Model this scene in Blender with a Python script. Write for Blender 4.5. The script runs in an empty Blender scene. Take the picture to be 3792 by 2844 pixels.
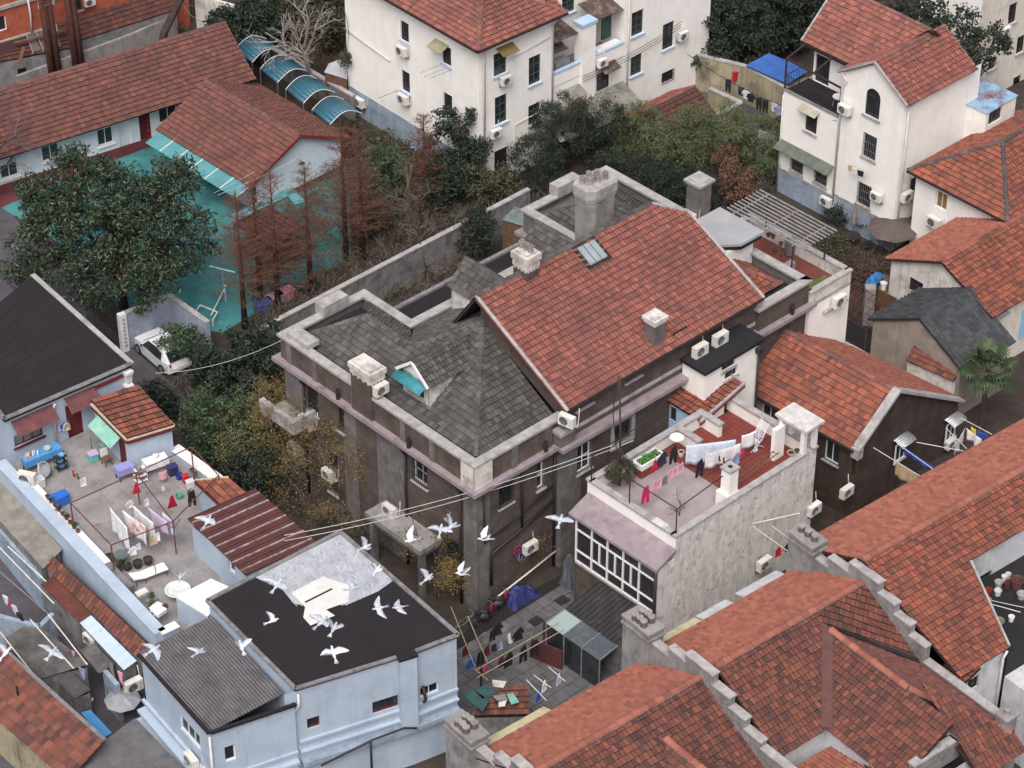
import bpy,bmesh,math,random
import numpy as np
from mathutils import Vector,Matrix

# camera, sky, sun, exposure
SC=bpy.context.scene
COL=SC.collection
PITCH=math.radians(36.8)
CAMZ=90.0
cd=bpy.data.cameras.new('camera');cam=bpy.data.objects.new('camera',cd);COL.objects.link(cam)
cd.sensor_width=36.0;cd.lens=36.0*9800.0/3792.0;cd.clip_start=1.0;cd.clip_end=3000.0
cam.location=(0,-CAMZ/math.tan(PITCH),CAMZ);cam.rotation_euler=(math.pi/2-PITCH,0,0)
SC.camera=cam
SUN_EL,SUN_AZ=math.radians(56),math.radians(190)
wd=bpy.data.worlds.new('World');SC.world=wd;wd.use_nodes=True
nt=wd.node_tree;nt.nodes.clear()
sky=nt.nodes.new('ShaderNodeTexSky');sky.sky_type='NISHITA';sky.sun_disc=False
sky.sun_elevation=SUN_EL;sky.sun_rotation=SUN_AZ;sky.air_density=1.0;sky.dust_density=6.0;sky.ozone_density=0.6
bgn=nt.nodes.new('ShaderNodeBackground');bgn.inputs[1].default_value=0.15
wo=nt.nodes.new('ShaderNodeOutputWorld')
hs=nt.nodes.new('ShaderNodeHueSaturation');hs.inputs['Saturation'].default_value=0.45
nt.links.new(sky.outputs[0],hs.inputs['Color']);nt.links.new(hs.outputs[0],bgn.inputs[0]);nt.links.new(bgn.outputs[0],wo.inputs[0])
sl=bpy.data.lights.new('sun','SUN');sl.energy=1.5;sl.angle=math.radians(40);sl.color=(1.0,0.965,0.93)
sun=bpy.data.objects.new('sun',sl);COL.objects.link(sun)
sun.rotation_euler=(math.pi/2-SUN_EL,0,math.pi-SUN_AZ)
SC.view_settings.view_transform='Standard';SC.view_settings.look='None'
SC.view_settings.exposure=0.17;SC.view_settings.gamma=1.0;SC.view_settings.use_curve_mapping=False
SC.cycles.max_bounces=5;SC.cycles.diffuse_bounces=3;SC.cycles.glossy_bounces=2
SC.cycles.transmission_bounces=4;SC.cycles.transparent_max_bounces=6
SC.cycles.use_denoising=True

# survey helpers: photo sheet point -> place on the site
R=random.Random(7);NR=np.random.default_rng(7)
_S=1300/2212
_O={1:(0,0),2:(1200,0),3:(2492,0),4:(0,950),5:(1200,950),6:(2492,950),7:(0,1894),8:(1200,1894),9:(2492,1894)}
_CAM=Vector(cam.location);_FW=Vector((0,math.cos(PITCH),-math.sin(PITCH)));_UP=Vector((0,math.sin(PITCH),math.cos(PITCH)))
def ray(c,x,y):
 if c:x=_O[c][0]+x*_S;y=_O[c][1]+y*_S
 return Vector(((x-1896)/9800,0,0))-_UP*((y-1422)/9800)+_FW
def at(c,x,y,z):
 d=ray(c,x,y);return _CAM+d*((z-_CAM.z)/d.z)
def V(x,y,z=0.0):return Vector((x,y,z))
def dist_at(c,x,y,t):
 d=ray(c,x,y);return _CAM+d.normalized()*t
class Frame:
 """Local axes of a building: x away to the right, y away to the left, origin at its near corner."""
 def __init__(s,P,yaw):
  a=math.radians(yaw);s.o=V(P[0],P[1]);s.x=V(math.cos(a),math.sin(a));s.y=V(-math.sin(a),math.cos(a));s.yaw=yaw
 def p(s,x,y,z=0.0):return s.o+s.x*x+s.y*y+V(0,0,z)
 def xy(s,c,x,y,z):
  q=at(c,x,y,z)-s.o;return q.dot(s.x),q.dot(s.y)
 def onx(s,c,x,y,X):
  d=ray(c,x,y);q=_CAM-s.o;t=(X-q.dot(s.x))/d.dot(s.x);p=_CAM+d*t;return(p-s.o).dot(s.y),p.z
 def ony(s,c,x,y,Y):
  d=ray(c,x,y);q=_CAM-s.o;t=(Y-q.dot(s.y))/d.dot(s.y);p=_CAM+d*t;return(p-s.o).dot(s.x),p.z

# materials
def lin(c):
 return tuple((v/255/12.92 if v/255<=.04045 else((v/255+.055)/1.055)**2.4)for v in c)+(1.0,)
MATS={}
def mat(name,c1,c2=None,sc=1.5,rough=.85,bump=0.0,bsc=12,dirt=None,dsc=.5,damt=.6,dlo=.5,streak=None,samt=.5,metal=0.0,spec=.35,rnd=None,coat=0.0,alpha=None):
 if name in MATS:return MATS[name]
 m=bpy.data.materials.new(name);m.use_nodes=True;t=m.node_tree;N=t.nodes;L=t.links
 b=N['Principled BSDF'];b.inputs['Roughness'].default_value=rough;b.inputs['Metallic'].default_value=metal
 b.inputs['Specular IOR Level'].default_value=spec;b.inputs['Coat Weight'].default_value=coat
 if alpha is not None:b.inputs['Alpha'].default_value=alpha
 geo=N.new('ShaderNodeNewGeometry')
 def noise(scale,det=4,vec=None,rg=.6):
  n=N.new('ShaderNodeTexNoise');n.inputs['Scale'].default_value=scale;n.inputs['Detail'].default_value=det;n.inputs['Roughness'].default_value=rg
  L.new(vec if vec else geo.outputs['Position'],n.inputs['Vector']);return n.outputs[0]
 def ramp(src,lo,hi):
  r=N.new('ShaderNodeMapRange');r.inputs[1].default_value=lo;r.inputs[2].default_value=hi;L.new(src,r.inputs[0]);return r.outputs[0]
 def mix(f,a,bb,amt=1.0):
  x=N.new('ShaderNodeMix');x.data_type='RGBA'
  if amt!=1.0:
   mu=N.new('ShaderNodeMath');mu.operation='MULTIPLY';mu.inputs[1].default_value=amt;L.new(f,mu.inputs[0]);f=mu.outputs[0]
  L.new(f,x.inputs[0])
  for k,q in((6,a),(7,bb)):
   if isinstance(q,tuple):x.inputs[k].default_value=q
   else:L.new(q,x.inputs[k])
  return x.outputs[2]
 col=lin(c1)
 if rnd:
  oi=N.new('ShaderNodeObjectInfo');ad=N.new('ShaderNodeMath');ad.operation='ADD'
  L.new(oi.outputs['Random'],ad.inputs[0]);L.new(geo.outputs['Random Per Island'],ad.inputs[1])
  fr=N.new('ShaderNodeMath');fr.operation='FRACT';L.new(ad.outputs[0],fr.inputs[0])
  cr=N.new('ShaderNodeValToRGB');L.new(fr.outputs[0],cr.inputs[0]);e=cr.color_ramp.elements
  cols=[c1]+list(rnd)
  while len(e)<len(cols):e.new(.5)
  for i,cc in enumerate(cols):e[i].position=i/(len(cols)-1);e[i].color=lin(cc)
  col=cr.outputs[0]
 if c2:col=mix(ramp(noise(sc),.35,.65),col,lin(c2))
 if dirt:col=mix(ramp(noise(dsc,6,rg=.7),dlo,dlo+.18),col,lin(dirt),damt)
 if streak:
  mp=N.new('ShaderNodeMapping');mp.inputs['Scale'].default_value=(2.2,2.2,.18);L.new(geo.outputs['Position'],mp.inputs[0])
  col=mix(ramp(noise(1.6,5,mp.outputs[0],.7),.52,.75),col,lin(streak),samt)
 if isinstance(col,tuple):b.inputs['Base Color'].default_value=col
 else:L.new(col,b.inputs['Base Color'])
 if bump:
  bp=N.new('ShaderNodeBump');bp.inputs['Strength'].default_value=bump;bp.inputs['Distance'].default_value=.03
  L.new(noise(bsc,5),bp.inputs['Height']);L.new(bp.outputs[0],b.inputs['Normal'])
 MATS[name]=m;return m
plaster=mat('white_plaster',(240,236,232),(232,227,223),1.1,.9,.12,18,dirt=(196,188,180),dsc=.7,damt=.3,dlo=.58,streak=(194,186,178),samt=.28)
plaster_b=mat('cream_plaster',(222,214,204),(208,199,188),1.1,.9,.12,18,dirt=(160,150,140),dsc=.8,damt=.4,streak=(150,142,134),samt=.4)
bluewall=mat('pale_blue_render',(172,194,220),(160,184,212),.8,.85,.08,20,dirt=(140,152,172),dsc=.6,damt=.4,dlo=.56,streak=(128,140,160),samt=.35)
bluebase=mat('blue_grey_base',(152,166,182),(134,148,164),1.4,.9,.2,14,dirt=(90,92,98),dsc=1.0,damt=.6,streak=(88,88,92),samt=.5)
greycem=mat('grey_cement',(132,130,132),(112,110,112),1.8,.92,.25,16,dirt=(76,73,74),dsc=.9,damt=.65,streak=(70,67,68),samt=.6)
coping=mat('pale_stone_coping',(172,168,167),(150,146,146),2.2,.9,.2,14,dirt=(106,102,102),dsc=1.3,damt=.6,streak=(112,107,106),samt=.35)
stone=mat('brown_granolith',(96,84,79),(78,69,66),1.3,.92,.3,22,dirt=(52,47,47),dsc=.6,damt=.7,streak=(58,52,52),samt=.6,rnd=[(84,74,70),(104,90,80),(90,80,77)])
stone_g=mat('grey_granolith',(116,111,110),(98,94,94),1.5,.92,.3,20,dirt=(70,66,66),dsc=.8,damt=.6,streak=(74,69,68),samt=.5,rnd=[(124,118,116),(106,102,102)])
lav=mat('lavender_cement',(150,136,141),(132,121,126),1.6,.9,.15,12,dirt=(104,88,90),dsc=1.1,damt=.7,dlo=.52)
joint=mat('dark_joint',(40,36,37),None,rough=.95)
mortar=mat('pale_mortar',(116,106,100),(92,84,80),1.5,.95)
whitepaint=mat('white_paint',(232,230,230),(222,219,219),2,.6,dirt=(170,164,160),dsc=1.5,damt=.3)
whitestain=mat('stained_whitewash',(214,209,204),(196,190,184),1.6,.9,.15,16,dirt=(128,120,113),dsc=.9,damt=.75,dlo=.5,streak=(120,112,106),samt=.65)
brownwall=mat('dark_brown_pebbledash',(78,64,58),(62,51,48),1.2,.95,.45,40,dirt=(44,38,38),dsc=.7,damt=.6,streak=(46,40,40),samt=.5)
cream=mat('cream_wall',(196,184,160),(180,168,146),1,.9,.1,dirt=(140,130,112),dsc=.8,damt=.5)
yellowwall=mat('yellow_grey_wall',(168,158,132),(146,138,118),.8,.93,.2,dirt=(84,76,66),dsc=.6,damt=.75,streak=(70,64,58),samt=.7)
beigewall=mat('bare_render',(158,146,136),(138,126,118),.9,.93,.25,dirt=(92,80,72),dsc=.8,damt=.55,streak=(96,82,72),samt=.5)
brickred=mat('orange_brick',(170,92,70),(152,80,62),2,.9,.2,30,dirt=(96,52,44),dsc=1,damt=.5)
bitumen=mat('bitumen_felt',(36,30,35),(30,27,31),.7,.85,.25,30,dirt=(48,41,45),dsc=.8,damt=.4)
bitumen2=mat('black_felt',(37,36,39),(30,29,32),.8,.7,.2,25,dirt=(59,59,64),dsc=.7,damt=.5)
concrete=mat('concrete',(150,146,144),(134,130,129),1.2,.92,.2,14,dirt=(92,88,86),dsc=.9,damt=.6,streak=(84,80,79),samt=.55)
terrfloor=mat('terrace_cement',(148,144,144),(128,123,122),1.0,.92,.15,10,dirt=(100,91,85),dsc=1.1,damt=.8,dlo=.53)
glass=mat('dark_glass',(34,38,42),(52,56,60),.8,.12,spec=.6)
glassg=mat('greenish_glass',(92,110,108),(72,88,88),1.5,.2,spec=.6)
frame_g=mat('green_frame',(66,84,80),None,rough=.6)
frame_b=mat('brown_frame',(58,44,44),None,rough=.6)
frame_r=mat('red_brown_frame',(104,40,38),(92,36,36),2,rough=.55)
frame_w=mat('white_frame',(226,226,228),None,rough=.5)
frame_k=mat('black_iron',(40,38,40),(54,48,48),4,rough=.6)
rustbar=mat('rusty_iron',(112,62,54),(90,50,46),3,rough=.8)
pipew=mat('white_pipe',(214,210,206),(196,190,186),2,rough=.5)
pipek=mat('black_pipe',(44,42,44),None,rough=.5)
acw=mat('ac_casing',(220,218,214),(208,204,199),2,.5,dirt=(170,160,150),dsc=2.5,damt=.4,rnd=[(206,202,195),(226,225,222)])
acd=mat('ac_fan_dark',(72,74,78),None,rough=.6)
steel=mat('galvanised_steel',(150,154,158),(128,132,138),3,.45,metal=.5)
bamboo_pole=mat('bamboo_pole',(170,152,120),(150,134,108),4,.7)
wood=mat('weathered_wood',(112,84,64),(92,68,54),3,.85)
fascia_r=mat('red_fascia',(120,52,46),(104,44,40),2,.7)
bark=mat('bark',(78,66,60),(58,49,46),3,.95,.4,12)
bark_g=mat('grey_bark',(132,122,116),(106,97,93),3,.95,.3,12)
bark_r=mat('redwood_bark',(92,58,50),(70,45,42),3,.95,.4,14)
twig_r=mat('rusty_twigs',(115,79,66),(95,65,57),2,.95,rnd=[(129,90,72),(87,63,57)])
twig_g=mat('grey_twigs',(122,108,100),(100,88,84),2,.95)
leaf_mag=mat('magnolia_leaf',(43,58,41),None,rough=.42,spec=.5,rnd=[(34,47,36),(57,72,49),(38,53,39),(74,81,55)])
leaf_dark=mat('dark_leaf',(41,53,43),None,rough=.6,rnd=[(32,41,36),(55,64,49),(39,49,41),(47,55,47)])
leaf_mid=mat('mid_leaf',(62,80,56),None,rough=.6,rnd=[(48,64,48),(78,94,62),(56,72,54)])
leaf_bam=mat('bamboo_leaf',(84,98,66),None,rough=.6,rnd=[(66,80,58),(104,112,76),(78,88,62),(112,104,74)])
leaf_oli=mat('olive_leaf',(72,72,54),None,rough=.7,rnd=[(56,58,46),(88,84,58),(64,60,48)])
leaf_yel=mat('yellow_leaf',(132,112,56),None,rough=.7,rnd=[(104,90,54),(150,126,62),(96,80,52),(116,96,50)])
leaf_rus=mat('rust_leaf',(110,78,60),None,rough=.8,rnd=[(92,66,56),(123,90,67),(82,60,54)])
palm_l=mat('palm_leaf',(58,74,48),None,rough=.55,rnd=[(46,60,42),(76,88,54),(56,68,48)])
soil=mat('dark_soil',(70,60,54),(54,47,44),1.2,.97,.5,8,dirt=(44,40,38),dsc=.7,damt=.6)
T_RED=mat('salmon_roof_tile',(135,86,77),None,rough=.85,dirt=(94,64,63),dsc=.45,damt=.5,streak=(98,69,68),samt=.25,rnd=[(124,77,70),(146,94,85),(131,81,75),(140,89,79),(119,75,70),(112,76,70),(160,98,84),(148,88,76)])
T_ROW=mat('row_roof_tile',(119,72,59),None,rough=.88,dirt=(68,51,53),dsc=.8,damt=.5,streak=(71,55,57),samt=.4,rnd=[(90,60,57),(133,82,68),(109,67,57),(73,55,55),(124,76,61),(100,62,57)])
T_ORG=mat('orange_roof_tile',(137,81,65),None,rough=.85,dirt=(88,56,52),dsc=.5,damt=.35,streak=(89,61,57),samt=.35,rnd=[(126,73,59),(144,90,74),(115,68,59),(140,85,68),(101,64,59),(112,72,62),(158,92,72),(150,84,66)])
T_OLD=mat('old_brown_roof_tile',(116,75,68),None,rough=.9,dirt=(78,59,57),dsc=.5,damt=.5,streak=(76,59,57),samt=.45,rnd=[(103,67,62),(124,80,71),(109,72,66),(93,63,60),(131,85,76)])
T_DRK=mat('dark_red_roof_tile',(96,61,55),None,rough=.9,dirt=(60,46,47),dsc=.8,damt=.6,rnd=[(82,54,51),(106,66,58),(72,50,49)])
T_GRY=mat('grey_roof_tile',(88,84,83),None,rough=.9,dirt=(57,54,54),dsc=.7,damt=.5,streak=(61,56,56),samt=.5,rnd=[(73,70,70),(100,96,94),(81,77,76),(66,63,63),(93,89,87)])
T_BLK=mat('charcoal_roof_tile',(66,68,72),None,rough=.8,dirt=(45,45,48),dsc=.9,damt=.5,rnd=[(55,57,61),(77,79,82),(63,64,68)])
LIP=mat('shade_dark_tile_lip',(50,36,35),(40,31,31),2,.95)  # row-line shade painted as dark colour on tile fronts and side faces
LIPG=mat('shade_dark_grey_lip',(34,32,33),None,rough=.95)  # same painted course-line shade, for grey and charcoal tiles
T_FAR=mat('bright_roof_tile',(154,96,80),None,rough=.88,dirt=(128,80,68),dsc=.6,damt=.35,rnd=[(140,86,73),(162,102,85),(132,80,69),(156,97,81),(120,76,67)])
UNDER=mat('roof_underlay',(58,40,38),None,rough=.95)
UNDERG=mat('grey_underlay',(46,43,44),None,rough=.95)

# mesh builder and scene tree
ORI={}
class MB:
 def __init__(s):s.v=[];s.f=[]
 def add(s,vs,fs):
  n=len(s.v);s.v+=[Vector(q)for q in vs];s.f+=[tuple(i+n for i in f)for f in fs];return s
 def quad(s,a,b,c,d):return s.add((a,b,c,d),((0,1,2,3),))
 def poly(s,pts):return s.add(pts,(tuple(range(len(pts))),))
 def slab(s,pts,h):
  d=Vector((0,0,-h))if not isinstance(h,Vector)else h
  n=len(pts);lo=[Vector(p)+d for p in pts]
  return s.add(list(pts)+lo,[tuple(range(n)),tuple(range(2*n-1,n-1,-1))]+[(i,i+n,(i+1)%n+n,(i+1)%n)for i in range(n)])
 def bar(s,a,b,w,h=None,up=None):
  a=Vector(a);b=Vector(b);h=w if h is None else h;d=(b-a).normalized()
  u=Vector(up)if up is not None else(V(0,0,1)if abs(d.z)<.9 else V(1,0,0))
  sx=d.cross(u).normalized();u=sx.cross(d).normalized();q=[]
  for e in(a,b):
   for i,j in((-1,-1),(1,-1),(1,1),(-1,1)):q.append(e+sx*(i*w/2)+u*(j*h/2))
  return s.add(q,((0,3,2,1),(4,5,6,7),(0,1,5,4),(1,2,6,5),(2,3,7,6),(3,0,4,7)))
 def fbox(s,F,x0,x1,y0,y1,z0,z1):
  P=[F.p(x,y,z)for z in(z0,z1)for x,y in((x0,y0),(x1,y0),(x1,y1),(x0,y1))]
  return s.add(P,((0,3,2,1),(4,5,6,7),(0,1,5,4),(1,2,6,5),(2,3,7,6),(3,0,4,7)))
 def tube(s,pts,r,n=6,r2=None,cap=True):
  pts=[Vector(p)for p in pts];m=len(pts);base=len(s.v);ref=None
  for i,p in enumerate(pts):
   d=(pts[min(i+1,m-1)]-pts[max(i-1,0)])
   d=d.normalized()if d.length>1e-9 else V(0,0,1)
   if ref is None:ref=d.orthogonal().normalized()
   ref=(ref-d*ref.dot(d));ref=ref.normalized()if ref.length>1e-6 else d.orthogonal().normalized()
   bi=d.cross(ref);rr=r if r2 is None else r+(r2-r)*i/max(1,m-1)
   if isinstance(r,(list,tuple)):rr=r[i]
   for k in range(n):
    a=2*math.pi*k/n;s.v.append(p+(ref*math.cos(a)+bi*math.sin(a))*rr)
  for i in range(m-1):
   for k in range(n):s.f.append((base+i*n+k,base+i*n+(k+1)%n,base+(i+1)*n+(k+1)%n,base+(i+1)*n+k))
  if cap:s.f.append(tuple(base+k for k in range(n-1,-1,-1)));s.f.append(tuple(base+(m-1)*n+k for k in range(n)))
  return s
 def lathe(s,c,prof,n=12):
  c=Vector(c);b=len(s.v)
  for r,z in prof:
   for k in range(n):a=2*math.pi*k/n;s.v.append(c+V(r*math.cos(a),r*math.sin(a),z))
  for i in range(len(prof)-1):
   for k in range(n):s.f.append((b+i*n+k,b+i*n+(k+1)%n,b+(i+1)*n+(k+1)%n,b+(i+1)*n+k))
  s.f.append(tuple(b+(len(prof)-1)*n+k for k in range(n)))
  return s
 def ball(s,c,rx,ry=None,rz=None,n=8,m=5):
  ry=ry or rx;rz=rz or rx
  b=len(s.v);c=Vector(c)
  for i in range(m+1):
   t=math.pi*i/m
   for k in range(n):a=2*math.pi*k/n;s.v.append(c+V(rx*math.sin(t)*math.cos(a),ry*math.sin(t)*math.sin(a),rz*math.cos(t)))
  for i in range(m):
   for k in range(n):s.f.append((b+i*n+k,b+(i+1)*n+k,b+(i+1)*n+(k+1)%n,b+i*n+(k+1)%n))
  return s
 def corr(s,A,B,C,D,pitch=.09,amp=.022,axis=0,lap=0):
  A,B,C,D=map(Vector,(A,B,C,D));L=(B-A).length;k=max(4,int(L/pitch)*2);nn=(B-A).cross(D-A).normalized()
  if nn.z<0:nn=-nn
  b=len(s.v)
  for i in range(k+1):
   t=i/k;o=nn*(amp if i%2 else-amp)
   s.v.append(A.lerp(B,t)+o);s.v.append(D.lerp(C,t)+o)
  for i in range(k):s.f.append((b+2*i,b+2*i+2,b+2*i+3,b+2*i+1))
  return s
 def build(s,name,m,parent=None,kind=None,label=None,smooth=False,bevel=0.0,loc=None,cat=None,group=None,solid=0.0):
  o=Vector(ORI[parent.name])if parent else Vector(loc if loc is not None else(0,0,0))
  me=bpy.data.meshes.new(name);me.from_pydata([v-o for v in s.v],[],s.f);me.update()
  if smooth:me.polygons.foreach_set('use_smooth',[True]*len(me.polygons))
  ob=bpy.data.objects.new(name,me);COL.objects.link(ob)
  if m:me.materials.append(m)
  if parent:ob.parent=parent;ORI[ob.name]=tuple(o)
  else:ob.location=o;ORI[ob.name]=tuple(o)
  if solid:md=ob.modifiers.new('s','SOLIDIFY');md.thickness=solid;md.offset=0
  if bevel:md=ob.modifiers.new('b','BEVEL');md.width=bevel;md.segments=1;md.limit_method='ANGLE'
  tag(ob,label,cat,group,kind);return ob
def tag(o,label=None,cat=None,group=None,kind=None):
 if label:o['label']=label
 if cat:o['category']=cat
 if group:o['group']=group
 if kind:o['kind']=kind
 return o
def thing(name,label,cat,loc,group=None):
 o=bpy.data.objects.new(name,None);COL.objects.link(o);o.location=Vector(loc);o.empty_display_size=.3
 ORI[o.name]=tuple(Vector(loc));return tag(o,label,cat,group)
def empty_part(name,parent):
 o=bpy.data.objects.new(name,None);COL.objects.link(o);o.parent=parent;ORI[o.name]=ORI[parent.name];o.empty_display_size=.1;return o
def put(me,name,parent,M):
 o=bpy.data.objects.new(name,me);COL.objects.link(o)
 if parent:o.parent=parent;o.matrix_local=Matrix.Translation(-Vector(ORI[parent.name]))@M;ORI[o.name]=ORI[parent.name]
 else:o.matrix_world=M
 return o
def proto(mb,m,smooth=False):
 me=bpy.data.meshes.new('shared');me.from_pydata([tuple(v)for v in mb.v],[],mb.f);me.update();me.materials.append(m)
 if smooth:me.polygons.foreach_set('use_smooth',[True]*len(me.polygons))
 return me
def np_mesh(name,verts,faces,m,parent=None,kind=None,smooth=False,loc=None):
 me=bpy.data.meshes.new(name);o=np.array(ORI[parent.name]if parent else(loc or(0,0,0)))
 verts=np.asarray(verts,dtype=np.float32)-o.astype(np.float32);faces=np.asarray(faces,dtype=np.int32);k=faces.shape[1]
 me.vertices.add(len(verts));me.vertices.foreach_set('co',verts.ravel())
 me.loops.add(faces.size);me.loops.foreach_set('vertex_index',faces.ravel())
 me.polygons.add(len(faces));me.polygons.foreach_set('loop_start',np.arange(0,faces.size,k,dtype=np.int32))
 me.update(calc_edges=True)
 me.polygons.foreach_set('use_smooth',[bool(smooth)]*len(me.polygons))
 me.materials.append(m);ob=bpy.data.objects.new(name,me);COL.objects.link(ob)
 if parent:ob.parent=parent
 else:ob.location=tuple(o)
 ORI[ob.name]=tuple(o);tag(ob,kind=kind);return ob

# roofs laid tile by tile
_P={'mars':[(0,.030),(.14,.004),(.42,.004),(.5,.026),(.62,.004),(1,.004)],'roll':[(0,.0),(.1,.07),(.25,.1),(.4,.07),(.5,.0),(.75,-.012),(1,.0)]}
TILES={};RIDGES={}
def tile_mesh(w,r,kind,m):
 pr=_P[kind];n=len(pr);vs=[];th=.085 if kind=='mars' else.05
 for y,dz in((-.015,th),(r+.02,.006)):
  for x,z in pr:vs.append((x*w,y,z+dz))
 for x,z in pr:vs.append((x*w,-.02,-.006))
 fs=[]
 for i in range(n-1):
  fs.append((i,i+1,n+i+1,n+i));fs.append((2*n+i,2*n+i+1,i+1,i))
 k=len(vs);vs+=[(0,-.015,0),(0,r+.02,0)];fs.append((0,n,k+1,k));return np.array(vs),np.array(fs)
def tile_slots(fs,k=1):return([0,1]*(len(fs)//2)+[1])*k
def inside(poly,a,b,e=1e-4):
 s=0
 for i in range(len(poly)):
  x0,y0=poly[i];x1,y1=poly[(i+1)%len(poly)];c=(x1-x0)*(b-y0)-(y1-y0)*(a-x0)
  if c>e:p=1
  elif c<-e:p=-1
  else:continue
  if s==0:s=p
  elif s!=p:return False
 return True
def slope(roof,pts,m,w=.235,r=.33,kind='mars',under=UNDER,thick=.10,over=0.0):
 """Convex roof slope; pts[0], pts[1] is the eave. Lays every tile; records whole ones, cuts those at hips and verges."""
 pts=[Vector(p)for p in pts];p0=pts[0];ex=(pts[1]-p0).normalized()
 n=(pts[1]-p0).cross(pts[2]-p0).normalized()
 if n.z<0:n=-n
 es=n.cross(ex).normalized()
 if(pts[2]-p0).dot(es)<0:es=-es
 MB().slab(pts,n*-thick).build('roof_deck',under,roof)
 poly=[((p-p0).dot(ex),(p-p0).dot(es))for p in pts]
 amin=min(p[0]for p in poly);amax=max(p[0]for p in poly);bmax=max(p[1]for p in poly)
 nc=max(1,round((amax-amin)/w));w2=(amax-amin)/nc;nr=max(1,round(bmax/r));r2=bmax/nr
 full,part=[],[]
 for j in range(nr):
  for i in range(nc):
   a=amin+i*w2;b=j*r2;k=sum(inside(poly,x,y,1e-3)for x,y in((a+.01,b+.01),(a+w2-.01,b+.01),(a+.01,b+r2-.01),(a+w2-.01,b+r2-.01)))
   if k==4:full.append((a,b))
   elif k or inside(poly,a+w2/2,b+r2/2):part.append((a,b))
 base,fs=tile_mesh(w2,r2,kind,m);X=np.array(ex);Y=np.array(es);Z=np.array(n);P=np.array(p0)
 key=(round(w2,4),round(r2,4),kind,m.name)
 rec=TILES.setdefault(roof.name,{'roof':roof,'list':[],'clip':[]})
 for a,b in full:
  jz=NR.uniform(0,.018);ja=NR.normal(0,.008);jr=NR.normal(0,.012)
  rec['list'].append((key,base,fs,m,P+X*(a+ja*.3)+Y*(b+ja)+Z*jz,X+Y*jr,Y-X*jr,Z))
 if part:
  vs=[];ff=[]
  for a,b in part:
   o=len(vs)*len(base);q=P+np.outer(base[:,0]+a,X)+np.outer(base[:,1]+b,Y)+np.outer(base[:,2]+NR.uniform(0,.01),Z)
   ff.append(fs+o);vs.append(q)
  bm=bmesh.new();vs=np.concatenate(vs);ff=np.concatenate(ff)
  bv=[bm.verts.new(v)for v in vs]
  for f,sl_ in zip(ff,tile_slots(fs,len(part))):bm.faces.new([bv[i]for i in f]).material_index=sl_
  c=sum(pts,Vector())/len(pts)
  for i in range(len(pts)):
   A,B=pts[i],pts[(i+1)%len(pts)]
   if i==0:continue
   e=(B-A).cross(n).normalized()
   if(c-A).dot(e)>0:e=-e
   bmesh.ops.bisect_plane(bm,geom=bm.verts[:]+bm.edges[:]+bm.faces[:],plane_co=A+e*.01,plane_no=e,clear_outer=True,dist=1e-5)
  me=bpy.data.meshes.new('cut_tiles');
  o=Vector(ORI[roof.name]);bmesh.ops.translate(bm,verts=bm.verts[:],vec=-o);bm.to_mesh(me);bm.free();me.materials.append(m)
  rec['clip'].append(me)
def ridge(roof,A,B,m,r=.10,step=.36,mortar=True):
 A=Vector(A);B=Vector(B);d=(B-A);L=d.length;n=max(1,round(L/step));d=d/L;st=L/n
 sx=d.cross(V(0,0,1)).normalized();up=sx.cross(d).normalized()
 key=(round(st,3),round(r,3),m.name)
 if key not in RIDGES:
  mb=MB();k=6
  for y,rr,dz in((-.02,r*1.08,.012),(st,r*.92,0)):
   for i in range(k+1):
    a=math.pi*(i/k);mb.v.append(V(math.cos(a)*rr,y,math.sin(a)*rr*.8+dz))
  for i in range(k):mb.f.append((i,k+1+i,k+2+i,i+1))
  mb.f.append(tuple(range(k+1)))
  RIDGES[key]=proto(mb,m)
 for i in range(n):
  p=A+d*(i*st);s=1+R.uniform(-.06,.06)
  M=Matrix(((sx.x*s,d.x,up.x*s,p.x),(sx.y*s,d.y,up.y*s,p.y),(sx.z*s,d.z,up.z*s,p.z+R.uniform(-.008,.012)),(0,0,0,1)))
  put(RIDGES[key],'ridge_tile',roof,M)
 if mortar:MB().bar(A,B,r*2.05,.05).build('ridge_mortar',greycem,roof)
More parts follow.
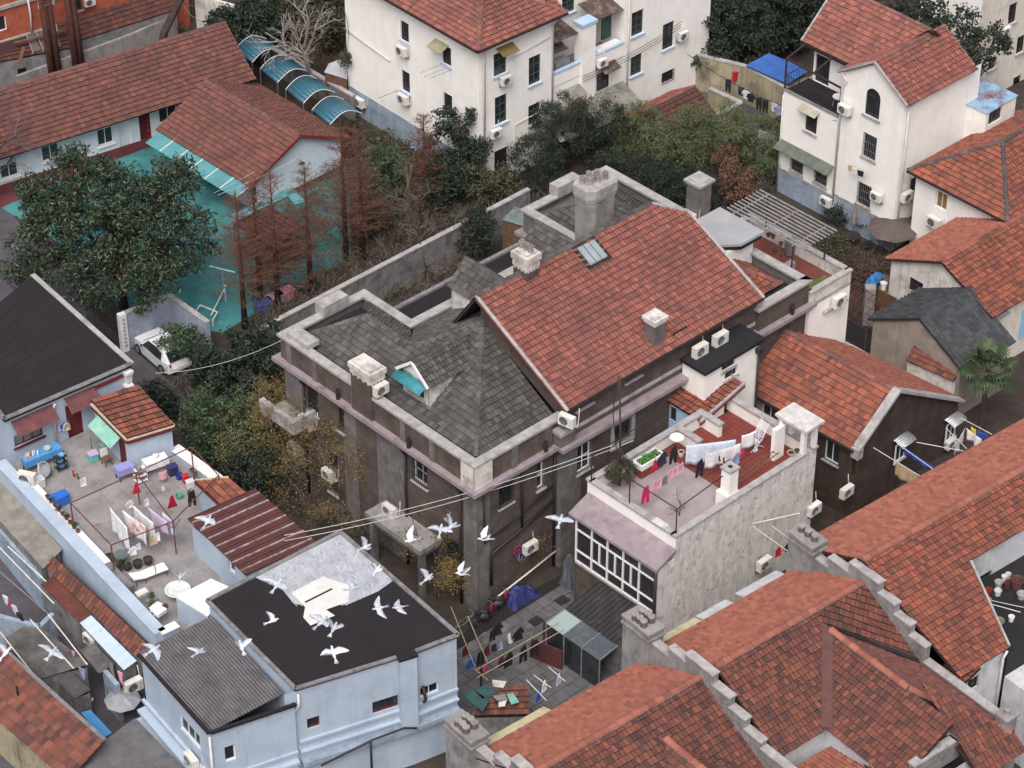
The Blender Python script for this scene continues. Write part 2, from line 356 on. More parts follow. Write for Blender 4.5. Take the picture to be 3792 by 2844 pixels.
def finish_tiles():
 camp=np.array(_CAM);meshes={};byhouse={}
 for k,rec in TILES.items():
  h=rec['roof']
  while h.parent:h=h.parent
  byhouse.setdefault(h.name,[]).append(rec)
 for h,recs in byhouse.items():
  items=[(float(np.linalg.norm(t[4]-camp)),i,j)for i,rec in enumerate(recs)for j,t in enumerate(rec['list'])]
  items.sort();near=set((i,j)for _,i,j in items[:290])
  for i,rec in enumerate(recs):
   roof=rec['roof'];o=np.array(ORI[roof.name]);rest={}
   for j,(key,base,fs,m,p,X,Y,Z)in enumerate(rec['list']):
    if(i,j)in near:
     if key not in meshes:
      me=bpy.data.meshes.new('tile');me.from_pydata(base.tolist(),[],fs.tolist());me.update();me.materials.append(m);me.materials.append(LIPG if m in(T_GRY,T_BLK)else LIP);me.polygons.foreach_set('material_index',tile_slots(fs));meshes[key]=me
     ob=bpy.data.objects.new('roof_tile',meshes[key]);COL.objects.link(ob);ob.parent=roof;q=p-o
     ob.matrix_local=Matrix(((X[0],Y[0],Z[0],q[0]),(X[1],Y[1],Z[1],q[1]),(X[2],Y[2],Z[2],q[2]),(0,0,0,1)))
    else:rest.setdefault(m.name,[]).append((base,fs,m,p,X,Y,Z))
   for mn,lst in rest.items():
    vs=[];ff=[];c=0
    for base,fs,m,p,X,Y,Z in lst:
     vs.append(p+np.outer(base[:,0],X)+np.outer(base[:,1],Y)+np.outer(base[:,2],Z));ff.append(fs+c);c+=len(base)
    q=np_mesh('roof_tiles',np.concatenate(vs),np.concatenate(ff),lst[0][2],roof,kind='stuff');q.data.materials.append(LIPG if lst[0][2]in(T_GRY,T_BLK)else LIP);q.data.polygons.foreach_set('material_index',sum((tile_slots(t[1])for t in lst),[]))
   if rec['clip']:
    bm=bmesh.new()
    for me in rec['clip']:bm.from_mesh(me)
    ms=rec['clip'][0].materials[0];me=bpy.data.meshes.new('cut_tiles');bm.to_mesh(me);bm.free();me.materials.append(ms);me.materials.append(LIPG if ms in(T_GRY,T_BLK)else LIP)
    ob=bpy.data.objects.new('cut_tiles',me);COL.objects.link(ob);ob.parent=roof;ob['kind']='stuff'

# walls, windows
class Wall:
 """Vertical wall plane from A to B (plan points); n faces out."""
 def __init__(s,A,B,out=None):
  s.A=V(A[0],A[1]);s.B=V(B[0],B[1]);s.L=(s.B-s.A).length;s.d=(s.B-s.A)/s.L;s.n=V(s.d.y,-s.d.x)
  if out is None:out=V(_CAM.x,_CAM.y)-s.A
  if s.n.dot(V(out[0],out[1]))<0:s.n=-s.n
 def p(s,t,z,off=0.0):return s.A+s.d*t+s.n*off+V(0,0,z)
 def px(s,c,x,y):
  d=ray(c,x,y);t=(s.A-V(_CAM.x,_CAM.y)).dot(s.n)/V(d.x,d.y).dot(s.n);q=_CAM+d*t
  return(V(q.x,q.y)-s.A).dot(s.d),q.z
def facade(T,W,z0,z1,m,holes=(),t0=0.0,t1=None,name='wall',rev=.13):
 t1=W.L if t1 is None else t1;hs=[(max(t0+.02,a),min(t1-.02,b),max(z0,c),min(z1-.02,d))for a,b,c,d in holes]
 xs=sorted({t0,t1,*[h[0]for h in hs],*[h[1]for h in hs]});zs=sorted({z0,z1,*[h[2]for h in hs],*[h[3]for h in hs]});mb=MB()
 for i in range(len(xs)-1):
  for j in range(len(zs)-1):
   cx=(xs[i]+xs[i+1])/2;cz=(zs[j]+zs[j+1])/2
   if any(h[0]<cx<h[1]and h[2]<cz<h[3]for h in hs):continue
   mb.quad(W.p(xs[i],zs[j]),W.p(xs[i+1],zs[j]),W.p(xs[i+1],zs[j+1]),W.p(xs[i],zs[j+1]))
 for a,b,c,d in hs:
  for(u0,v0),(u1,v1)in(((a,c),(b,c)),((b,c),(b,d)),((b,d),(a,d)),((a,d),(a,c))):
   mb.quad(W.p(u0,v0),W.p(u1,v1),W.p(u1,v1,-rev),W.p(u0,v0,-rev))
 return mb.build(name,m,T)
def wbar(mb,W,t0,t1,z0,z1,o0,o1):
 P=[W.p(t,z,o)for o in(o0,o1)for t,z in((t0,z0),(t1,z0),(t1,z1),(t0,z1))]
 return mb.add(P,((0,3,2,1),(4,5,6,7),(0,1,5,4),(1,2,6,5),(2,3,7,6),(3,0,4,7)))
def window(T,W,a,b,c,d,fm=frame_w,cols=2,rows=2,gm=None,sill=None,bars=None,rev=.13,fw=.06,curtain=None,name='window'):
 gm=gm or glass;mb=MB();i0,i1=-rev-.03,-rev+.04
 for q in((a,a+fw,c,d),(b-fw,b,c,d),(a+fw,b-fw,c,c+fw),(a+fw,b-fw,d-fw,d)):wbar(mb,W,*q,i0,i1)
 ws=(b-a-2*fw)/cols;hs=(d-c-2*fw)/rows;g=.022
 for i in range(1,cols):x=a+fw+ws*i;wbar(mb,W,x-g,x+g,c+fw,d-fw,i0,i1-.01)
 for j in range(1,rows):z=c+fw+hs*j;wbar(mb,W,a+fw,b-fw,z-g*.8,z+g*.8,i0,i1-.012)
 o=mb.build(name,fm,T)
 for i in range(cols):
  for j in range(rows):
   x=a+fw+ws*i;z=c+fw+hs*j;k=MB();wbar(k,W,x+.005,x+ws-.005,z+.005,z+hs-.005,-rev-.02,-rev-.008);k.build('pane',curtain if(curtain and(i+j)%2==0)else gm,o)
 if sill:k=MB();wbar(k,W,a-.10,b+.10,c-.09,c-.002,-rev,.12);k.build('sill',sill,o)
 if bars:
  k=MB();n=max(3,int((b-a)/.14))
  for i in range(n+1):x=a+(b-a)*i/n;wbar(k,W,x-.011,x+.011,c,d,.03,.05)
  for j in range(4):z=c+(d-c)*j/3;wbar(k,W,a,b,z-.012,z+.012,.028,.052)
  k.build('window_bars',bars,o,kind='stuff')
 return o
def wins(T,W,z0,z1,m,specs,name='wall',t0=0.0,t1=None,extra=()):
 """specs: (sheet, x, y, w, h, style dict) -> window centred where the photo shows it on this wall."""
 H=[];todo=[]
 for c,x,y,w,h,st in specs:
  t,z=W.px(c,x,y);H.append((t-w/2,t+w/2,z-h/2,z+h/2));todo.append((H[-1],st))
 f=facade(T,W,z0,z1,m,H+list(extra),t0=t0,t1=t1,name=name)
 for h,st in todo:window(T,W,*h,**st)
 return f
def shell(T,pts,z0,z1,m,skip=(),name='wall'):
 n=len(pts);c=sum((V(p[0],p[1])for p in pts),V(0,0))/n
 for i in range(n):
  if i in skip:continue
  A,B=pts[i],pts[(i+1)%n];mid=(V(A[0],A[1])+V(B[0],B[1]))/2
  facade(T,Wall(A,B,mid-c),z0,z1,m,name=name)
def gable(T,W,zb,t0,t1,tp,zp,m,off=0.0,name='gable_wall'):
 MB().slab([W.p(t0,zb,off),W.p(t1,zb,off),W.p(tp,zp,off)],W.n*-.12).build(name,m,T)
def pipe(T,pts,r=.05,m=pipew,name='downpipe',n=8):return MB().tube(pts,r,n).build(name,m,T,smooth=True)
def wire(label,pts,r=.012,m=pipek,cat='cable',sag=.3,name='cable'):
 A,B=Vector(pts[0]),Vector(pts[1]);q=[A.lerp(B,i/14)-V(0,0,sag*4*(i/14)*(1-i/14))for i in range(15)]
 return MB().tube(q,r,5).build(name,m,None,loc=A,label=label,cat=cat)

# air conditioners (shared meshes, one thing each)
def _ac():
 d={}
 mb=MB();w,h,t=.42,.29,.16
 P=[(x,y,z)for z in(-h,h)for x,y in((-w,-t),(w,-t),(w,t),(-w,t))]
 mb.add(P,((0,3,2,1),(4,5,6,7),(1,2,6,5),(2,3,7,6),(3,0,4,7)))
 cx,rr=-.1,.235;ring=[(cx+rr*math.cos(2*math.pi*k/20),-t,rr*math.sin(2*math.pi*k/20))for k in range(20)]
 b=len(mb.v);mb.v+=[Vector(q)for q in ring]
 co=[0,1,5,4]
 for q,(k0,k1,cc)in enumerate((((10),15,0),(15,20,1),(0,5,5),(5,10,4))):
  for k in range(k0,k1):mb.f.append((cc,b+(k+1)%20,b+k%20)if cc in(0,1,5,4)else())
 mb.f+=[(0,1,b+15),(1,5,b+0),(5,4,b+5),(4,0,b+10)]
 d['body']=proto(mb,acw)
 mb=MB()
 for k in range(5):
  a=2*math.pi*k/5;q=lambda r_,da,y:(cx+r_*math.cos(a+da),y,r_*math.sin(a+da))
  mb.add([q(.05,0,-t+.05),q(.22,.1,-t+.03),q(.22,.75,-t+.07),q(.06,.9,-t+.07)],((0,1,2,3),))
 mb.add([(cx+.07*math.cos(.6*k),-t+.025,.07*math.sin(.6*k))for k in range(10)],(tuple(range(10)),))
 d['fan']=proto(mb,acd)
 mb=MB()
 for rr in(.235,.185,.135,.085,.04):mb.tube([(cx+rr*math.cos(2*math.pi*k/20),-t-.004,rr*math.sin(2*math.pi*k/20))for k in range(21)],.006,4,cap=False)
 for k in range(6):a=math.pi*k/6;mb.tube([(cx+.235*math.cos(a),-t-.006,.235*math.sin(a)),(cx-.235*math.cos(a),-t-.006,-.235*math.sin(a))],.006,4)
 d['grille']=proto(mb,steel)
 mb=MB();mb.bar((.28,-t-.004,-.2),(.28,-t-.004,.2),.16,.006,up=(0,1,0));d['side_panel']=proto(mb,mat('ac_panel',(196,194,192),rough=.5))
 mb=MB();mb.bar((-.3,-.2,-h-.02),(-.3,.34,-h-.02),.04);mb.bar((-.3,.33,-h-.02),(-.3,.33,-h-.34),.04);mb.bar((-.3,-.15,-h-.03),(-.3,.32,-h-.32),.025)
 d['bracket']=proto(mb,rustbar)
 mb=MB();mb.tube([(.44,.06,-.2),(.5,.1,-.26),(.5,.2,-.1),(.48,.3,.25),(.46,.34,.7)],.025,6);d['hose']=proto(mb,mat('ac_hose',(196,190,184),rough=.7),True)
 return d
AC=_ac()
def ac_unit(P,facing,label,s=1.0,bracket=True,hose=True):
 """P = centre of the unit's back lower... facing = plan direction the fan looks to."""
 f=V(facing[0],facing[1]).normalized();xa=V(-f.y,f.x);P=Vector(P)
 T=thing('air_conditioner',label,'air conditioner',P-V(0,0,.3*s),'outdoor air conditioner units')
 M=Matrix(((xa.x*s,-f.x*s,0,P.x),(xa.y*s,-f.y*s,0,P.y),(0,0,s,P.z),(0,0,0,1)))
 for k in('body','fan','grille','side_panel'):put(AC[k],k,T,M)
 if bracket:
  put(AC['bracket'],'bracket',T,M);put(AC['bracket'],'bracket',T,M@Matrix.Translation((.6,0,0)))
 if hose:put(AC['hose'],'hose',T,M)
 return T
def ac_wall(W,c,x,y,label,s=1.0,off=.32,**k):
 t,z=W.px(c,x,y);d=ray(c,x,y)
 q=_CAM+d*(((W.A+W.n*off)-V(_CAM.x,_CAM.y)).dot(W.n)/V(d.x,d.y).dot(W.n))
 return ac_unit(q,W.n,label,s,**k)

# ground, yards and paving
MB().poly([V(-400,-120),V(400,-120),V(400,500),V(-400,500)]).build('ground',soil,None,kind='structure')
asph=mat('asphalt',(86,82,88),(74,71,76),1.2,.95,.2,40,dirt=(62,58,60),dsc=.6,damt=.4)
turq=mat('turquoise_play_surface',(70,138,138),(60,122,126),.5,.85,.1,20,dirt=(46,88,94),dsc=.35,damt=.85,dlo=.46,streak=(88,120,118),samt=.5)
redfl=mat('dark_red_walk',(110,58,62),(94,50,56),1,.9,.1,dirt=(70,44,48),dsc=1,damt=.4)
yard_m=mat('courtyard_flag',(106,104,106),(86,84,86),1.1,.9,.2,14,dirt=(60,58,58),dsc=.7,damt=.6,rnd=[(98,96,98),(114,112,113),(90,88,90)])
def ground_patch(name,pts,m,z):MB().slab([V(p[0],p[1],z)for p in pts],.05).build(name,m,None,kind='structure')
g=lambda c,x,y:at(c,x,y,0)
ground_patch('asphalt_yard',[g(1,-60,1240),g(1,60,1330),g(4,300,0),g(4,560,330),g(4,880,620),g(4,1200,900),g(4,900,1200),g(4,-400,700)],asph,.012)
ground_patch('play_ground',[g(1,10,1310),g(1,400,1130),g(1,1000,900),g(1,1500,1250),g(1,2200,1100),g(1,2212,1616),g(4,1400,480),g(4,800,380),g(4,430,-50)],turq,.022)
ground_patch('corridor_walk',[g(1,-100,1230),g(1,10,1310),g(1,400,1135),g(1,1000,905),g(1,1000,780),g(1,-100,1100)],redfl,.03)
M0=Frame((-1.81,-19.57),43.0)
yard=MB().slab([M0.p(-6,-1.5,.006),M0.p(-6,-14,.006),M0.p(9,-14,.006),M0.p(9,-1.0,.006),M0.p(0,-.3,.006)],.05).build('courtyard',joint,None,kind='structure')
flag=MB();flag.add([(.02,.02,0),(.98,.02,0),(.98,.98,0),(.02,.98,0),(.0,.0,-.04),(1,0,-.04),(1,1,-.04),(0,1,-.04)],((0,1,2,3),(4,5,1,0),(5,6,2,1),(6,7,3,2),(7,4,0,3)))
flag=proto(flag,yard_m)
for i in range(21):
 for j in range(18):
  x=-5.9+i*.7+(.35 if j%2 else 0);y=-13.9+j*.7
  if y>-1.0 or(x>6.2 and y>-8):continue
  p=M0.p(x,y,.024+R.uniform(-.004,.004));k=.69
  put(flag,'paving_flag',yard,Matrix(((M0.x.x*k,M0.y.x*k,0,p.x),(M0.x.y*k,M0.y.y*k,0,p.y),(0,0,1,p.z),(0,0,0,1))))

# ashlar facing: blocks proud of dark joints
BLK={}
_ub=MB();_ub.add([(.0,.0,0),(1,0,0),(1,1,0),(0,1,0),(.0,.0,1),(1,.0,1),(1,1,1),(.0,1,1)],((4,5,6,7),(0,1,5,4),(1,2,6,5),(2,3,7,6),(3,0,4,7)))
_ubn=np.array([tuple(v)for v in _ub.v]);_ubf=np.array(_ub.f)
def ashlar(part,W,t0,t1,z0,z1,m,holes=(),ch=.46,bl=1.05,gap=.03,proud=.018):
 z=z0;row=0;rec=BLK.setdefault(part.name,(part,[]))[1]
 while z<z1-.05:
  h=min(ch,z1-z)
  iv=[(t0,t1)]
  for a,b,c,d in holes:
   if c<z+h*.5<d:
    iv=[q for s,e in iv for q in((s,min(e,a)),(max(s,b),e))if q[1]-q[0]>.04]
  for s,e in iv:
   x=s;first=True
   while x<e-.03:
    l=bl*(.5 if(first and row%2)else 1.0)*R.uniform(.93,1.07);first=False
    if e-(x+l)<.3:l=e-x
    l=min(l,e-x)
    p=W.p(x+gap/2,z+gap/2,-.01);rec.append((m,p,W.d*(l-gap),V(0,0,h-gap),W.n*(proud+R.uniform(0,.008))))
    x+=l
  z+=h;row+=1
def finish_blocks():
 meshes={};houses={}
 for k,(part,rec)in BLK.items():
  h=part
  while h.parent:h=h.parent
  houses.setdefault(h.name,[]).extend((part,)+r for r in rec)
 for h,lst in houses.items():
  lst.sort(key=lambda r:(r[2]-_CAM).length);rest={}
  for i,(part,m,p,X,Y,Z)in enumerate(lst):
   if i<290:
    if m.name not in meshes:meshes[m.name]=proto(_ub,m)
    put(meshes[m.name],'stone_block',part,Matrix(((X.x,Y.x,Z.x,p.x),(X.y,Y.y,Z.y,p.y),(X.z,Y.z,Z.z,p.z),(0,0,0,1))))
   else:rest.setdefault((part.name,m.name),[]).append((part,m,p,X,Y,Z))
  for k,l in rest.items():
   vs=[];ff=[]
   for i,(part,m,p,X,Y,Z)in enumerate(l):
    vs.append(np.array(p)+_ubn[:,:1]*np.array(X)+_ubn[:,1:2]*np.array(Y)+_ubn[:,2:]*np.array(Z));ff.append(_ubf+8*i)
   np_mesh('stone_blocks',np.concatenate(vs),np.concatenate(ff),l[0][1],l[0][0],kind='stuff')
def stone_wall(T,W,z0,z1,bays,specs,t0=0.0,t1=None,rev=.2):
 """bays: (t0, t1, material). specs as in wins. Wall = joint-dark backing with holes, faced with blocks."""
 H=[];todo=[]
 for c,x,y,w,h,st in specs:
  t,z=W.px(c,x,y);H.append((t-w/2,t+w/2,z-h/2,z+h/2));todo.append((H[-1],st))
 f=facade(T,W,z0,z1,mortar,H,t0,t1,rev=rev)
 for a,b,m in bays:ashlar(f,W,a,b,z0,z1,m,H)
 for h,st in todo:
  st=dict(st);st.setdefault('rev',rev);window(T,W,*h,**st)
 return f

# the stone mansion
F=M0
MAN=thing('stone_mansion','brown stone mansion with salmon red tiled roof and grey hipped roofs behind parapets','house',F.p(12,6,0))
ZC,ZP=8.0,9.55
W_L=Wall(F.p(.12,0),F.p(.12,15));W_R=Wall(F.p(.12,.12),F.p(5.6,.12));W_S=Wall(F.p(5.6,-.3),F.p(24.0,-.3));W_Sx=Wall(F.p(5.6,-.3),F.p(5.6,.2))
wst=dict(fm=frame_b,cols=2,rows=3,sill=coping)
stone_wall(MAN,W_L,0,ZC,[(0,1.0,stone_g),(1.0,5.35,stone),(5.35,7.6,stone_g),(7.6,9.2,stone),(9.2,10.3,stone_g),(10.3,13.2,stone),(13.2,15,stone_g)],[(5,605,1365,1.1,1.45,dict(fm=frame_w,cols=2,rows=2,sill=coping,bars=frame_k)),(4,1965,890,1.05,2.0,wst),(4,2145,1010,.6,1.9,wst),(4,2090,1300,1.0,1.6,wst),(5,60,1420,.7,1.6,wst),(8,815,250,1.3,1.6,dict(fm=frame_k,cols=2,rows=3,bars=frame_k)),(8,790,30,.4,.5,dict(fm=frame_w,cols=1,rows=1,sill=coping))])
stone_wall(MAN,W_R,0,ZC,[(0,.95,stone_g),(.95,5.48,stone)],[(5,1145,1500,.95,1.35,dict(fm=frame_k,cols=2,rows=3,sill=coping,bars=frame_k)),(5,1365,1380,.5,1.7,dict(fm=frame_w,cols=1,rows=2,sill=coping))])
stone_wall(MAN,W_S,0,ZC,[(0,1.4,stone_g),(1.4,14.5,stone),(14.5,18.4,stone)],[(5,1640,1265,1.0,1.75,dict(fm=frame_w,cols=2,rows=2,sill=coping)),(5,1878,1100,1.25,1.3,dict(fm=frame_k,cols=2,rows=2)),(8,1500,330,.01,.01,dict())][:2])
f=facade(MAN,W_Sx,0,ZC,mortar);ashlar(f,W_Sx,0,.5,0,ZC,stone_g)
t,z=W_S.px(5,1878,1100);k=MB()
for q in((t-.85,t+.85,z+.68,z+.9),(t-.85,t+.85,z-.9,z-.68),(t-.85,t-.63,z-.68,z+.68),(t+.63,t+.85,z-.68,z+.68)):wbar(k,W_S,*q,.0,.09)
k.build('window_surround',coping,MAN)
for A,B in(((.12,15),(5.7,15)),((5.7,15),(5.7,11.2)),((5.7,11.2),(17.4,11.2)),((17.4,11.2),(17.4,15)),((17.4,15),(23.6,15)),((23.6,15),(23.6,-.3))):
 a,b=F.p(*A),F.p(*B);W=Wall(a,b,(a+b)/2-F.p(12,6));f=facade(MAN,W,0,ZC,mortar);ashlar(f,W,0,W.L,0,ZC,stone)
out=[(-.38,-.38),(5.25,-.38),(5.25,-.8),(24.2,-.8),(24.2,15.4),(17.0,15.4),(17.0,11.6),(6.1,11.6),(6.1,15.4),(-.38,15.4)]
inn=[(.5,.5),(5.9,.5),(5.9,.2),(23.4,.2),(23.4,14.8),(17.8,14.8),(17.8,10.8),(5.3,10.8),(5.3,14.8),(.5,14.8)]
def ring(o,i,z0,z1,name,m):
 n=len(o)
 for k in range(n):
  a,b,c,d=o[k],o[(k+1)%n],i[(k+1)%n],i[k]
  MB().slab([F.p(*a,z1),F.p(*b,z1),F.p(*c,z1),F.p(*d,z1)],z1-z0).build(name,m,MAN)
ring(out,inn,ZC-.02,ZC+.2,'cornice',lav)
mid=[(x+(.16 if x<6 and i in(0,9)else 0),y)for i,(x,y)in enumerate(out)]
def inset(p,d,cx=12,cy=6):
 n=len(p);r=[]
 for k in range(n):
  a,b,c=Vector(p[k-1]),Vector(p[k]),Vector(p[(k+1)%n]);e1=(b-a).normalized();e2=(c-b).normalized()
  n1=Vector((-e1.y,e1.x));n2=Vector((-e2.y,e2.x));q=b+n1*d+n2*d;r.append((q.x,q.y))
 return r
low=inset(out,.16);ring(low,inn,ZC-.24,ZC-.021,'cornice_moulding',stone_g)
pw=inset(out,.36);pi=inset(out,.62)
for k in range(len(pw)):
 if k==2:continue
 a,b=F.p(*pw[k]),F.p(*pw[(k+1)%len(pw)]);c,d=F.p(*pi[(k+1)%len(pw)]),F.p(*pi[k])
 MB().slab([q+V(0,0,ZP)for q in(a,b,c,d)],ZP-ZC-.2).build('parapet',stone_g if k not in(9,0)else stone,MAN)
 co,ci=inset(out,.24),inset(out,.78)
 MB().slab([F.p(*co[k],ZP+.14),F.p(*co[(k+1)%len(pw)],ZP+.14),F.p(*ci[(k+1)%len(pw)],ZP+.14),F.p(*ci[k],ZP+.14)],.138).build('coping',coping,MAN)
MB().fbox(F,19.9,23.84,-.44,-.18,ZC+.2,ZP).build('parapet',stone,MAN);MB().fbox(F,19.7,23.96,-.58,-.02,ZP+.001,ZP+.14).build('coping',coping,MAN)
for y in(.62,3.1,5.3,9.1,12.2,14.3):MB().fbox(F,-.09,.03,y-.18,y+.18,ZC+.2,ZP-.01).build('parapet_pier',coping if y<1 else stone_g,MAN)
for x in(.3,2.6,4.9):MB().fbox(F,x-.2,x+.2,-.10,.03,ZC+.2,ZP-.01).build('parapet_pier',stone_g,MAN)
MB().fbox(F,-.13,1.05,-.13,-.022,ZC+.21,ZP-.005).add([F.p(-.13,-.12,ZC+.21),F.p(-.13,.9,ZC+.21),F.p(-.13,.9,ZP-.005),F.p(-.13,-.12,ZP-.005)],((0,1,2,3),)).build('corner_block',whitestain,MAN)
for y0,y1 in((12.9,14.6),):MB().fbox(F,.1,.9,y0,y1,ZP+.13,ZP+.42).build('parapet_block',coping,MAN)
MB().fbox(F,2.6,4.3,14.6,15.3,ZP+.13,ZP+.75).build('parapet_block',coping,MAN);MB().fbox(F,19.6,21.4,14.6,15.3,ZP+.13,ZP+.75).build('parapet_block',coping,MAN)
MB().slab([F.p(.5,.5,9.05),F.p(23.4,.5,9.05),F.p(23.4,14.7,9.05),F.p(17.9,14.7,9.05),F.p(17.9,10.9,9.05),F.p(5.2,10.9,9.05),F.p(5.2,14.7,9.05),F.p(.5,14.7,9.05)],.1).build('gutter_floor',bitumen2,MAN)
RG=empty_part('grey_roof',MAN);ZE=9.22;KP=.59
gz=lambda d:ZE+d*KP
slope(RG,[F.p(.85,.85,ZE),F.p(6.0,.85,ZE),F.p(6.0,6.0,gz(5.15))],T_GRY,under=UNDERG)
slope(RG,[F.p(.85,8.65,ZE),F.p(.85,.85,ZE),F.p(6.0,6.0,gz(5.15)),F.p(3.4,8.6,gz(2.55)),F.p(.85,8.65,ZE)][:4],T_GRY,under=UNDERG)
slope(RG,[F.p(.85,14.6,ZE),F.p(.85,8.64,ZE),F.p(3.4,8.6,gz(2.55)),F.p(3.4,12.05,gz(2.55))],T_GRY,under=UNDERG)
slope(RG,[F.p(5.1,10.6,gz(.85)),F.p(5.1,14.0,gz(.85)),F.p(3.4,12.05,gz(2.55)),F.p(3.4,8.6,gz(2.55))],T_GRY,under=UNDERG)
slope(RG,[F.p(18.6,10.7,gz(.45)),F.p(5.5,10.7,gz(.45)),F.p(3.4,8.6,gz(2.55)),F.p(6.0,6.0,gz(5.15)),F.p(18.2,6.0,gz(5.15))],T_GRY,under=UNDERG)
ridge(RG,F.p(.85,.85,ZE+.05),F.p(6.0,6.0,gz(5.15)+.05),T_GRY,.13,.42);ridge(RG,F.p(3.4,8.6,gz(2.55)+.05),F.p(6.0,6.0,gz(5.15)+.05),T_GRY,.12,.42)
ridge(RG,F.p(3.4,8.6,gz(2.55)+.05),F.p(3.4,12.05,gz(2.55)+.05),T_GRY,.12,.42);ridge(RG,F.p(.85,14.6,ZE+.05),F.p(3.4,12.05,gz(2.55)+.05),T_GRY,.12,.42)
slope(RG,[F.p(18.2,14.5,ZE),F.p(18.2,7.5,ZE),F.p(20.6,9.0,gz(2.4)),F.p(20.6,12.1,gz(2.4))],T_GRY,under=UNDERG)
slope(RG,[F.p(23.0,7.0,ZE),F.p(23.0,14.5,ZE),F.p(20.6,12.1,gz(2.4)),F.p(20.6,9.0,gz(2.4))],T_GRY,under=UNDERG)
slope(RG,[F.p(23.0,14.5,ZE),F.p(18.2,14.5,ZE),F.p(20.6,12.1,gz(2.4))],T_GRY,under=UNDERG)
ridge(RG,F.p(20.6,9.0,gz(2.4)+.05),F.p(20.6,12.1,gz(2.4)+.05),T_GRY,.12,.42);ridge(RG,F.p(18.2,14.5,ZE+.05),F.p(20.6,12.1,gz(2.4)+.05),T_GRY,.12,.42);ridge(RG,F.p(23.0,14.5,ZE+.05),F.p(20.6,12.1,gz(2.4)+.05),T_GRY,.12,.42)
RO=empty_part('orange_hip_roof',MAN)
slope(RO,[F.p(19.6,.75,ZE),F.p(23.0,.75,ZE),F.p(19.0,4.75,gz(4.0))],T_ORG)
slope(RO,[F.p(23.0,.75,ZE),F.p(23.0,9.5,ZE),F.p(18.2,6.0,gz(5.0)),F.p(18.6,5.15,gz(4.4))],T_ORG)
ridge(RO,F.p(23.0,.75,ZE+.06),F.p(18.9,4.85,gz(4.1)+.06),T_ORG,.12,.38)
RR=empty_part('salmon_roof',MAN);EZ,KR=10.4,.525
rz=lambda y:EZ+(y+.55)*KR
slope(RR,[F.p(5.72,-.55,EZ),F.p(19.95,-.55,EZ),F.p(19.75,4.9,rz(4.9)),F.p(18.2,6.1,rz(6.1)),F.p(5.72,6.1,rz(6.1))],T_RED,w=.225,r=.335)
slope(RR,[F.p(18.4,8.3,10.75),F.p(5.8,8.3,10.75),F.p(5.8,6.12,rz(6.1)),F.p(18.2,6.12,rz(6.1))],T_GRY,under=UNDERG)
ridge(RR,F.p(5.72,6.1,rz(6.1)+.05),F.p(18.2,6.1,rz(6.1)+.05),T_GRY,.13,.45)
for A,B in(((5.68,-.62,EZ+.02),(5.68,6.1,rz(6.1)+.06)),((19.98,-.62,EZ+.04),(19.78,4.9,rz(4.9)+.06)),((19.78,4.9,rz(4.9)+.06),(18.2,6.1,rz(6.1)+.06))):
 MB().bar(F.p(*A),F.p(*B),.16,.1).build('verge_strip',coping,RR)
MB().bar(F.p(5.66,-.6,EZ-.14),F.p(5.66,6.1,rz(6.1)-.14),.05,.2).build('barge_board',fascia_r,RR)
MB().bar(F.p(5.7,-.62,EZ-.03),F.p(19.95,-.62,EZ-.03),.11,.11).build('gutter',frame_k,RR)
MB().slab([F.p(6.0,-.1,9.2),F.p(6.0,-.1,EZ-.05),F.p(6.0,6.1,rz(6.1)-.2),F.p(6.0,6.1,12.2)],F.x*.2).build('gable_wall',stone,MAN)
Wc=Wall(F.p(5.85,-.2),F.p(19.9,-.2));wc=dict(fm=frame_b,cols=3,rows=2,sill=coping)
stone_wall(MAN,Wc,ZC+.2,EZ-.1,[(0,14.05,stone)],[(5,1640,905,1.15,.8,wc),(5,1950,730,1.1,.8,wc),(6,60,505,1.0,.7,wc)])
k=MB();wbar(k,Wc,.5,14.0,ZC+.55,ZC+.75,.0,.06);k.build('string_course',coping,MAN)
MB().fbox(F,5.3,6.3,-.55,.35,ZC+.2,ZC+.95).build('corner_pier',stone_g,MAN);MB().fbox(F,5.2,6.4,-.65,.45,ZC+.951,ZC+1.15).build('pier_cap',coping,MAN)
sz=lambda y:rz(y)+.1
k=MB().slab([F.p(12.2,4.55,sz(4.55)),F.p(13.9,4.55,sz(4.55)),F.p(13.9,6.0,sz(5.95)),F.p(12.2,6.0,sz(5.95))],.08).build('skylight',bitumen2,RR)
for i in range(3):
 x=12.45+i*.42;MB().slab([F.p(x,4.75,sz(4.75)+.08),F.p(x+.36,4.75,sz(4.75)+.08),F.p(x+.36,5.75,sz(5.75)+.08),F.p(x,5.75,sz(5.75)+.08)],.06).build('pane',mat('skylight_glass',(150,160,164),(132,142,148),2,.25),k)
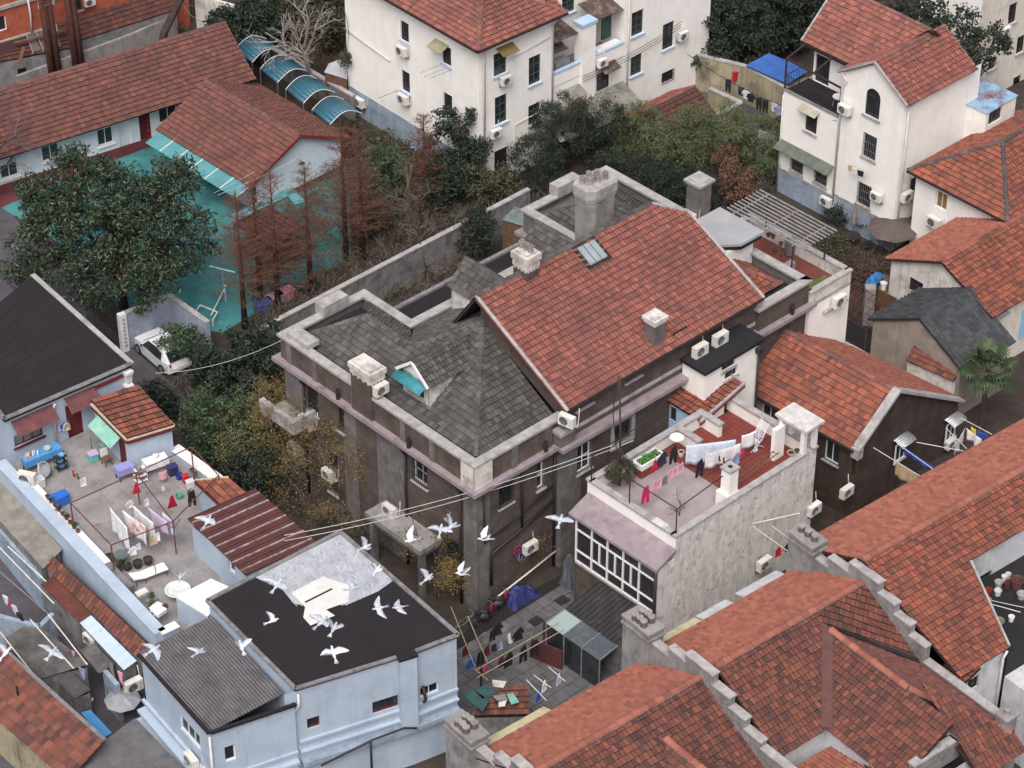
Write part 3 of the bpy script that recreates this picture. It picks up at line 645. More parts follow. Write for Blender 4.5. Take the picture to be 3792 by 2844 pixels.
def chimney(T,Fr_,x,y,sx,sy,z0,z1,m,cap=.5,pots=(),capm=whitestain,teeth=False,lip=.1):
 c=MB().fbox(Fr_,x-sx,x+sx,y-sy,y+sy,z0,z1-cap).build('chimney',m,T)
 MB().fbox(Fr_,x-sx-lip*.3,x+sx+lip*.3,y-sy-lip*.3,y+sy+lip*.3,z1-cap+.001,z1-cap*.55).build('chimney_band',capm,c)
 MB().fbox(Fr_,x-sx-lip,x+sx+lip,y-sy-lip,y+sy+lip,z1-cap*.549,z1-cap*.15).build('chimney_cap',capm,c)
 MB().fbox(Fr_,x-sx*.9,x+sx*.9,y-sy*.9,y+sy*.9,z1-cap*.149,z1).build('chimney_top',capm,c)
 for a,b in pots:
  p=Fr_.p(x+a,y+b,z1);MB().lathe(p,[(.15,0),(.14,.1),(.12,.28),(.16,.3),(.16,.38),(.11,.38),(.1,.25),(.0,.25)],12).build('chimney_pot',concrete,c,smooth=False)
 if teeth:
  for i in range(4):
   u=-sx+(i+.5)*sx/2
   MB().fbox(Fr_,x+u-.07,x+u+.07,y-sy-.015,y-sy-.001,z1-cap-.12,z1-cap).build('drip',capm,c);MB().fbox(Fr_,x-sx-.015,x-sx-.001,y+u*sy/sx-.07,y+u*sy/sx+.07,z1-cap-.12,z1-cap).build('drip',capm,c)
 return c
chimney(MAN,F,.30,8.35,.45,.78,ZC+.2,11.25,stone,.75,teeth=True)
chimney(MAN,F,9.05,6.0,.42,.5,12.4,15.25,stone,.95,pots=((-.0,-.32),(0,0),(0,.32)),teeth=True)
chimney(MAN,F,12.75,.35,.4,.38,8.2,12.35,stone_g,.42)
c=F.p(16.3,8.6);k=MB()
pts=[(-1.0,-.45),(-.65,-.72),(.75,-.72),(1.05,-.45),(1.05,.45),(.75,.7),(-.65,.7),(-1.0,.45)]
big=MB().slab([F.p(16.4+a,8.5+b,14.2)for a,b in pts],5).build('chimney',concrete,MAN,label='tall pale octagonal chimney stack with seven pots')
MB().slab([F.p(16.4+a*1.13,8.5+b*1.13,15.0)for a,b in pts],.55).build('chimney_cap',coping,big);MB().slab([F.p(16.4+a*1.06,8.5+b*1.06,14.449)for a,b in pts],.2).build('chimney_band',coping,big)
for a,b in((-.65,.3),(-.1,.38),(.35,.2),(-.4,-.05),(.05,-.15),(.55,-.2),(.15,.1)):
 MB().lathe(F.p(16.4+a,8.5+b,15.0),[(.17,0),(.14,.1),(.12,.3),(.16,.32),(.16,.42),(.11,.42),(.1,.25),(0,.25)],12).build('chimney_pot',concrete,big)
def dormer(T,x0,x1,yc,hw,zb,ze,zr,awn=True):
 D=empty_part('dormer',T);W=Wall(F.p(x0,yc+hw),F.p(x0,yc-hw),-F.x)
 wins(D,W,zb,ze,whitestain,[],name='dormer_wall',extra=[(hw-.6,hw+.6,zb+.25,zb+.85)]);window(D,W,hw-.6,hw+.6,zb+.25,zb+.85,fm=frame_b,cols=4,rows=1,sill=coping)
 for s in(-1,1):MB().slab([F.p(x0,yc+s*hw,zb),F.p(x0,yc+s*hw,ze),F.p(x1-.6,yc+s*hw,ze),F.p(x0+.1,yc+s*hw,zb-.1)],F.y*(-s*.08)).build('cheek',whitestain,D)
 gable(D,W,ze,0,2*hw,hw,zr-.06,whitepaint)
 for s in(-1,1):
  slope(D,[F.p(x0-.22,yc+s*(hw+.18),ze-.08),F.p(x1-.5,yc+s*(hw+.18),ze-.08),F.p(x1+.35,yc,zr),F.p(x0-.22,yc,zr)],T_GRY,under=UNDERG)
  MB().bar(F.p(x0-.25,yc+s*(hw+.2),ze-.06),F.p(x0-.25,yc,zr+.04),.08,.16).build('barge_board',whitepaint,D)
 ridge(D,F.p(x0-.22,yc,zr+.05),F.p(x1+.35,yc,zr+.05),T_GRY,.12,.4)
 if awn:
  tq=mat('teal_awning',(66,140,150),(54,122,132),2,.5);a=MB();n=8
  for i in range(n):
   t0,t1=i/n,(i+1)/n;q=lambda t:(x0-.1-.62*math.sin(t*1.35),ze-.05-.33*(1-math.cos(t*1.35)))
   (xa,za),(xb,zb_)=q(t0),q(t1);a.quad(F.p(xa,yc+hw+.1,za),F.p(xb,yc+hw+.1,zb_),F.p(xb,yc-hw-.1,zb_),F.p(xa,yc-hw-.1,za))
  a.build('awning',tq,D,solid=.015,smooth=True)
 return D
dormer(MAN,1.5,4.6,6.02,1.0,9.65,11.1,12.0)
DR=empty_part('rear_dormer',MAN)
for xa,xb in((8.15,10.45),(13.2,15.6)):
 xm=(xa+xb)/2
 for x in(xa-.12,xb+.12):slope(DR,[F.p(x,10.9,11.0),F.p(x,8.9,11.0),F.p(xm,7.7,12.15),F.p(xm,10.9,12.15)],T_GRY,under=UNDERG)
 MB().slab([F.p(xa,10.75,9.2),F.p(xb,10.75,9.2),F.p(xb,10.75,11.0),F.p(xm,10.75,12.05),F.p(xa,10.75,11.0)],F.y*-.1).build('dormer_wall',whitestain,DR)
 MB().fbox(F,xa,xa+.1,8.6,10.74,9.2,10.95).build('cheek',whitestain,DR)
 ridge(DR,F.p(xm,10.9,12.2),F.p(xm,7.7,12.2),T_GRY,.12,.4)
MB().slab([F.p(6.2,14.1,8.3),F.p(16.9,14.1,8.3),F.p(16.9,11.7,8.3),F.p(6.2,11.7,8.3)],8.2).build('rear_veranda',bitumen,MAN)
MB().fbox(F,6.15,16.95,11.62,11.9,8.301,8.75).build('veranda_kerb',coping,MAN);MB().fbox(F,6.15,16.95,13.95,14.2,8.301,8.45).build('veranda_kerb',greycem,MAN)
for t in(3.05,5.3):
 pipe(MAN,[W_R.p(t,7.7,.12),W_R.p(t,3.9 if t<4 else.1,.12)],.07,pipek)
pipe(MAN,[W_R.p(5.3,4.6,.14),W_R.p(3.05,3.9,.14),W_R.p(1.2,3.5,.14),W_R.p(.9,3.3,.14),W_R.p(.9,1.4,.14)],.08,pipek,'waste_pipe');pipe(MAN,[W_R.p(5.2,5.5,.12),W_R.p(2.8,4.8,.12),W_R.p(.5,4.4,.12),W_R.p(.45,7.4,.12)],.05,pipek,'waste_pipe')
for y in(1.1,5.25,13.3):pipe(MAN,[F.p(-.02,y,7.7),F.p(-.02,y,.1)],.07,pipek);MB().fbox(F,-.16,.1,y-.14,y+.14,7.45,7.75).build('rainwater_head',pipek,MAN)
pipe(MAN,[W_R.p(5.4,1.1,.2),W_R.p(3.4,.75,.2),W_R.p(1.2,.4,.2)],.05,pipew,'waste_pipe')
for p in(F.p(-.2,4.7,8.45),F.p(-.2,10.2,8.45),F.p(4.6,-.2,8.45),F.p(22.4,-.6,8.45)):MB().lathe(p,[(.11,-.25),(.11,.25),(.08,.3),(.08,.4)],8).build('outlet_pipe',pipek,MAN)
MB().fbox(F,-1.35,.1,2.7,7.0,3.0,3.3).build('porch_roof',concrete,MAN);MB().fbox(F,-1.25,.1,2.8,6.9,2.7,2.999).build('porch_beam',stone_g,MAN)
for y in(2.95,6.7):MB().fbox(F,-1.2,-.9,y-.15,y+.15,0,2.699).build('porch_post',stone_g,MAN)
MB().fbox(F,-1.3,.1,12.6,15.2,5.0,5.2).build('balcony_floor',concrete,MAN);MB().fbox(F,-1.45,-1.15,12.5,15.3,5.2,6.0).build('balcony_wall',coping,MAN);MB().fbox(F,-1.15,.1,12.5,12.75,5.2,6.0).build('balcony_wall',coping,MAN)
k=Wall(F.p(-.6,0),F.p(-.6,15))
AX=thing('roof_terrace_annex','white annex with roof terrace and flat concrete stair house behind the red roof','house',F.p(26,3,0))
shell(AX,[F.p(23.9,-.55),F.p(27.2,-.55),F.p(27.2,7.0),F.p(23.9,7.0)],0,8.0,plaster)
MB().slab([F.p(23.9,-.55,8.02),F.p(27.2,-.55,8.02),F.p(27.2,7.0,8.02),F.p(23.9,7.0,8.02)],.2).build('terrace_floor',mat('terrace_red',(118,66,58),(100,58,52),1,.9,dirt=(80,60,56),dsc=.8,damt=.5),AX)
for q in((23.9,27.2,-.55,-.3),(26.95,27.2,-.299,7.0),(23.9,26.949,6.75,7.0),(23.9,24.15,-.299,2.2)):MB().fbox(F,*q,8.03,8.75).build('parapet',whitestain,AX);MB().fbox(F,q[0]-.06,q[1]+.06,q[2]-.06,q[3]+.06,8.751,8.86).build('coping',coping,AX)
MB().fbox(F,24.3,25.8,2.2,2.6,8.03,8.6).build('planter',concrete,AX);MB().fbox(F,24.4,26.6,-.2,.8,8.03,8.1).build('moss_bed',mat('moss',(92,108,62),(80,92,58),3,.95),AX)
MB().fbox(F,21.3,23.6,3.5,6.2,8.2,10.5).build('stair_house',whitepaint,AX)
MB().slab([F.p(*q,11.0)for q in((20.95,6.4),(24.0,6.4),(24.0,3.1),(22.2,3.1),(20.7,4.3))],.16).build('stair_roof',mat('pale_cement_roof',(160,160,164),(148,148,153),.8,.8,dirt=(150,148,150),dsc=1,damt=.5),AX);MB().slab([F.p(*q,10.83)for q in((21.05,6.3),(23.9,6.3),(23.9,3.2),(22.3,3.2),(20.85,4.4))],.3).build('roof_fascia',bitumen2,AX)
c=F.xy(3,285,1390,10.0);chimney(AX,F,24.0,8.0,.48,.48,7.5,12.1,stone_g,.34,capm=coping,lip=.14)
MB().fbox(F,25.0,26.9,-.75,-.551,7.0,7.12).build('ac_ledge',coping,AX)
pgm=mat('weathered_white',(150,147,147),(126,122,122),3,.8)
PG=thing('pergola','white metal slatted pergola over the roof terrace behind the red roof','pergola',F.p(26.5,3.5,8.9))
for i in range(10):x=24.15+i*.29;MB().bar(F.p(x,.35,11.1),F.p(x,6.0,11.1),.07,.06).build('slat',pgm,PG)
for y in(1.1,3.2,5.4):MB().bar(F.p(24.0,y,11.03),F.p(26.9,y,11.03),.06,.05).build('beam',pgm,PG)
for x,y in((24.1,1.1),(26.8,1.1),(24.1,5.4),(26.8,5.4)):MB().bar(F.p(x,y,8.87),F.p(x,y,11.0),.08).build('post',frame_k,PG)
AN=thing('felt_roofed_annex','white annex with black felt flat roof joined to an orange tiled lean-to','house',F.p(15.5,-1.5,0))
WA=Wall(F.p(14.25,-1.9),F.p(18.4,-1.9))
shell(AN,[F.p(14.25,-1.9),F.p(18.4,-1.9),F.p(18.4,-.31),F.p(14.25,-.31)],0,9.1,plaster,skip=(0,2))
wins(AN,WA,0,9.1,plaster,[(6,350,670,1.0,.7,dict(fm=frame_b,cols=3,rows=1,sill=coping)),(6,365,735,.9,.5,dict(fm=frame_b,cols=3,rows=1,sill=coping))])
MB().slab([F.p(14.05,-.3,9.3),F.p(14.05,-2.1,9.3),F.p(18.6,-2.1,9.3),F.p(18.6,-.3,9.3)],.2).build('felt_roof',bitumen2,AN)
pipe(AN,[F.p(18.2,-2.05,9.0),F.p(18.2,-2.05,.2)],.07,pipek);MB().fbox(F,18.05,18.35,-2.2,-1.91,8.5,8.8).build('rainwater_head',pipek,AN)
LT=empty_part('lean_to_roof',AN)
slope(LT,[F.p(13.2,-2.7,7.0),F.p(13.2,-.3,7.0),F.p(16.4,-.3,7.8),F.p(16.4,-2.7,7.8)],T_ORG)
MB().bar(F.p(13.15,-2.73,7.0),F.p(16.45,-2.73,7.82),.12,.14).build('verge_strip',coping,LT);MB().bar(F.p(13.15,-2.74,6.83),F.p(16.45,-2.74,7.64),.06,.2).build('barge_board',fascia_r,LT);MB().bar(F.p(16.4,-.3,7.86),F.p(16.4,-2.7,7.86),.12,.1).build('verge_strip',coping,LT)
WB=Wall(F.p(13.4,-.31),F.p(13.4,-2.5));wins(AN,WB,0,6.95,bluewall,[(5,2185,985,.75,.9,dict(fm=frame_b,cols=2,rows=2))])
WB2=Wall(F.p(13.4,-2.5),F.p(16.3,-2.5));wins(AN,WB2,0,6.95,plaster,[(6,345,945,.55,1.5,dict(fm=frame_b,cols=1,rows=2))]);MB().slab([WB2.p(0,6.95),WB2.p(2.9,6.95),WB2.p(2.9,7.65),WB2.p(0,6.97)],WB2.n*-.1).build('gable_wall',plaster,AN)
shell(AN,[F.p(16.3,-2.5),F.p(16.3,-1.9),F.p(14.3,-1.9),F.p(13.4,-.31)],0,7.6,plaster,skip=(1,2,3))

# terraced row, lower right: three stepped units
Q=Frame((9.05,-32.6),38.6)
roughc=mat('rough_render',(150,146,146),(128,124,125),1.4,.92,.2,14,dirt=(86,82,82),dsc=1.1,damt=.7,streak=(80,76,76),samt=.7)
greywhite=mat('grey_white_wall',(206,206,210),(190,190,195),1,.9,.1,dirt=(140,138,138),dsc=.8,damt=.5,streak=(124,120,118),samt=.5)
def stepped_wall(T,x,w,steps,m=roughc):
 for y0,y1,z0,z1 in steps:
  s=MB().fbox(Q,x-w/2,x+w/2,y1,y0,z0,z1).build('wall_step',m,T);MB().fbox(Q,x-w/2-.05,x+w/2+.05,y1-.05,y0+.02,z1+.001,z1+.09).build('coping',coping,s)
def stack(T,x,y0,y1,z0,z1,pots,w=.95):
 ym=(y0+y1)/2;s=MB().fbox(Q,x-w/2,x+w/2,y0,y1,z0,z1-.5).build('chimney',roughc,T)
 MB().fbox(Q,x-w/2-.07,x+w/2+.07,y0-.07,y1+.07,z1-.499,z1-.38).build('chimney_band',roughc,s);MB().fbox(Q,x-w/2,x+w/2,y0,y1,z1-.379,z1-.12).build('chimney_neck',roughc,s);MB().fbox(Q,x-w/2-.06,x+w/2+.06,y0-.06,y1+.06,z1-.119,z1).build('chimney_cap',concrete,s)
 for a,b in pots:MB().lathe(Q.p(x+a,ym+b,z1),[(.19,0),(.16,.05),(.16,.26),(.14,.28)],12).build('chimney_pot',mat('brown_pot',(108,94,88),(90,80,76),3,.9),s);MB().lathe(Q.p(x+a,ym+b,z1+.28),[(.18,0),(.18,.07),(0,.09)],12).build('pot_lid',concrete,s)
RT=[thing('terraced_house',l,'house',Q.p(xm,0,0),'stepped terraced row')for l,xm in(('lowest terraced house of the row, at the bottom edge of the picture',-5),('middle terraced house with red ridge tiles and a cross wing, between two chimney stacks',5),('highest terraced house of the row, long orange roof at the right edge',16))]
six=[(-.25,-.3),(.22,-.3),(-.22,0),(.25,0),(-.25,.3),(.2,.3)]
def row_roof(T,x0,x1,ye,ze,yr,zr,yn,zn,m=T_ROW,xn1=None):
 r=empty_part('roof',T);slope(r,[Q.p(x1,ye,ze),Q.p(x0,ye,ze),Q.p(x0,yr,zr),Q.p(x1,yr,zr)],T_FAR,w=.225,r=.33)
 slope(r,[Q.p(x0,yn,zn),Q.p(x1 if xn1 is None else xn1,yn,zn),Q.p(x1 if xn1 is None else xn1,yr,zr),Q.p(x0,yr,zr)],m,w=.225,r=.33);ridge(r,Q.p(x0,yr,zr+.05),Q.p(x1,yr,zr+.05),T_FAR,.19,.45)
 return r
lift_=lambda p,z:V(p.x,p.y,z)
T1=RT[0];r1=row_roof(T1,-10.2,-.25,4.5,5.7,.55,7.6,-4.2,5.2)
shell(T1,[Q.p(-10.2,-4),Q.p(-.1,-4),Q.p(-.1,4.3),Q.p(-10.2,4.3)],0,5.4,greywhite)
stack(T1,-10.0,4.3,6.2,3.5,6.9,six);stepped_wall(T1,-10.0,.4,[(4.3,3.0,4,6.3),(3.0,1.8,4,6.9),(1.8,0,4,7.6)])
w1=empty_part('wing_roof',T1)
slope(w1,[Q.p(-1.2,-9.5,5.2),Q.p(-1.2,-4.4,5.2),Q.p(-3.6,-1.2,6.9),Q.p(-3.6,-9.5,6.9)],T_ROW);slope(w1,[Q.p(-6.4,-4.4,5.2),Q.p(-6.4,-9.5,5.2),Q.p(-3.6,-9.5,6.9),Q.p(-3.6,-1.0,6.9)],T_ROW);ridge(w1,Q.p(-3.6,-1.0,6.95),Q.p(-3.6,-9.5,6.97),T_FAR,.18,.45)
T2=RT[1];r2=row_roof(T2,.15,9.4,4.2,6.4,0,8.4,-4.35,6.03,xn1=6.3)
slope(r2,[Q.p(6.3,-1.1,7.8),Q.p(9.4,-4.0,6.22),Q.p(9.4,0,8.4),Q.p(6.3,0,8.4)],T_ROW)
shell(T2,[Q.p(.1,-4.1),Q.p(3.3,-4.1),Q.p(3.3,-9.6),Q.p(9.4,-9.6),Q.p(9.4,4.0),Q.p(.1,4.0)],0,5.9,greywhite)
stack(T2,-.1,3.75,5.55,4.0,8.1,six);stepped_wall(T2,-.1,.36,[(3.75,2.7,5,7.35),(2.7,1.55,5,7.85),(1.55,-.3,5,8.3),(-.3,-1.45,5,7.75),(-1.45,-2.5,5,7.2),(-2.5,-3.6,5,6.65),(-3.6,-9,0,6.3)])
w2=empty_part('wing_roof',T2)
slope(w2,[Q.p(3.1,-8.9,6.03),Q.p(3.1,-4.35,6.03),Q.p(6.3,-1.0,7.9),Q.p(6.3,-8.9,7.9)],T_ROW)
slope(w2,[Q.p(9.4,-4.2,6.15),Q.p(9.4,-9.9,6.15),Q.p(6.3,-6.1,7.9),Q.p(6.3,-1.2,7.9)],T_OLD)
slope(w2,[Q.p(6.6,-10.6,5.6),Q.p(9.5,-10.6,5.6),Q.p(9.4,-9.9,6.15),Q.p(6.4,-6.1,7.88)],T_ROW)
ridge(w2,Q.p(6.3,-1.15,7.97),Q.p(6.3,-6.1,7.97),T_FAR,.18,.45);ridge(w2,Q.p(6.3,-6.1,7.97),Q.p(9.3,-9.8,6.25),T_FAR,.18,.45)
MB().bar(Q.p(3.05,-4.4,6.2),Q.p(6.25,-.95,8.08),.5,.03).build('valley_gutter',mat('brown_flashing',(96,62,58),(80,54,52),2,.7),w2);MB().bar(Q.p(6.35,-.9,8.08),Q.p(9.3,-4.0,6.42),.22,.03).build('valley_gutter',bitumen2,w2)
for q in((6.5,6.85,-9.0,-5.9),(3.9,6.499,-9.0,-8.65)):MB().fbox(Q,*q,5.6,6.75).build('parapet',roughc,T2);MB().fbox(Q,q[0]-.05,q[1]+.05,q[2]-.05,q[3]+.05,6.751,6.86).build('coping',coping,T2)
fr=empty_part('wing_end_roof',T2);A,B,C,D=at(9,740,1640,4.9),at(9,1090,1435,4.9),at(9,1330,1660,5.5),at(9,980,1870,5.5);slope(fr,[A,B,C,D],T_FAR)
MB().bar(B+V(0,0,.12),C+V(0,0,.14),.9,.05).build('felt_strip',bitumen2,T2)
MB().slab([lift_(p,4.75)for p in(A,B,C,D)],4.7).build('end_wing',greywhite,T2)
for i in range(7):p=B.lerp(C,R.uniform(.1,.95))+V(R.uniform(-.3,.3),R.uniform(-.3,.3),.2);MB().bar(p,p+V(R.uniform(-.25,.25),R.uniform(.1,.3),.02),.16,.05).build('loose_tile',T_ORG,T2)
T3=RT[2]
stepped_wall(T3,9.6,.36,[(3.1,2.3,5,7.75),(2.3,.95,5,8.35),(.95,-1.0,5,8.95),(-1.0,-2.1,5,8.4),(-2.1,-3.15,5,7.85),(-3.15,-4.2,5,7.25),(-4.2,-8.9,0,6.35)])
stack(T3,9.6,3.1,4.7,5.0,8.6,[(0,-.45),(0,0),(0,.45)])
r3=empty_part('roof',T3)
slope(r3,[Q.p(27,4.7,7.3),Q.p(9.8,4.7,7.3),Q.p(9.8,.5,9.2),Q.p(27,.5,9.2)],T_FAR,w=.225,r=.33)
slope(r3,[Q.p(9.8,-6.1,6.55),Q.p(13.1,-6.1,6.55),Q.p(14.6,-2.0,8.19),Q.p(14.6,.5,9.2),Q.p(9.8,.5,9.2)],T_ORG,w=.225,r=.33)
slope(r3,[Q.p(14.6,-1.9,8.2),Q.p(27,-1.9,8.2),Q.p(27,.5,9.2),Q.p(14.6,.5,9.2)],T_ORG,w=.225,r=.33)
ridge(r3,Q.p(9.8,.5,9.25),Q.p(27,.5,9.25),T_FAR,.19,.45);MB().bar(Q.p(13.1,-6.1,6.65),Q.p(14.6,-2.0,8.3),.1,.12).build('verge_strip',coping,r3)
shell(T3,[Q.p(9.8,-5.9),Q.p(13.0,-5.9),Q.p(14.5,-1.6),Q.p(27,-1.6),Q.p(27,4.5),Q.p(9.8,4.5)],0,6.4,greywhite,skip=(0,2))
W3=Wall(Q.p(9.8,-5.9),Q.p(13.0,-5.9));wins(T3,W3,0,6.5,greywhite,[(9,1890,1085,.75,.75,dict(fm=frame_k,cols=2,rows=2))])
W4=Wall(Q.p(14.5,-1.6),Q.p(27,-1.6));wins(T3,W4,0,8.1,greywhite,[(9,1950,440,1.3,.85,dict(fm=frame_g,cols=3,rows=2,sill=coping))])
pipe(T3,[Q.p(13.0,-6.1,6.4),Q.p(12.85,-6.05,6.0),Q.p(12.85,-6.05,.5)],.07,pipew)
MB().fbox(Q,13.2,27,-6.0,-1.61,3.6,6.0).build('flat_roof_wing',bitumen2,T3);MB().fbox(Q,13.2,27,-9.5,-6.01,0,4.6).build('rear_yard_wing',greywhite,T3)
MB().fbox(Q,9.0,9.6,-10.0,-9.0,0,6.0).build('chimney',roughc,T3);MB().fbox(Q,8.95,9.65,-9.75,-9.1,6.001,7.0).build('chimney',roughc,T3);MB().fbox(Q,8.88,9.72,-9.82,-9.03,7.001,7.12).build('chimney_cap',concrete,T3);MB().lathe(Q.p(9.3,-9.42,7.12),[(.16,0),(.14,.06),(.14,.25),(.17,.27),(0,.3)],12).build('chimney_pot',concrete,T3)
lt=empty_part('porch_roof',T3);slope(lt,[Q.p(9.9,-6.2,6.0),Q.p(9.9,-4.8,6.0),Q.p(11.1,-4.8,6.5),Q.p(11.1,-6.2,6.5)],T_ROW)
hood=mat('cream_sheet',(198,188,152),(182,172,140),1.5,.7,dirt=(120,112,92),dsc=1.2,damt=.6);greysheet=mat('pale_sheet',(196,196,200),(178,178,183),1.5,.7,dirt=(120,116,116),dsc=1.2,damt=.5)
for x0,x1,yy,z,m in((-9.4,-5.4,4.6,5.5,hood),(.6,3.6,4.35,6.1,hood),(3.7,5.6,4.35,6.15,greysheet),(6.2,8.9,4.35,6.2,greysheet)):
 MB().slab([Q.p(x0,yy,z),Q.p(x1,yy,z),Q.p(x1,yy+.8,z-.25),Q.p(x0,yy+.8,z-.25)],.05).build('window_hood',m,T2 if x0>0 else T1)

# white house with the roof terrace
FE=Frame(at(0,2503,1985,7.2),43.3);ZT=2.0
TE=thing('terrace_house','white house with red floored roof terrace, flaking whitewash wall and lavender roofed sunroom','house',FE.p(5,3,0))
scale_m=mat('flaking_whitewash',(224,218,214),(206,199,194),1.0,.9,.3,9,dirt=(134,126,120),dsc=1.3,damt=.85,dlo=.53,streak=(128,120,114),samt=.6)
WE=Wall(FE.p(0,0),FE.p(10.3,0));facade(TE,WE,0,7.1,scale_m)
fk=MB()
for i in range(700):
 a=R.uniform(.3,10.0);z=R.uniform(.9,6.9);w=R.uniform(.1,.3);h=R.uniform(.15,.5);fk.add([WE.p(a,z,.004),WE.p(a+w,z+R.uniform(-.08,.08),.012),WE.p(a+w*R.uniform(.6,1),z+h,.02),WE.p(a+R.uniform(-.05,.05),z+h*R.uniform(.7,1),.006)],((0,1,2,3),))
fk.build('paint_flakes',mat('paint_flake',(212,207,203),None,rough=.9,rnd=[(196,190,185),(206,200,196),(176,170,165),(216,212,208)]),TE,kind='stuff')
facade(TE,Wall(FE.p(0,0),FE.p(0,6.1)),0,7.1,plaster);facade(TE,Wall(FE.p(0,6.1),FE.p(10.3,6.1),FE.y),0,7.1,plaster);facade(TE,Wall(FE.p(10.3,0),FE.p(10.3,6.1),FE.x),0,7.1,plaster)
redtile=mat('red_quarry_tile',(128,62,52),(114,54,47),3,.75,dirt=(104,54,48),dsc=1.2,damt=.5,rnd=[(120,58,50),(134,68,56)])
pinkcem=mat('pinkish_cement',(160,148,150),(146,134,137),1.2,.9,dirt=(140,124,126),dsc=1,damt=.5)
MB().fbox(FE,.25,5.0,.25,5.85,6.2,6.35).build('terrace_floor',pinkcem,TE)
fl=MB().fbox(FE,5.0,10.05,.25,5.85,6.2,6.33).build('terrace_floor',joint,TE)
tl=MB();tl.add([(0,0,0),(1,0,0),(1,1,0),(0,1,0)],((0,1,2,3),));tl=proto(tl,redtile)
for i in range(17):
 for j in range(17):
  p=FE.p(5.02+i*.3,.3+j*.325,6.335+R.uniform(0,.003));put(tl,'floor_tile',fl,Matrix(((FE.x.x*.285,FE.y.x*.31,0,p.x),(FE.x.y*.285,FE.y.y*.31,0,p.y),(0,0,1,p.z),(0,0,0,1))))
for q in((.0,9.4,.0,.24),(.0,.24,.241,5.85),(.0,8.0,5.86,6.1),(8.0,8.24,4.6,6.1),(10.06,10.3,.0,6.1),(6.2,6.44,4.4,5.859)):
 MB().fbox(FE,q[0]+.004,q[1]-.004,q[2]+.004,q[3]-.004,6.35,7.1).build('parapet',plaster,TE);MB().fbox(FE,q[0]-.07,q[1]+.07,q[2]-.07,q[3]+.07,7.101,7.22+.004*q[0]/10).build('coping',coping,TE)
MB().slab([FE.p(-.1,.8,7.245),FE.p(.34,.8,7.245),FE.p(.34,1.6,7.245),FE.p(-.1,1.6,7.245)],.02).build('slab_patch',whitestain,TE)
c=MB().fbox(FE,4.05,4.65,.26,.85,6.35,8.7).build('chimney',plaster,TE);MB().fbox(FE,3.9,4.75,.25,1.0,6.351,7.3).build('chimney_base',plaster,c);MB().fbox(FE,3.98,4.72,.2,.92,8.701,8.8).build('chimney_cap',coping,c);MB().lathe(FE.p(4.35,.55,8.8),[(.12,0),(.12,.03),(.08,.04),(0,.01)],10).build('flue',frame_k,c)
for x,y in((9.35,.12),(10.15,.12),(9.35,1.6),(10.15,1.6)):MB().fbox(FE,x-.12,x+.12,y-.12,y+.12,7.225,8.7).build('porch_post',whitepaint,TE)
MB().fbox(FE,9.1,10.5,-.2,1.9,8.7,8.85).build('porch_roof',mat('stained_slab',(206,203,200),(190,186,183),2,.85,dirt=(132,124,116),dsc=1.3,damt=.5),TE);MB().fbox(FE,8.6,9.34,1.35,1.6,6.35,8.3).build('porch_wall',plaster,TE)
LR=MB().slab([FE.p(-.02,-.1,6.4),FE.p(-.02,6.0,6.4),FE.p(-1.4,6.0,5.85),FE.p(-1.4,-.1,5.85)],.16).build('sunroom_roof',lav,TE)
MB().fbox(FE,-1.15,-.01,.0,.12,0,5.7).build('sunroom_side',scale_m,TE);MB().fbox(FE,-1.15,-.01,5.6,5.75,0,5.7).build('sunroom_side',stone,TE)
WS=Wall(FE.p(-1.2,5.6),FE.p(-1.2,.1));facade(TE,WS,0,2.75,stone,name='sunroom_plinth');MB().fbox(FE,-1.3,-1.1,.1,5.6,2.751,2.85).build('sunroom_sill',concrete,TE)
S0=5.5/5
k=MB()
for i in range(6):wbar(k,WS,i*S0-.045,i*S0+.045,2.85,5.72,-.03,.06)
for z in(2.9,3.6,4.95,5.68):wbar(k,WS,0,5.5,z-.04,z+.04,-.025,.055)
for i in range(1,4):wbar(k,WS,(i+.5)*S0-.04,(i+.5)*S0+.04,3.64,4.91,-.02,.07)
sr=k.build('sunroom_frame',frame_w,TE)
for i in range(5):
 for z0,z1 in((2.94,3.56),(3.64,4.91),(4.99,5.64)):k=MB();wbar(k,WS,i*S0+.05,(i+1)*S0-.05,z0,z1,-.015,-.005);k.build('pane',mat('sunroom_glass',(60,52,50),(44,42,44),1.2,.15,spec=.6),sr)
pipe(TE,[FE.p(-1.35,-.02,5.7),FE.p(-1.35,.0,.2)],.08,pipek)

# orange gabled cottage with dark pebbledash gable
FF=Frame((17.99,-12.01),45.0)
TF=thing('gabled_cottage','cottage with orange tiled gable roof and dark brown pebbledash end wall','house',FF.p(4,4,0))
WG=Wall(FF.p(0,0),FF.p(8.9,0));WFl=Wall(FF.p(0,0),FF.p(0,7.4))
wins(TF,WG,0,3.0,brownwall,[(6,1410,1215,.75,1.0,dict(fm=frame_w,cols=2,rows=1,sill=coping))][:0]+[(6,1415,1215,.8,1.05,dict(fm=frame_w,cols=2,rows=1,sill=coping)),(6,1720,1080,.8,1.0,dict(fm=frame_w,cols=2,rows=1,sill=coping))]if False else[],name='wall')
MB().slab([FF.p(0,0,3.0),FF.p(8.9,0,3.0),FF.p(8.9,0,3.15),FF.p(2.9,0,6.95),FF.p(0,0,5.0)],FF.y*.25).build('gable_wall',brownwall,TF)
for A,B in(((-.1,-.06,4.95),(2.9,-.06,7.12)),((2.9,-.06,7.12),(9.0,-.06,3.2))):MB().bar(FF.p(*A),FF.p(*B),.5,.16).build('gable_coping',coping,TF)
MB().fbox(FF,-.3,.12,-.3,.2,4.3,4.95).build('kneeler',coping,TF)
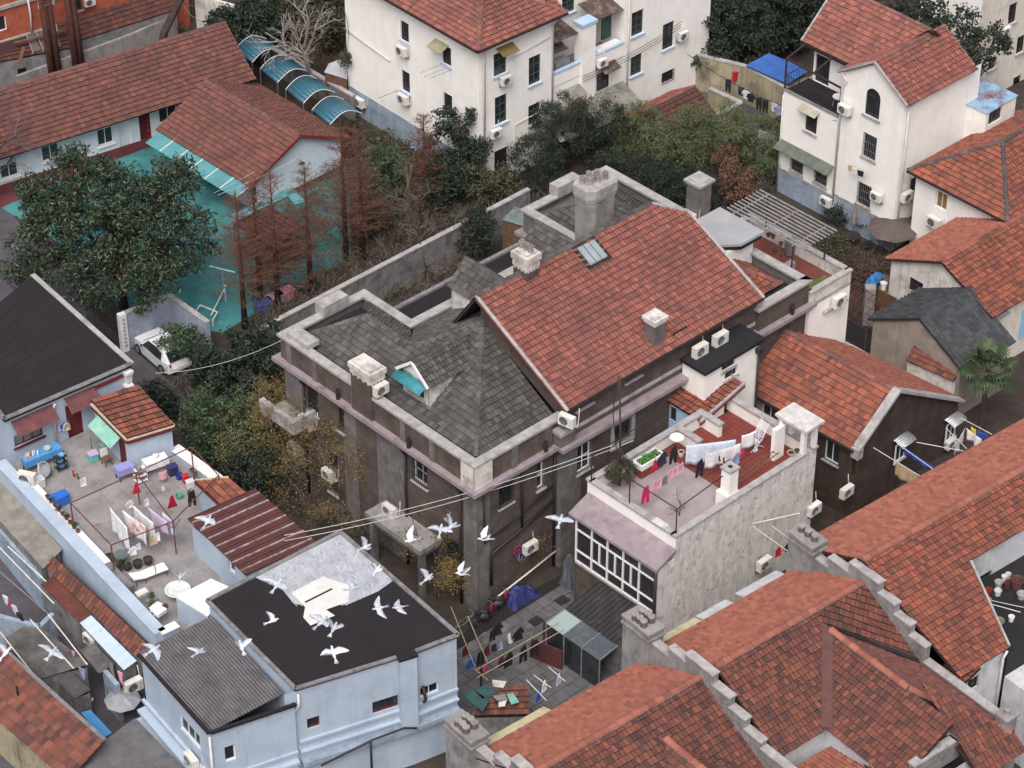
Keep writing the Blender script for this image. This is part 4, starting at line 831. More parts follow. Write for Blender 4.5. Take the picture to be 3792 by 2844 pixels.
wins(TF,WFl,0,5.0,brownwall,[(6,1000,1235,.95,1.3,dict(fm=frame_w,cols=2,rows=1,sill=coping))],t1=2.6);wins(TF,WFl,0,5.0,cream,[(6,610,960,1.1,1.3,dict(fm=frame_w,cols=2,rows=1)),(6,700,990,.6,1.3,dict(fm=frame_w,cols=1,rows=1))],t0=2.62)
facade(TF,Wall(FF.p(8.9,0),FF.p(8.9,8),FF.x),0,3.1,plaster);facade(TF,Wall(FF.p(0,7.4),FF.p(8.9,7.4),FF.y),0,3.1,plaster)
RF=empty_part('roof',TF)
slope(RF,[FF.p(-.3,7.7,4.8),FF.p(-.3,.15,4.8),FF.p(2.9,.15,6.98),FF.p(2.9,9.2,6.98)],T_ORG,w=.24,r=.34)
slope(RF,[FF.p(9.1,.15,3.1),FF.p(7.6,6.5,4.05),FF.p(4.6,9.0,5.92),FF.p(2.9,9.2,6.98),FF.p(2.9,.15,6.98)],T_FAR,w=.24,r=.34)
ridge(RF,FF.p(2.9,.2,7.05),FF.p(2.9,9.2,7.05),T_RED,.14,.4)
MB().bar(FF.p(-.36,.0,4.76),FF.p(-.36,7.7,4.76),.12,.12).build('gutter',frame_k,TF);pipe(TF,[FF.p(-.2,7.5,4.7),FF.p(-.2,7.5,.2)],.08,pipek)
for t,z,w in((2.55,0,0),):pass
alu=mat('bent_sheet_awning',(196,198,204),(172,174,180),2.5,.35,metal=.4)
GW=[]
for cx,cy in((1415,1215),(1735,1085)):
 t,z=WG.px(6,cx,cy);window(TF,Wall(FF.p(0,-.16),FF.p(8.9,-.16)),t-.42,t+.42,z-.6,z+.55,fm=frame_w,cols=2,rows=1,sill=coping,rev=.0)
 a=MB()
 for i in range(6):
  q=lambda s:(.72*math.sin(s*1.3),.22-.3*(1-math.cos(s*1.3)));(o0,h0),(o1,h1)=q(i/6),q((i+1)/6)
  a.quad(WG.p(t-.6,z+.75+h0,o0+.05),WG.p(t-.6,z+.75+h1,o1+.05),WG.p(t+.6,z+.75+h1,o1+.05),WG.p(t+.6,z+.75+h0,o0+.05))
 a.build('window_hood',alu,TF,solid=.012,smooth=True)

# charcoal tiled outbuilding behind the cottage
FG=Frame(at(6,1815,705,3.5),42.0)
TG=thing('charcoal_roofed_house','small beige rendered house with charcoal pantile gable roof beside the palm','house',FG.p(2,3,0))
shell(TG,[FG.p(0,0),FG.p(4.1,0),FG.p(4.1,6.4),FG.p(0,6.4)],0,3.5,beigewall)
gable(TG,Wall(FG.p(0,0),FG.p(0,6.4)),3.5,0,6.4,3.1,5.2,beigewall)
RGG=empty_part('roof',TG)
slope(RGG,[FG.p(-.15,-.35,3.4),FG.p(4.3,-.35,3.4),FG.p(4.3,3.1,5.28),FG.p(-.15,3.1,5.28)],T_BLK,w=.3,r=.34,kind='roll',under=UNDERG)
slope(RGG,[FG.p(4.3,6.7,3.35),FG.p(-.15,6.7,3.35),FG.p(-.15,3.1,5.28),FG.p(4.3,3.1,5.28)],T_BLK,w=.3,r=.34,kind='roll',under=UNDERG)
ridge(RGG,FG.p(-.15,3.1,5.32),FG.p(4.3,3.1,5.32),T_BLK,.13,.4)
TGW=thing('tiled_garden_wall','low wall with a ragged coping of loose orange tiles below the charcoal roofed house','wall',FG.p(-1,-1,0))
A,B=at(6,1490,640,2.6),at(6,1790,770,2.6);d=(B-A).normalized();nn=V(-d.y,d.x)
if nn.y<0:nn=-nn
MB().slab([A-nn*.15,B-nn*.15,B+nn*.3,A+nn*.3],2.6).build('wall',whitestain,TGW)
rw=empty_part('tile_coping',TGW);slope(rw,[A-nn*.35+V(0,0,.05),B-nn*.35+V(0,0,.05),B+nn*.6+V(0,0,.75),A+nn*.6+V(0,0,.75)],T_ROW)
MB().tube([A+nn*.7+V(0,0,.8),B+nn*.7+V(0,0,.8)],.13,6).build('mortar_ridge',whitestain,TGW)

# orange roofed house with white gable (right)
FK=Frame(at(6,2000,350,4.5),42.0)
TK=thing('orange_roofed_house','white walled house with bright orange tiled gable roof below the hipped house','house',FK.p(3,3,0))
WK=Wall(FK.p(0,0),FK.p(8,0));WKl=Wall(FK.p(0,0),FK.p(0,7.3))
wins(TK,WK,0,4.5,plaster_b,[(6,2080,340,.9,.6,dict(fm=frame_b,cols=3,rows=1,sill=coping))])
wins(TK,WKl,0,4.5,whitestain,[(6,1530,190,1.0,.9,dict(fm=frame_b,cols=2,rows=2))]);gable(TK,WKl,4.5,0,7.3,3.6,6.0,whitestain)
facade(TK,Wall(FK.p(0,7.3),FK.p(8,7.3),FK.y),0,4.5,plaster)
RK=empty_part('roof',TK)
slope(RK,[FK.p(-.25,-.35,4.35),FK.p(9,-.35,4.35),FK.p(9,3.6,6.15),FK.p(-.25,3.6,6.15)],T_ORG,w=.24,r=.33);slope(RK,[FK.p(9,7.6,4.35),FK.p(-.25,7.6,4.35),FK.p(-.25,3.6,6.15),FK.p(9,3.6,6.15)],T_FAR,w=.24,r=.33)
ridge(RK,FK.p(-.25,3.6,6.2),FK.p(9,3.6,6.2),T_ORG,.13,.4)
sg=MB();wbar(sg,WK,3.0,6.2,1.2,3.3,.02,.06);sg.build('light_blue_board',mat('sky_blue_panel',(150,198,222),(140,188,214),1,.6),TK)

# hipped roof house (far right)
FH=Frame(at(3,2110,1395,6.2),42.2)
TH_=thing('hipped_roof_house','white house with orange hipped roof and dark grey hip tiles at the right edge','house',FH.p(4,4,0))
WH=Wall(FH.p(.4,.4),FH.p(.4,7.2));WHr=Wall(FH.p(.4,.4),FH.p(9,.4))
wins(TH_,WH,0,6.1,plaster,[(3,1690,1265,.85,1.15,dict(fm=frame_w,cols=2,rows=1,curtain=mat('ochre_curtain',(150,116,62),(132,100,56),3,.8),gm=mat('ochre_curtain',(150,116,62))))]);wins(TH_,WHr,0,6.1,plaster,[])
facade(TH_,Wall(FH.p(.4,7.2),FH.p(9,7.2),FH.y),0,6.1,plaster)
RH=empty_part('roof',TH_);hz=8.25
slope(RH,[FH.p(0,7.6,6.1),FH.p(0,0,6.1),FH.p(3.8,3.8,hz)],T_ORG,w=.24,r=.33);slope(RH,[FH.p(0,0,6.1),FH.p(10,0,6.1),FH.p(10,3.8,hz),FH.p(3.8,3.8,hz)],T_ORG,w=.24,r=.33);slope(RH,[FH.p(10,7.6,6.1),FH.p(0,7.6,6.1),FH.p(3.8,3.8,hz),FH.p(10,3.8,hz)],T_ORG,w=.24,r=.33)
for a,b in(((0,0,6.15),(3.8,3.8,hz+.05)),((0,7.6,6.15),(3.8,3.8,hz+.05)),((3.8,3.8,hz+.05),(10,3.8,hz+.05))):ridge(RH,FH.p(*a),FH.p(*b),T_GRY,.13,.4,mortar=False)
MB().bar(FH.p(-.06,0,6.08),FH.p(-.06,7.6,6.08),.1,.1).build('gutter',frame_k,TH_)

# white three storey house with crossed gables (upper right)
HR=Frame((23.0,13.46),42.65)
TR=thing('cross_gabled_house','tall white house with crossed red gables, arched window and railed roof terrace','house',HR.p(4,4,0))
wfr=dict(fm=frame_b,cols=2,rows=2,sill=coping);wbr=dict(fm=frame_b,cols=2,rows=3,bars=steel,sill=coping)
WR1=Wall(HR.p(0,0),HR.p(0,9.35));Y1=4.7
holes=[(3,1240,925,1.0,1.65,wbr),(3,1205,1228,1.05,1.55,wbr)]
arch=WR1.px(3,1260,650)
H=[];
wins(TR,WR1,0,10.55,plaster,holes,t1=Y1,extra=[(arch[0]-.55,arch[0]+.55,arch[1]-.95,arch[1]+.95)])
a=MB();ac_,az=arch;pts=[(ac_-.55,az-.95),(ac_+.55,az-.95)]+[(ac_+.55*math.cos(q),az+.4+.55*math.sin(q))for q in[math.pi*i/10 for i in range(11)]]
MB().poly([WR1.p(t,z,-.11)for t,z in pts]).build('arched_pane',glass,TR)
sp=MB()
for i in range(10):
 q0,q1=math.pi*i/10,math.pi*(i+1)/10;sp.quad(*[WR1.p(*q)for q in((ac_+.55*math.cos(q0),az+.4+.55*math.sin(q0)),(ac_+.55*math.cos(q1),az+.4+.55*math.sin(q1)),(ac_+.55*math.cos(q1),az+.96),(ac_+.55*math.cos(q0),az+.96))])
sp.build('arch_spandrel',plaster,TR)
fr=MB();fr.tube([WR1.p(t,z,-.08)for t,z in pts+pts[:1]],.04,4)
wbar(fr,WR1,ac_-.55,ac_+.55,az+.36,az+.42,-.11,-.06);wbar(fr,WR1,ac_-.02,ac_+.02,az-.95,az+.36,-.11,-.06);fr.build('arched_window_frame',frame_b,TR);k=MB();wbar(k,WR1,ac_-.7,ac_+.7,az-1.07,az-.955,-.1,.12);k.build('sill',coping,TR)
wins(TR,WR1,0,7.3,plaster,[(3,870,775,.95,1.35,dict(fm=frame_b,cols=2,rows=1,sill=coping)),(3,782,1035,1.0,1.2,wbr),(3,932,1110,1.0,1.2,wbr)],t0=Y1+.001)
for t0,t1 in((0,Y1-.06),(Y1+.06,9.36)):k=MB();wbar(k,WR1,t0,t1,0,1.65 if t0 else 1.85,.002,.03);k.build('plinth',bluebase,TR);k=MB();wbar(k,WR1,t0,t1,1.651 if t0 else 1.851,1.78 if t0 else 1.98,.002,.06);k.build('plinth_band',coping,TR)
gable(TR,WR1,10.55,0,Y1,2.4,12.2,plaster)
WRr=Wall(HR.p(0,0),HR.p(7,0));wins(TR,WRr,0,10.4,plaster,[(3,1625,745,.7,.5,dict(fm=frame_w,cols=1,rows=1))][:0])
facade(TR,Wall(HR.p(0,9.35),HR.p(8,9.35),HR.y),0,7.3,plaster);facade(TR,Wall(HR.p(7,0),HR.p(7,9.35),HR.x),0,10,plaster)
WRu=Wall(HR.p(2.2,4.5),HR.p(2.2,9.0));wins(TR,WRu,7.3,10.0,plaster,[(3,940,450,1.15,2.1,dict(fm=frame_b,cols=2,rows=1,rev=.15))]);facade(TR,Wall(HR.p(2.2,9.0),HR.p(8,9.0),HR.y),7.3,10,plaster)
RHR=empty_part('front_gable_roof',TR);kz=lambda y:12.25-abs(y-2.4)*.66
slope(RHR,[HR.p(-.2,-.35,kz(-.35)),HR.p(6.2,-.35,kz(-.35)),HR.p(6.2,2.4,12.25),HR.p(-.2,2.4,12.25)],T_RED,w=.24);slope(RHR,[HR.p(2.6,5.1,kz(5.1)),HR.p(-.2,5.1,kz(5.1)),HR.p(-.2,2.4,12.25),HR.p(5.0,2.4,12.25)],T_RED,w=.24)
ridge(RHR,HR.p(-.2,2.4,12.3),HR.p(6.2,2.4,12.3),T_RED,.12,.38)
for s,y in((-1,-.35),(1,5.1)):MB().bar(HR.p(-.24,y,kz(y)+.03),HR.p(-.24,2.4,12.3),.12,.14).build('verge_strip',coping,RHR)
RH2=empty_part('rear_gable_roof',TR)
slope(RH2,[HR.p(1.7,9.6,9.95),HR.p(1.7,4.6,9.95),HR.p(3.9,2.5,12.0),HR.p(4.6,2.5,12.65),HR.p(4.6,9.6,12.65)][:1]+[HR.p(1.7,4.9,9.95),HR.p(4.6,2.3,12.65),HR.p(4.6,9.6,12.65)],T_RED,w=.24)
slope(RH2,[HR.p(7.8,2.0,9.95),HR.p(7.8,9.6,9.95),HR.p(4.6,9.6,12.65),HR.p(4.6,2.0,12.65)],T_RED,w=.24)
ridge(RH2,HR.p(4.6,9.6,12.7),HR.p(4.6,2.2,12.7),T_RED,.12,.38);MB().bar(HR.p(1.65,9.64,9.98),HR.p(4.6,9.64,12.72),.12,.14).build('verge_strip',coping,RH2)
MB().bar(HR.p(1.62,4.8,9.86),HR.p(1.62,9.6,9.86),.1,.2).build('gutter',frame_k,RH2)
MB().fbox(HR,.01,2.19,4.75,9.3,7.25,7.31).build('terrace_floor',bitumen,TR);MB().fbox(HR,-.08,.1,4.72,9.4,7.311,7.45).build('terrace_kerb',concrete,TR)
rl=MB();n=30
for i in range(n+1):y=4.8+4.5*i/n;rl.bar(HR.p(.0,y,7.45),HR.p(.0,y,8.35),.022)
for z in(7.52,8.35):rl.bar(HR.p(.0,4.8,z),HR.p(.0,9.3,z),.04)
for i in range(9):x=2.1*i/8;rl.bar(HR.p(x,9.3,7.45),HR.p(x,9.3,8.35),.022)
rl.bar(HR.p(0,9.3,8.35),HR.p(2.1,9.3,8.35),.04);rl.build('balustrade',frame_k,TR,kind='stuff')
for x,y,z1 in((0,4.85,9.35),(0,9.3,9.5)):MB().bar(HR.p(x,y,7.45),HR.p(x,y,z1),.12).build('terrace_post',frame_b,TR)
for A,B in(((0,4.85,9.35),(0,9.3,9.5)),((0,9.3,9.5),(1.7,9.3,9.9)),((0,7.1,9.42),(1.7,7.1,9.9))):MB().bar(HR.p(*A),HR.p(*B),.1).build('terrace_beam',frame_b,TR)
pipe(TR,[WR1.p(Y1+.1,10.4,.1),WR1.p(Y1-.3,10.1,.12),WR1.p(Y1,9.6,.12),WR1.p(Y1,.1,.12)],.07);pipe(TR,[WRr.p(.75,10.1,.05),WRr.p(.3,9.8,.1),WRr.p(.3,.1,.1)],.07);pipe(TR,[WR1.p(9.3,7.0,.08),WR1.p(9.3,.1,.08)],.04)
glassaw=mat('wired_glass_canopy',(104,112,102),(86,92,84),2,.3)
MB().slab([WR1.p(4.9,3.85,.02),WR1.p(9.3,3.85,.02),WR1.p(9.3,3.5,.75),WR1.p(4.9,3.5,.75)],.03).build('glass_canopy',glassaw,TR)
t,z=WR1.px(3,870,690);cl=mat('faded_canvas',(172,168,150),(150,146,130),3,.9);MB().slab([WR1.p(t-.75,z+.15,.02),WR1.p(t+.75,z+.15,.02),WR1.p(t+.75,z-.1,.5),WR1.p(t-.75,z-.1,.5)],.03).build('canvas_awning',cl,TR)
TL2=thing('dark_tiled_lean_to','white lean-to with dark red tiled roof between the two tall white houses','shed',HR.p(3,-1.5,0))
LL=empty_part('roof',TL2);A,B,C,D=(at(3,*p,z)for p,z in(((1600,1000),5.2),((1830,870),5.2),((1690,760),6.6),((1485,880),6.6)))
slope(LL,[A,B,C,D],T_DRK);MB().tube([D+V(0,0,.08),C+V(0,0,.08)],.11,6).build('mortar_ridge',coping,TL2);MB().slab([V(A.x,A.y,5.1),V(B.x,B.y,5.1),V(C.x,C.y,5.1),V(D.x,D.y,5.1)],5.1).build('wall',plaster,TL2);MB().slab([V(A.x,A.y,5.1),V(A.x,A.y,5.15),V(D.x,D.y,6.55),V(D.x,D.y,5.1)],V(.1,.1,0)).build('side_wall',plaster,TL2)
TB2=thing('rusty_roofed_block','white block with rusty blue corrugated sheet roof beside the tall white house','shed',at(3,1850,720,5.5)-V(0,0,5.5))
rustyblue=mat('rusty_blue_sheet',(120,156,184),(140,168,190),2,.6,dirt=(112,66,56),dsc=.9,damt=1,dlo=.48)
z0=8.0;P4=[at(3,1710,590,z0),at(3,1980,720,z0),at(3,2180,600,z0),at(3,1900,465,z0)]
MB().corr(P4[1],P4[2],P4[3],P4[0],.2,.02).build('sheet_roof',rustyblue,TB2,solid=.02);shell(TB2,[P4[0]*.97+P4[2]*.03,P4[1]*.97+P4[3]*.03,P4[2]*.97+P4[0]*.03,P4[3]*.97+P4[1]*.03],0,z0-.06,plaster,skip=(0,1))
WT=Wall(P4[0]*.97+P4[2]*.03,P4[1]*.97+P4[3]*.03);wins(TB2,WT,0,z0-.06,plaster,[(3,1735,685,.5,1.0,dict(fm=frame_k,cols=1,rows=1))]);WT=Wall(P4[1]*.97+P4[3]*.03,P4[2]*.97+P4[0]*.03);wins(TB2,WT,0,z0-.06,plaster,[(3,2030,730,1.3,.9,dict(fm=frame_g,cols=3,rows=1))])
TX=thing('far_white_house','white house with grey shaded side and red gable at the top right corner','house',at(3,2100,560,0))
XF=Frame(at(3,1900,430,3.0),42);WX=Wall(XF.p(0,0),XF.p(14,0));WXl=Wall(XF.p(0,0),XF.p(0,5));XF_z=9.0
wx=dict(fm=frame_k,cols=2,rows=3,sill=coping)
wins(TX,WX,0,10.2,plaster_b,[(3,2140,85,.85,1.5,wx),(3,2010,400,.8,.95,wx),(3,2190,280,.8,1.3,wx),(3,2165,525,.8,1.1,wx)]);wins(TX,WXl,0,10.2,plaster,[])
RX=empty_part('roof',TX);slope(RX,[XF.p(-.3,-.4,10.0),XF.p(14,-.4,10.0),XF.p(14,2.5,11.9),XF.p(-.3,2.5,11.9)],T_ORG);slope(RX,[XF.p(14,5.4,10.0),XF.p(-.3,5.4,10.0),XF.p(-.3,2.5,11.9),XF.p(14,2.5,11.9)],T_ORG);gable(TX,WXl,10.2,0,5,2.5,11.7,plaster)
BB=MB();bw=Wall(HR.p(3.0,-.02),HR.p(7,-.02));t,z=WRr.px(3,1525,1165)
TRb=thing('barred_window_cage','black iron window cage on the white side wall above an air conditioner','window cage',WRr.p(t,z-.8,.2));cg=MB()
for i in range(7):
 for o in(.5,):cg.bar(WRr.p(t-.6+.2*i,z-.75,o),WRr.p(t-.6+.2*i,z+.75,o),.025)
for i in range(7):cg.bar(WRr.p(t-.6,z-.75+.25*i,.5),WRr.p(t+.6,z-.75+.25*i,.5),.02);cg.bar(WRr.p(t-.6,z-.75+.25*i,.0),WRr.p(t-.6,z-.75+.25*i,.5),.02)
cg.build('cage_bars',frame_k,TRb);window(TRb,Wall(WRr.p(0,0,.03),WRr.p(7,0,.03)),t-.45,t+.45,z-.5,z+.6,fm=frame_b,rev=0)
t,z=WRr.px(3,1515,1395);window(TR,Wall(WRr.p(0,0,.03),WRr.p(7,0,.03)),t-.45,t+.45,z-.5,z+.5,fm=frame_b,rev=0,bars=frame_k,sill=coping)

# big white apartment house (top centre)
FW_=Frame(at(2,975,290,10.4),41.3);W0=FW_
TW=thing('white_apartment_house','large white apartment house with red hipped roof, green windows and cluttered balcony','house',W0.p(6,6,0))
WWr=Wall(W0.p(0,0),W0.p(6.1,0));WWl=Wall(W0.p(0,0),W0.p(0,13.2));WWw=Wall(W0.p(12.2,0),W0.p(20,0))
wg=dict(fm=frame_g,cols=2,rows=3,sill=bluewall);wg2=dict(fm=frame_b,cols=2,rows=3,sill=bluewall)
wins(TW,WWr,0,10.4,plaster,[(2,1110,400,1.05,1.6,wg),(2,1328,440,1.0,2.0,wg),(2,1115,690,1.0,2.0,wg),(2,1325,715,1.0,1.4,wg),(2,1115,1020,1.1,1.9,dict(fm=frame_k,cols=2,rows=3,bars=frame_k))])
wins(TW,WWl,0,10.4,plaster,[(2,508,200,.8,1.4,wg2),(2,772,350,.85,1.3,wg2),(2,515,515,.8,1.5,wg2),(2,780,660,.85,1.55,wg2),(2,523,835,.9,1.6,wg2)])
k=MB();wbar(k,WWl,2.2,13.2,0,1.9,.003,.03);k.build('grey_plinth',bluebase,TW)
wins(TW,WWw,0,12.5,plaster,[(2,1975,145,1.05,1.75,wg),(2,1967,410,1.0,1.45,wg),(2,2168,225,1.0,1.9,dict(fm=frame_k,cols=2,rows=3,sill=bluewall)),(2,2165,480,1.1,.8,dict(fm=frame_k,cols=2,rows=2,bars=frame_k))])
for A,B,o in(((0,13.2),(8,13.2),W0.y),((12.2,0),(12.2,3),-W0.x),((20,0),(20,9),W0.x)):facade(TW,Wall(W0.p(*A),W0.p(*B),o),0,10.4,plaster)
WWb=Wall(W0.p(6.1,2.2),W0.p(12.2,2.2));wins(TW,WWb,0,12.5,plaster,[(2,1540,30,1.1,1.2,wg)]);facade(TW,Wall(W0.p(6.1,0),W0.p(6.1,2.2),W0.x),0,10.4,plaster)
RW=empty_part('roof',TW)
slope(RW,[W0.p(-.55,-.55,10.45),W0.p(6.7,-.55,10.45),W0.p(6.7,3.0,12.2),W0.p(3.2,3.2,12.55)][:2]+[W0.p(6.7,3.2,12.45),W0.p(3.1,3.1,12.45)],T_RED,w=.24);slope(RW,[W0.p(-.55,13.8,10.45),W0.p(-.55,-.55,10.45),W0.p(3.1,3.1,12.45),W0.p(3.1,10.1,12.45)],T_RED,w=.24)
slope(RW,[W0.p(6.8,-.55,10.45),W0.p(6.8,13.8,10.45),W0.p(3.1,10.1,12.45),W0.p(3.1,3.1,12.45)],T_RED,w=.24)
for a,b in(((-.55,-.55,10.5),(3.1,3.1,12.5)),((3.1,3.1,12.5),(3.1,10.1,12.5)),((6.8,-.55,10.5),(3.1,3.1,12.5))):ridge(RW,W0.p(*a),W0.p(*b),T_RED,.13,.4)
for A,B in(((-.6,-.6),(6.75,-.6)),((-.6,-.6),(-.6,13.8))):MB().bar(W0.p(*A,10.42),W0.p(*B,10.42),.13,.13).build('gutter',frame_b,RW)
MB().fbox(W0,-.5,6.65,-.5,13.7,10.3,10.36).build('soffit',whitestain,TW)
pipe(TW,[W0.p(.5,-.5,10.3),W0.p(.3,-.15,9.9),W0.p(.3,-.12,.2)],.07);pipe(TW,[W0.p(5.95,-.5,10.3),W0.p(5.95,-.12,9.7),W0.p(5.95,-.12,2.0)],.06);pipe(TW,[W0.p(2.5,-.06,8.6),W0.p(5.8,-.06,8.9)],.03);pipe(TW,[W0.p(12.5,-.1,12),W0.p(12.5,-.1,.3)],.06)
pipe(TW,[W0.p(-.08,13.2,6.1),W0.p(-.08,8.6,5.7)],.05);pipe(TW,[W0.p(5.4,-.05,3.9),W0.p(2.9,-.05,3.7),W0.p(2.9,-.05,.6)],.03)
for z0,z1 in((5.15,6.05),(2.2,3.0)):MB().fbox(W0,6.11,12.19,.0,.15,z0,z1).build('balcony_wall',plaster,TW);MB().fbox(W0,6.11,12.19,.151,2.19,z0,z0+.12).build('balcony_floor',concrete,TW);MB().fbox(W0,6.11,12.19,-.06,.22,z1+.001,z1+.1).build('balcony_coping',bluewall,TW)
MB().fbox(W0,8.45,9.6,-.14,.6,0,8.6).build('pillar',plaster,TW);MB().fbox(W0,8.37,9.68,-.22,.68,8.601,8.8).build('pillar_cap',bluewall,TW)
junk=mat('rusty_scrap_sheet',(84,64,58),(66,56,54),2,.8,dirt=(150,144,140),dsc=1.5,damt=.6)
for a in((6.3,8.3,.1,1.9,8.2,8.55),(9.8,12.1,.0,1.8,8.6,9.0),(6.4,7.6,.2,1.2,7.4,7.6)):MB().slab([W0.p(a[0],a[2],a[4]),W0.p(a[1],a[2],a[4]+R.uniform(-.1,.1)),W0.p(a[1],a[3],a[5]),W0.p(a[0],a[3],a[5])],.05).build('balcony_roof',junk,TW)
MB().fbox(W0,6.6,7.8,.3,.9,6.06,6.5).build('balcony_sink',steel,TW);MB().fbox(W0,10.0,12.0,.05,.6,6.16,6.24).build('balcony_shelf',whitepaint,TW)
gb=MB();gb.fbox(W0,11.2,12.0,1.0,1.1,6.2,8.3);gb.build('green_door',mat('green_door',(58,84,76),(50,72,66),2,.7),TW)
mossy=mat('mossy_corrugated',(140,138,130),(118,116,108),1.6,.8,dirt=(86,84,70),dsc=1.0,damt=.8,streak=(88,84,72),samt=.6)
for i in range(4):
 x0=5.2+i*1.75;MB().corr(W0.p(x0-.3,-2.1-.15*i,2.55),W0.p(x0+1.45,-2.25-.15*i,2.55),W0.p(x0+1.75,-.05,3.3),W0.p(x0,-.05,3.3),.1,.02).build('corrugated_canopy',mossy,TW)
MB().slab([W0.p(7.0,-.9,4.25),W0.p(8.3,-.9,4.25),W0.p(8.3,-.02,4.6),W0.p(7.0,-.02,4.6)],.04).build('cage_roof',mossy,TW);cg=MB()
for i in range(9):cg.bar(W0.p(7.05+.15*i,-.75,3.0),W0.p(7.05+.15*i,-.75,4.25),.03)
for i in range(4):cg.bar(W0.p(7.05,-.75,3.05+.38*i),W0.p(8.25,-.75,3.05+.38*i),.03);cg.bar(W0.p(7.05,-.75,3.05+.38*i),W0.p(7.05,0,3.05+.38*i),.03)
cg.build('window_cage',rustbar,TW,kind='stuff')
for t,z,w_,o,m in((WWl.px(2,745,280)+(1.3,.75,mat('straw_awning',(150,146,116),(134,130,104),2,.8))),(WWr.px(2,1135,300)+(1.3,.7,mat('ochre_awning',(120,104,56),(104,92,54),2,.7)))):
 W=WWl if o==.75 else WWr;MB().slab([W.p(t-w_/2,z+.2,.01),W.p(t+w_/2,z+.2,.01),W.p(t+w_/2,z-.12,o),W.p(t-w_/2,z-.12,o)],.03).build('awning',m,TW)
MB().slab([W0.p(10.0,-.7,4.9),W0.p(11.4,-.7,4.9),W0.p(11.4,-.02,5.2),W0.p(10.0,-.02,5.2)],.04).build('awning',junk,TW);t,z=Wall(W0.p(6.1,0),W0.p(12.2,0)).px(2,1755,535)
window(TW,Wall(W0.p(6.1,.02),W0.p(12.2,.02)),t-.5,t+.5,3.4,4.6,fm=frame_b,rev=0);MB().fbox(W0,6.11,12.19,.05,.16,3.1,5.14).build('wall',plaster,TW)
TS=thing('low_yellow_shed','low yellow shed with brown tiled gable roof beside the alley','shed',at(3,100,760,0))
SF=Frame(at(3,255,715,2.6),42);rs=empty_part('roof',TS);slope(rs,[SF.p(-5.5,0,2.5),SF.p(.2,0,2.5),SF.p(.2,1.9,3.7),SF.p(-5.5,1.9,3.7)],T_DRK);slope(rs,[SF.p(.2,3.8,2.5),SF.p(-5.5,3.8,2.5),SF.p(-5.5,1.9,3.7),SF.p(.2,1.9,3.7)],T_ORG);ridge(rs,SF.p(-5.5,1.9,3.75),SF.p(.2,1.9,3.75),T_RED,.1)
shell(TS,[SF.p(-5.4,.2),SF.p(.05,.2),SF.p(.05,3.6),SF.p(-5.4,3.6)],0,2.55,yellowwall);gable(TS,Wall(SF.p(.05,.2),SF.p(.05,3.6),SF.x),2.55,0,3.4,1.7,3.6,yellowwall)
def wall_run(name,label,pts,h,m,thick=.24,cap=coping,cat='wall'):
 T=thing(name,label,cat,Vector(pts[0]))
 for i in range(len(pts)-1):
  A,B=V(pts[i][0],pts[i][1]),V(pts[i+1][0],pts[i+1][1]);d=(B-A).normalized();n=V(-d.y,d.x)*thick/2;A2,B2=A-d*.0,B+d*.0
  MB().slab([A2+n+V(0,0,h),B2+n+V(0,0,h),B2-n+V(0,0,h),A2-n+V(0,0,h)],h).build('wall',m,T)
  if cap:n2=n*1.35;MB().slab([A+n2+V(0,0,h+.1+.003*i),B+n2+V(0,0,h+.1+.003*i),B-n2+V(0,0,h+.1+.003*i),A-n2+V(0,0,h+.1+.003*i)],.098).build('coping',cap,T)
 return T
wall_run('alley_wall','tall stained yellow grey wall behind the washing line in the alley',[at(3,90,330,2.6),at(3,460,420,2.6),at(3,720,560,2.6)],2.6,yellowwall)
wall_run('alley_wall','short yellow wall with grey post beside the parked bicycle',[at(3,230,560,2.0),at(3,430,650,2.0),at(3,280,730,2.0)],2.0,yellowwall)
ground_patch('alley',[g(3,90,480),g(3,700,760),g(3,560,900),g(3,300,900),g(3,90,640)],asph,.015)
TBS=thing('blue_sheet_shed','shed with bright blue corrugated sheet roof behind the alley wall','shed',at(3,640,420,0));P4=[at(3,455,410,2.9),at(3,720,530,2.9),at(3,860,440,3.2),at(3,600,335,3.2)]
MB().corr(P4[0],P4[1],P4[2],P4[3],.22,.03).build('sheet_roof',mat('blue_sheet',(56,98,166),(48,86,150),2,.5),TBS,solid=.02);shell(TBS,[p.lerp((P4[0]+P4[2])/2,.06)for p in P4],0,2.75,yellowwall)
TRS=thing('small_red_lean_to','small red tiled lean-to against the left side of the tall white house','shed',at(3,620,830,0));q=empty_part('roof',TRS);slope(q,[at(3,520,800,2.4),at(3,690,850,2.4),at(3,690,720,3.3),at(3,640,745,3.3)],T_ORG);P=[at(3,540,820,2.3),at(3,690,870,2.3)];facade(TRS,Wall(*P),0,2.35,plaster)

# pale blue complex on the left: flat roofed house, roof terrace, lower block
xy=lambda c,x,y,z:at(c,x,y,z)
def lift(p,z):return V(p.x,p.y,z)
TD=thing('pale_blue_house','pale blue house with dark felt flat roof and maroon door opening onto the roof terrace','house',at(4,300,900,3.5)-V(0,0,3.5))
d1=[at(4,205,115,6.6),at(4,830,675,6.6),at(4,25,1025,6.6)];d1.append(d1[0]+(d1[2]-d1[1]))
d1[3]=at(4,-330,560,6.6)
MB().slab(d1,.22).build('felt_roof',bitumen,TD)
for i in range(3):
 A,B=d1[i],d1[(i+1)%4];MB().bar(A+V(0,0,.03),B+V(0,0,.03),.28,.06).build('roof_edge',coping if i<1 else greycem,TD)
for i in range(1,9):
 a=d1[0].lerp(d1[1],i/9.0);b=d1[3].lerp(d1[2],i/9.0);MB().bar(a+V(0,0,.012),b+V(0,0,.012),.05,.012).build('felt_seam',bitumen2,TD)
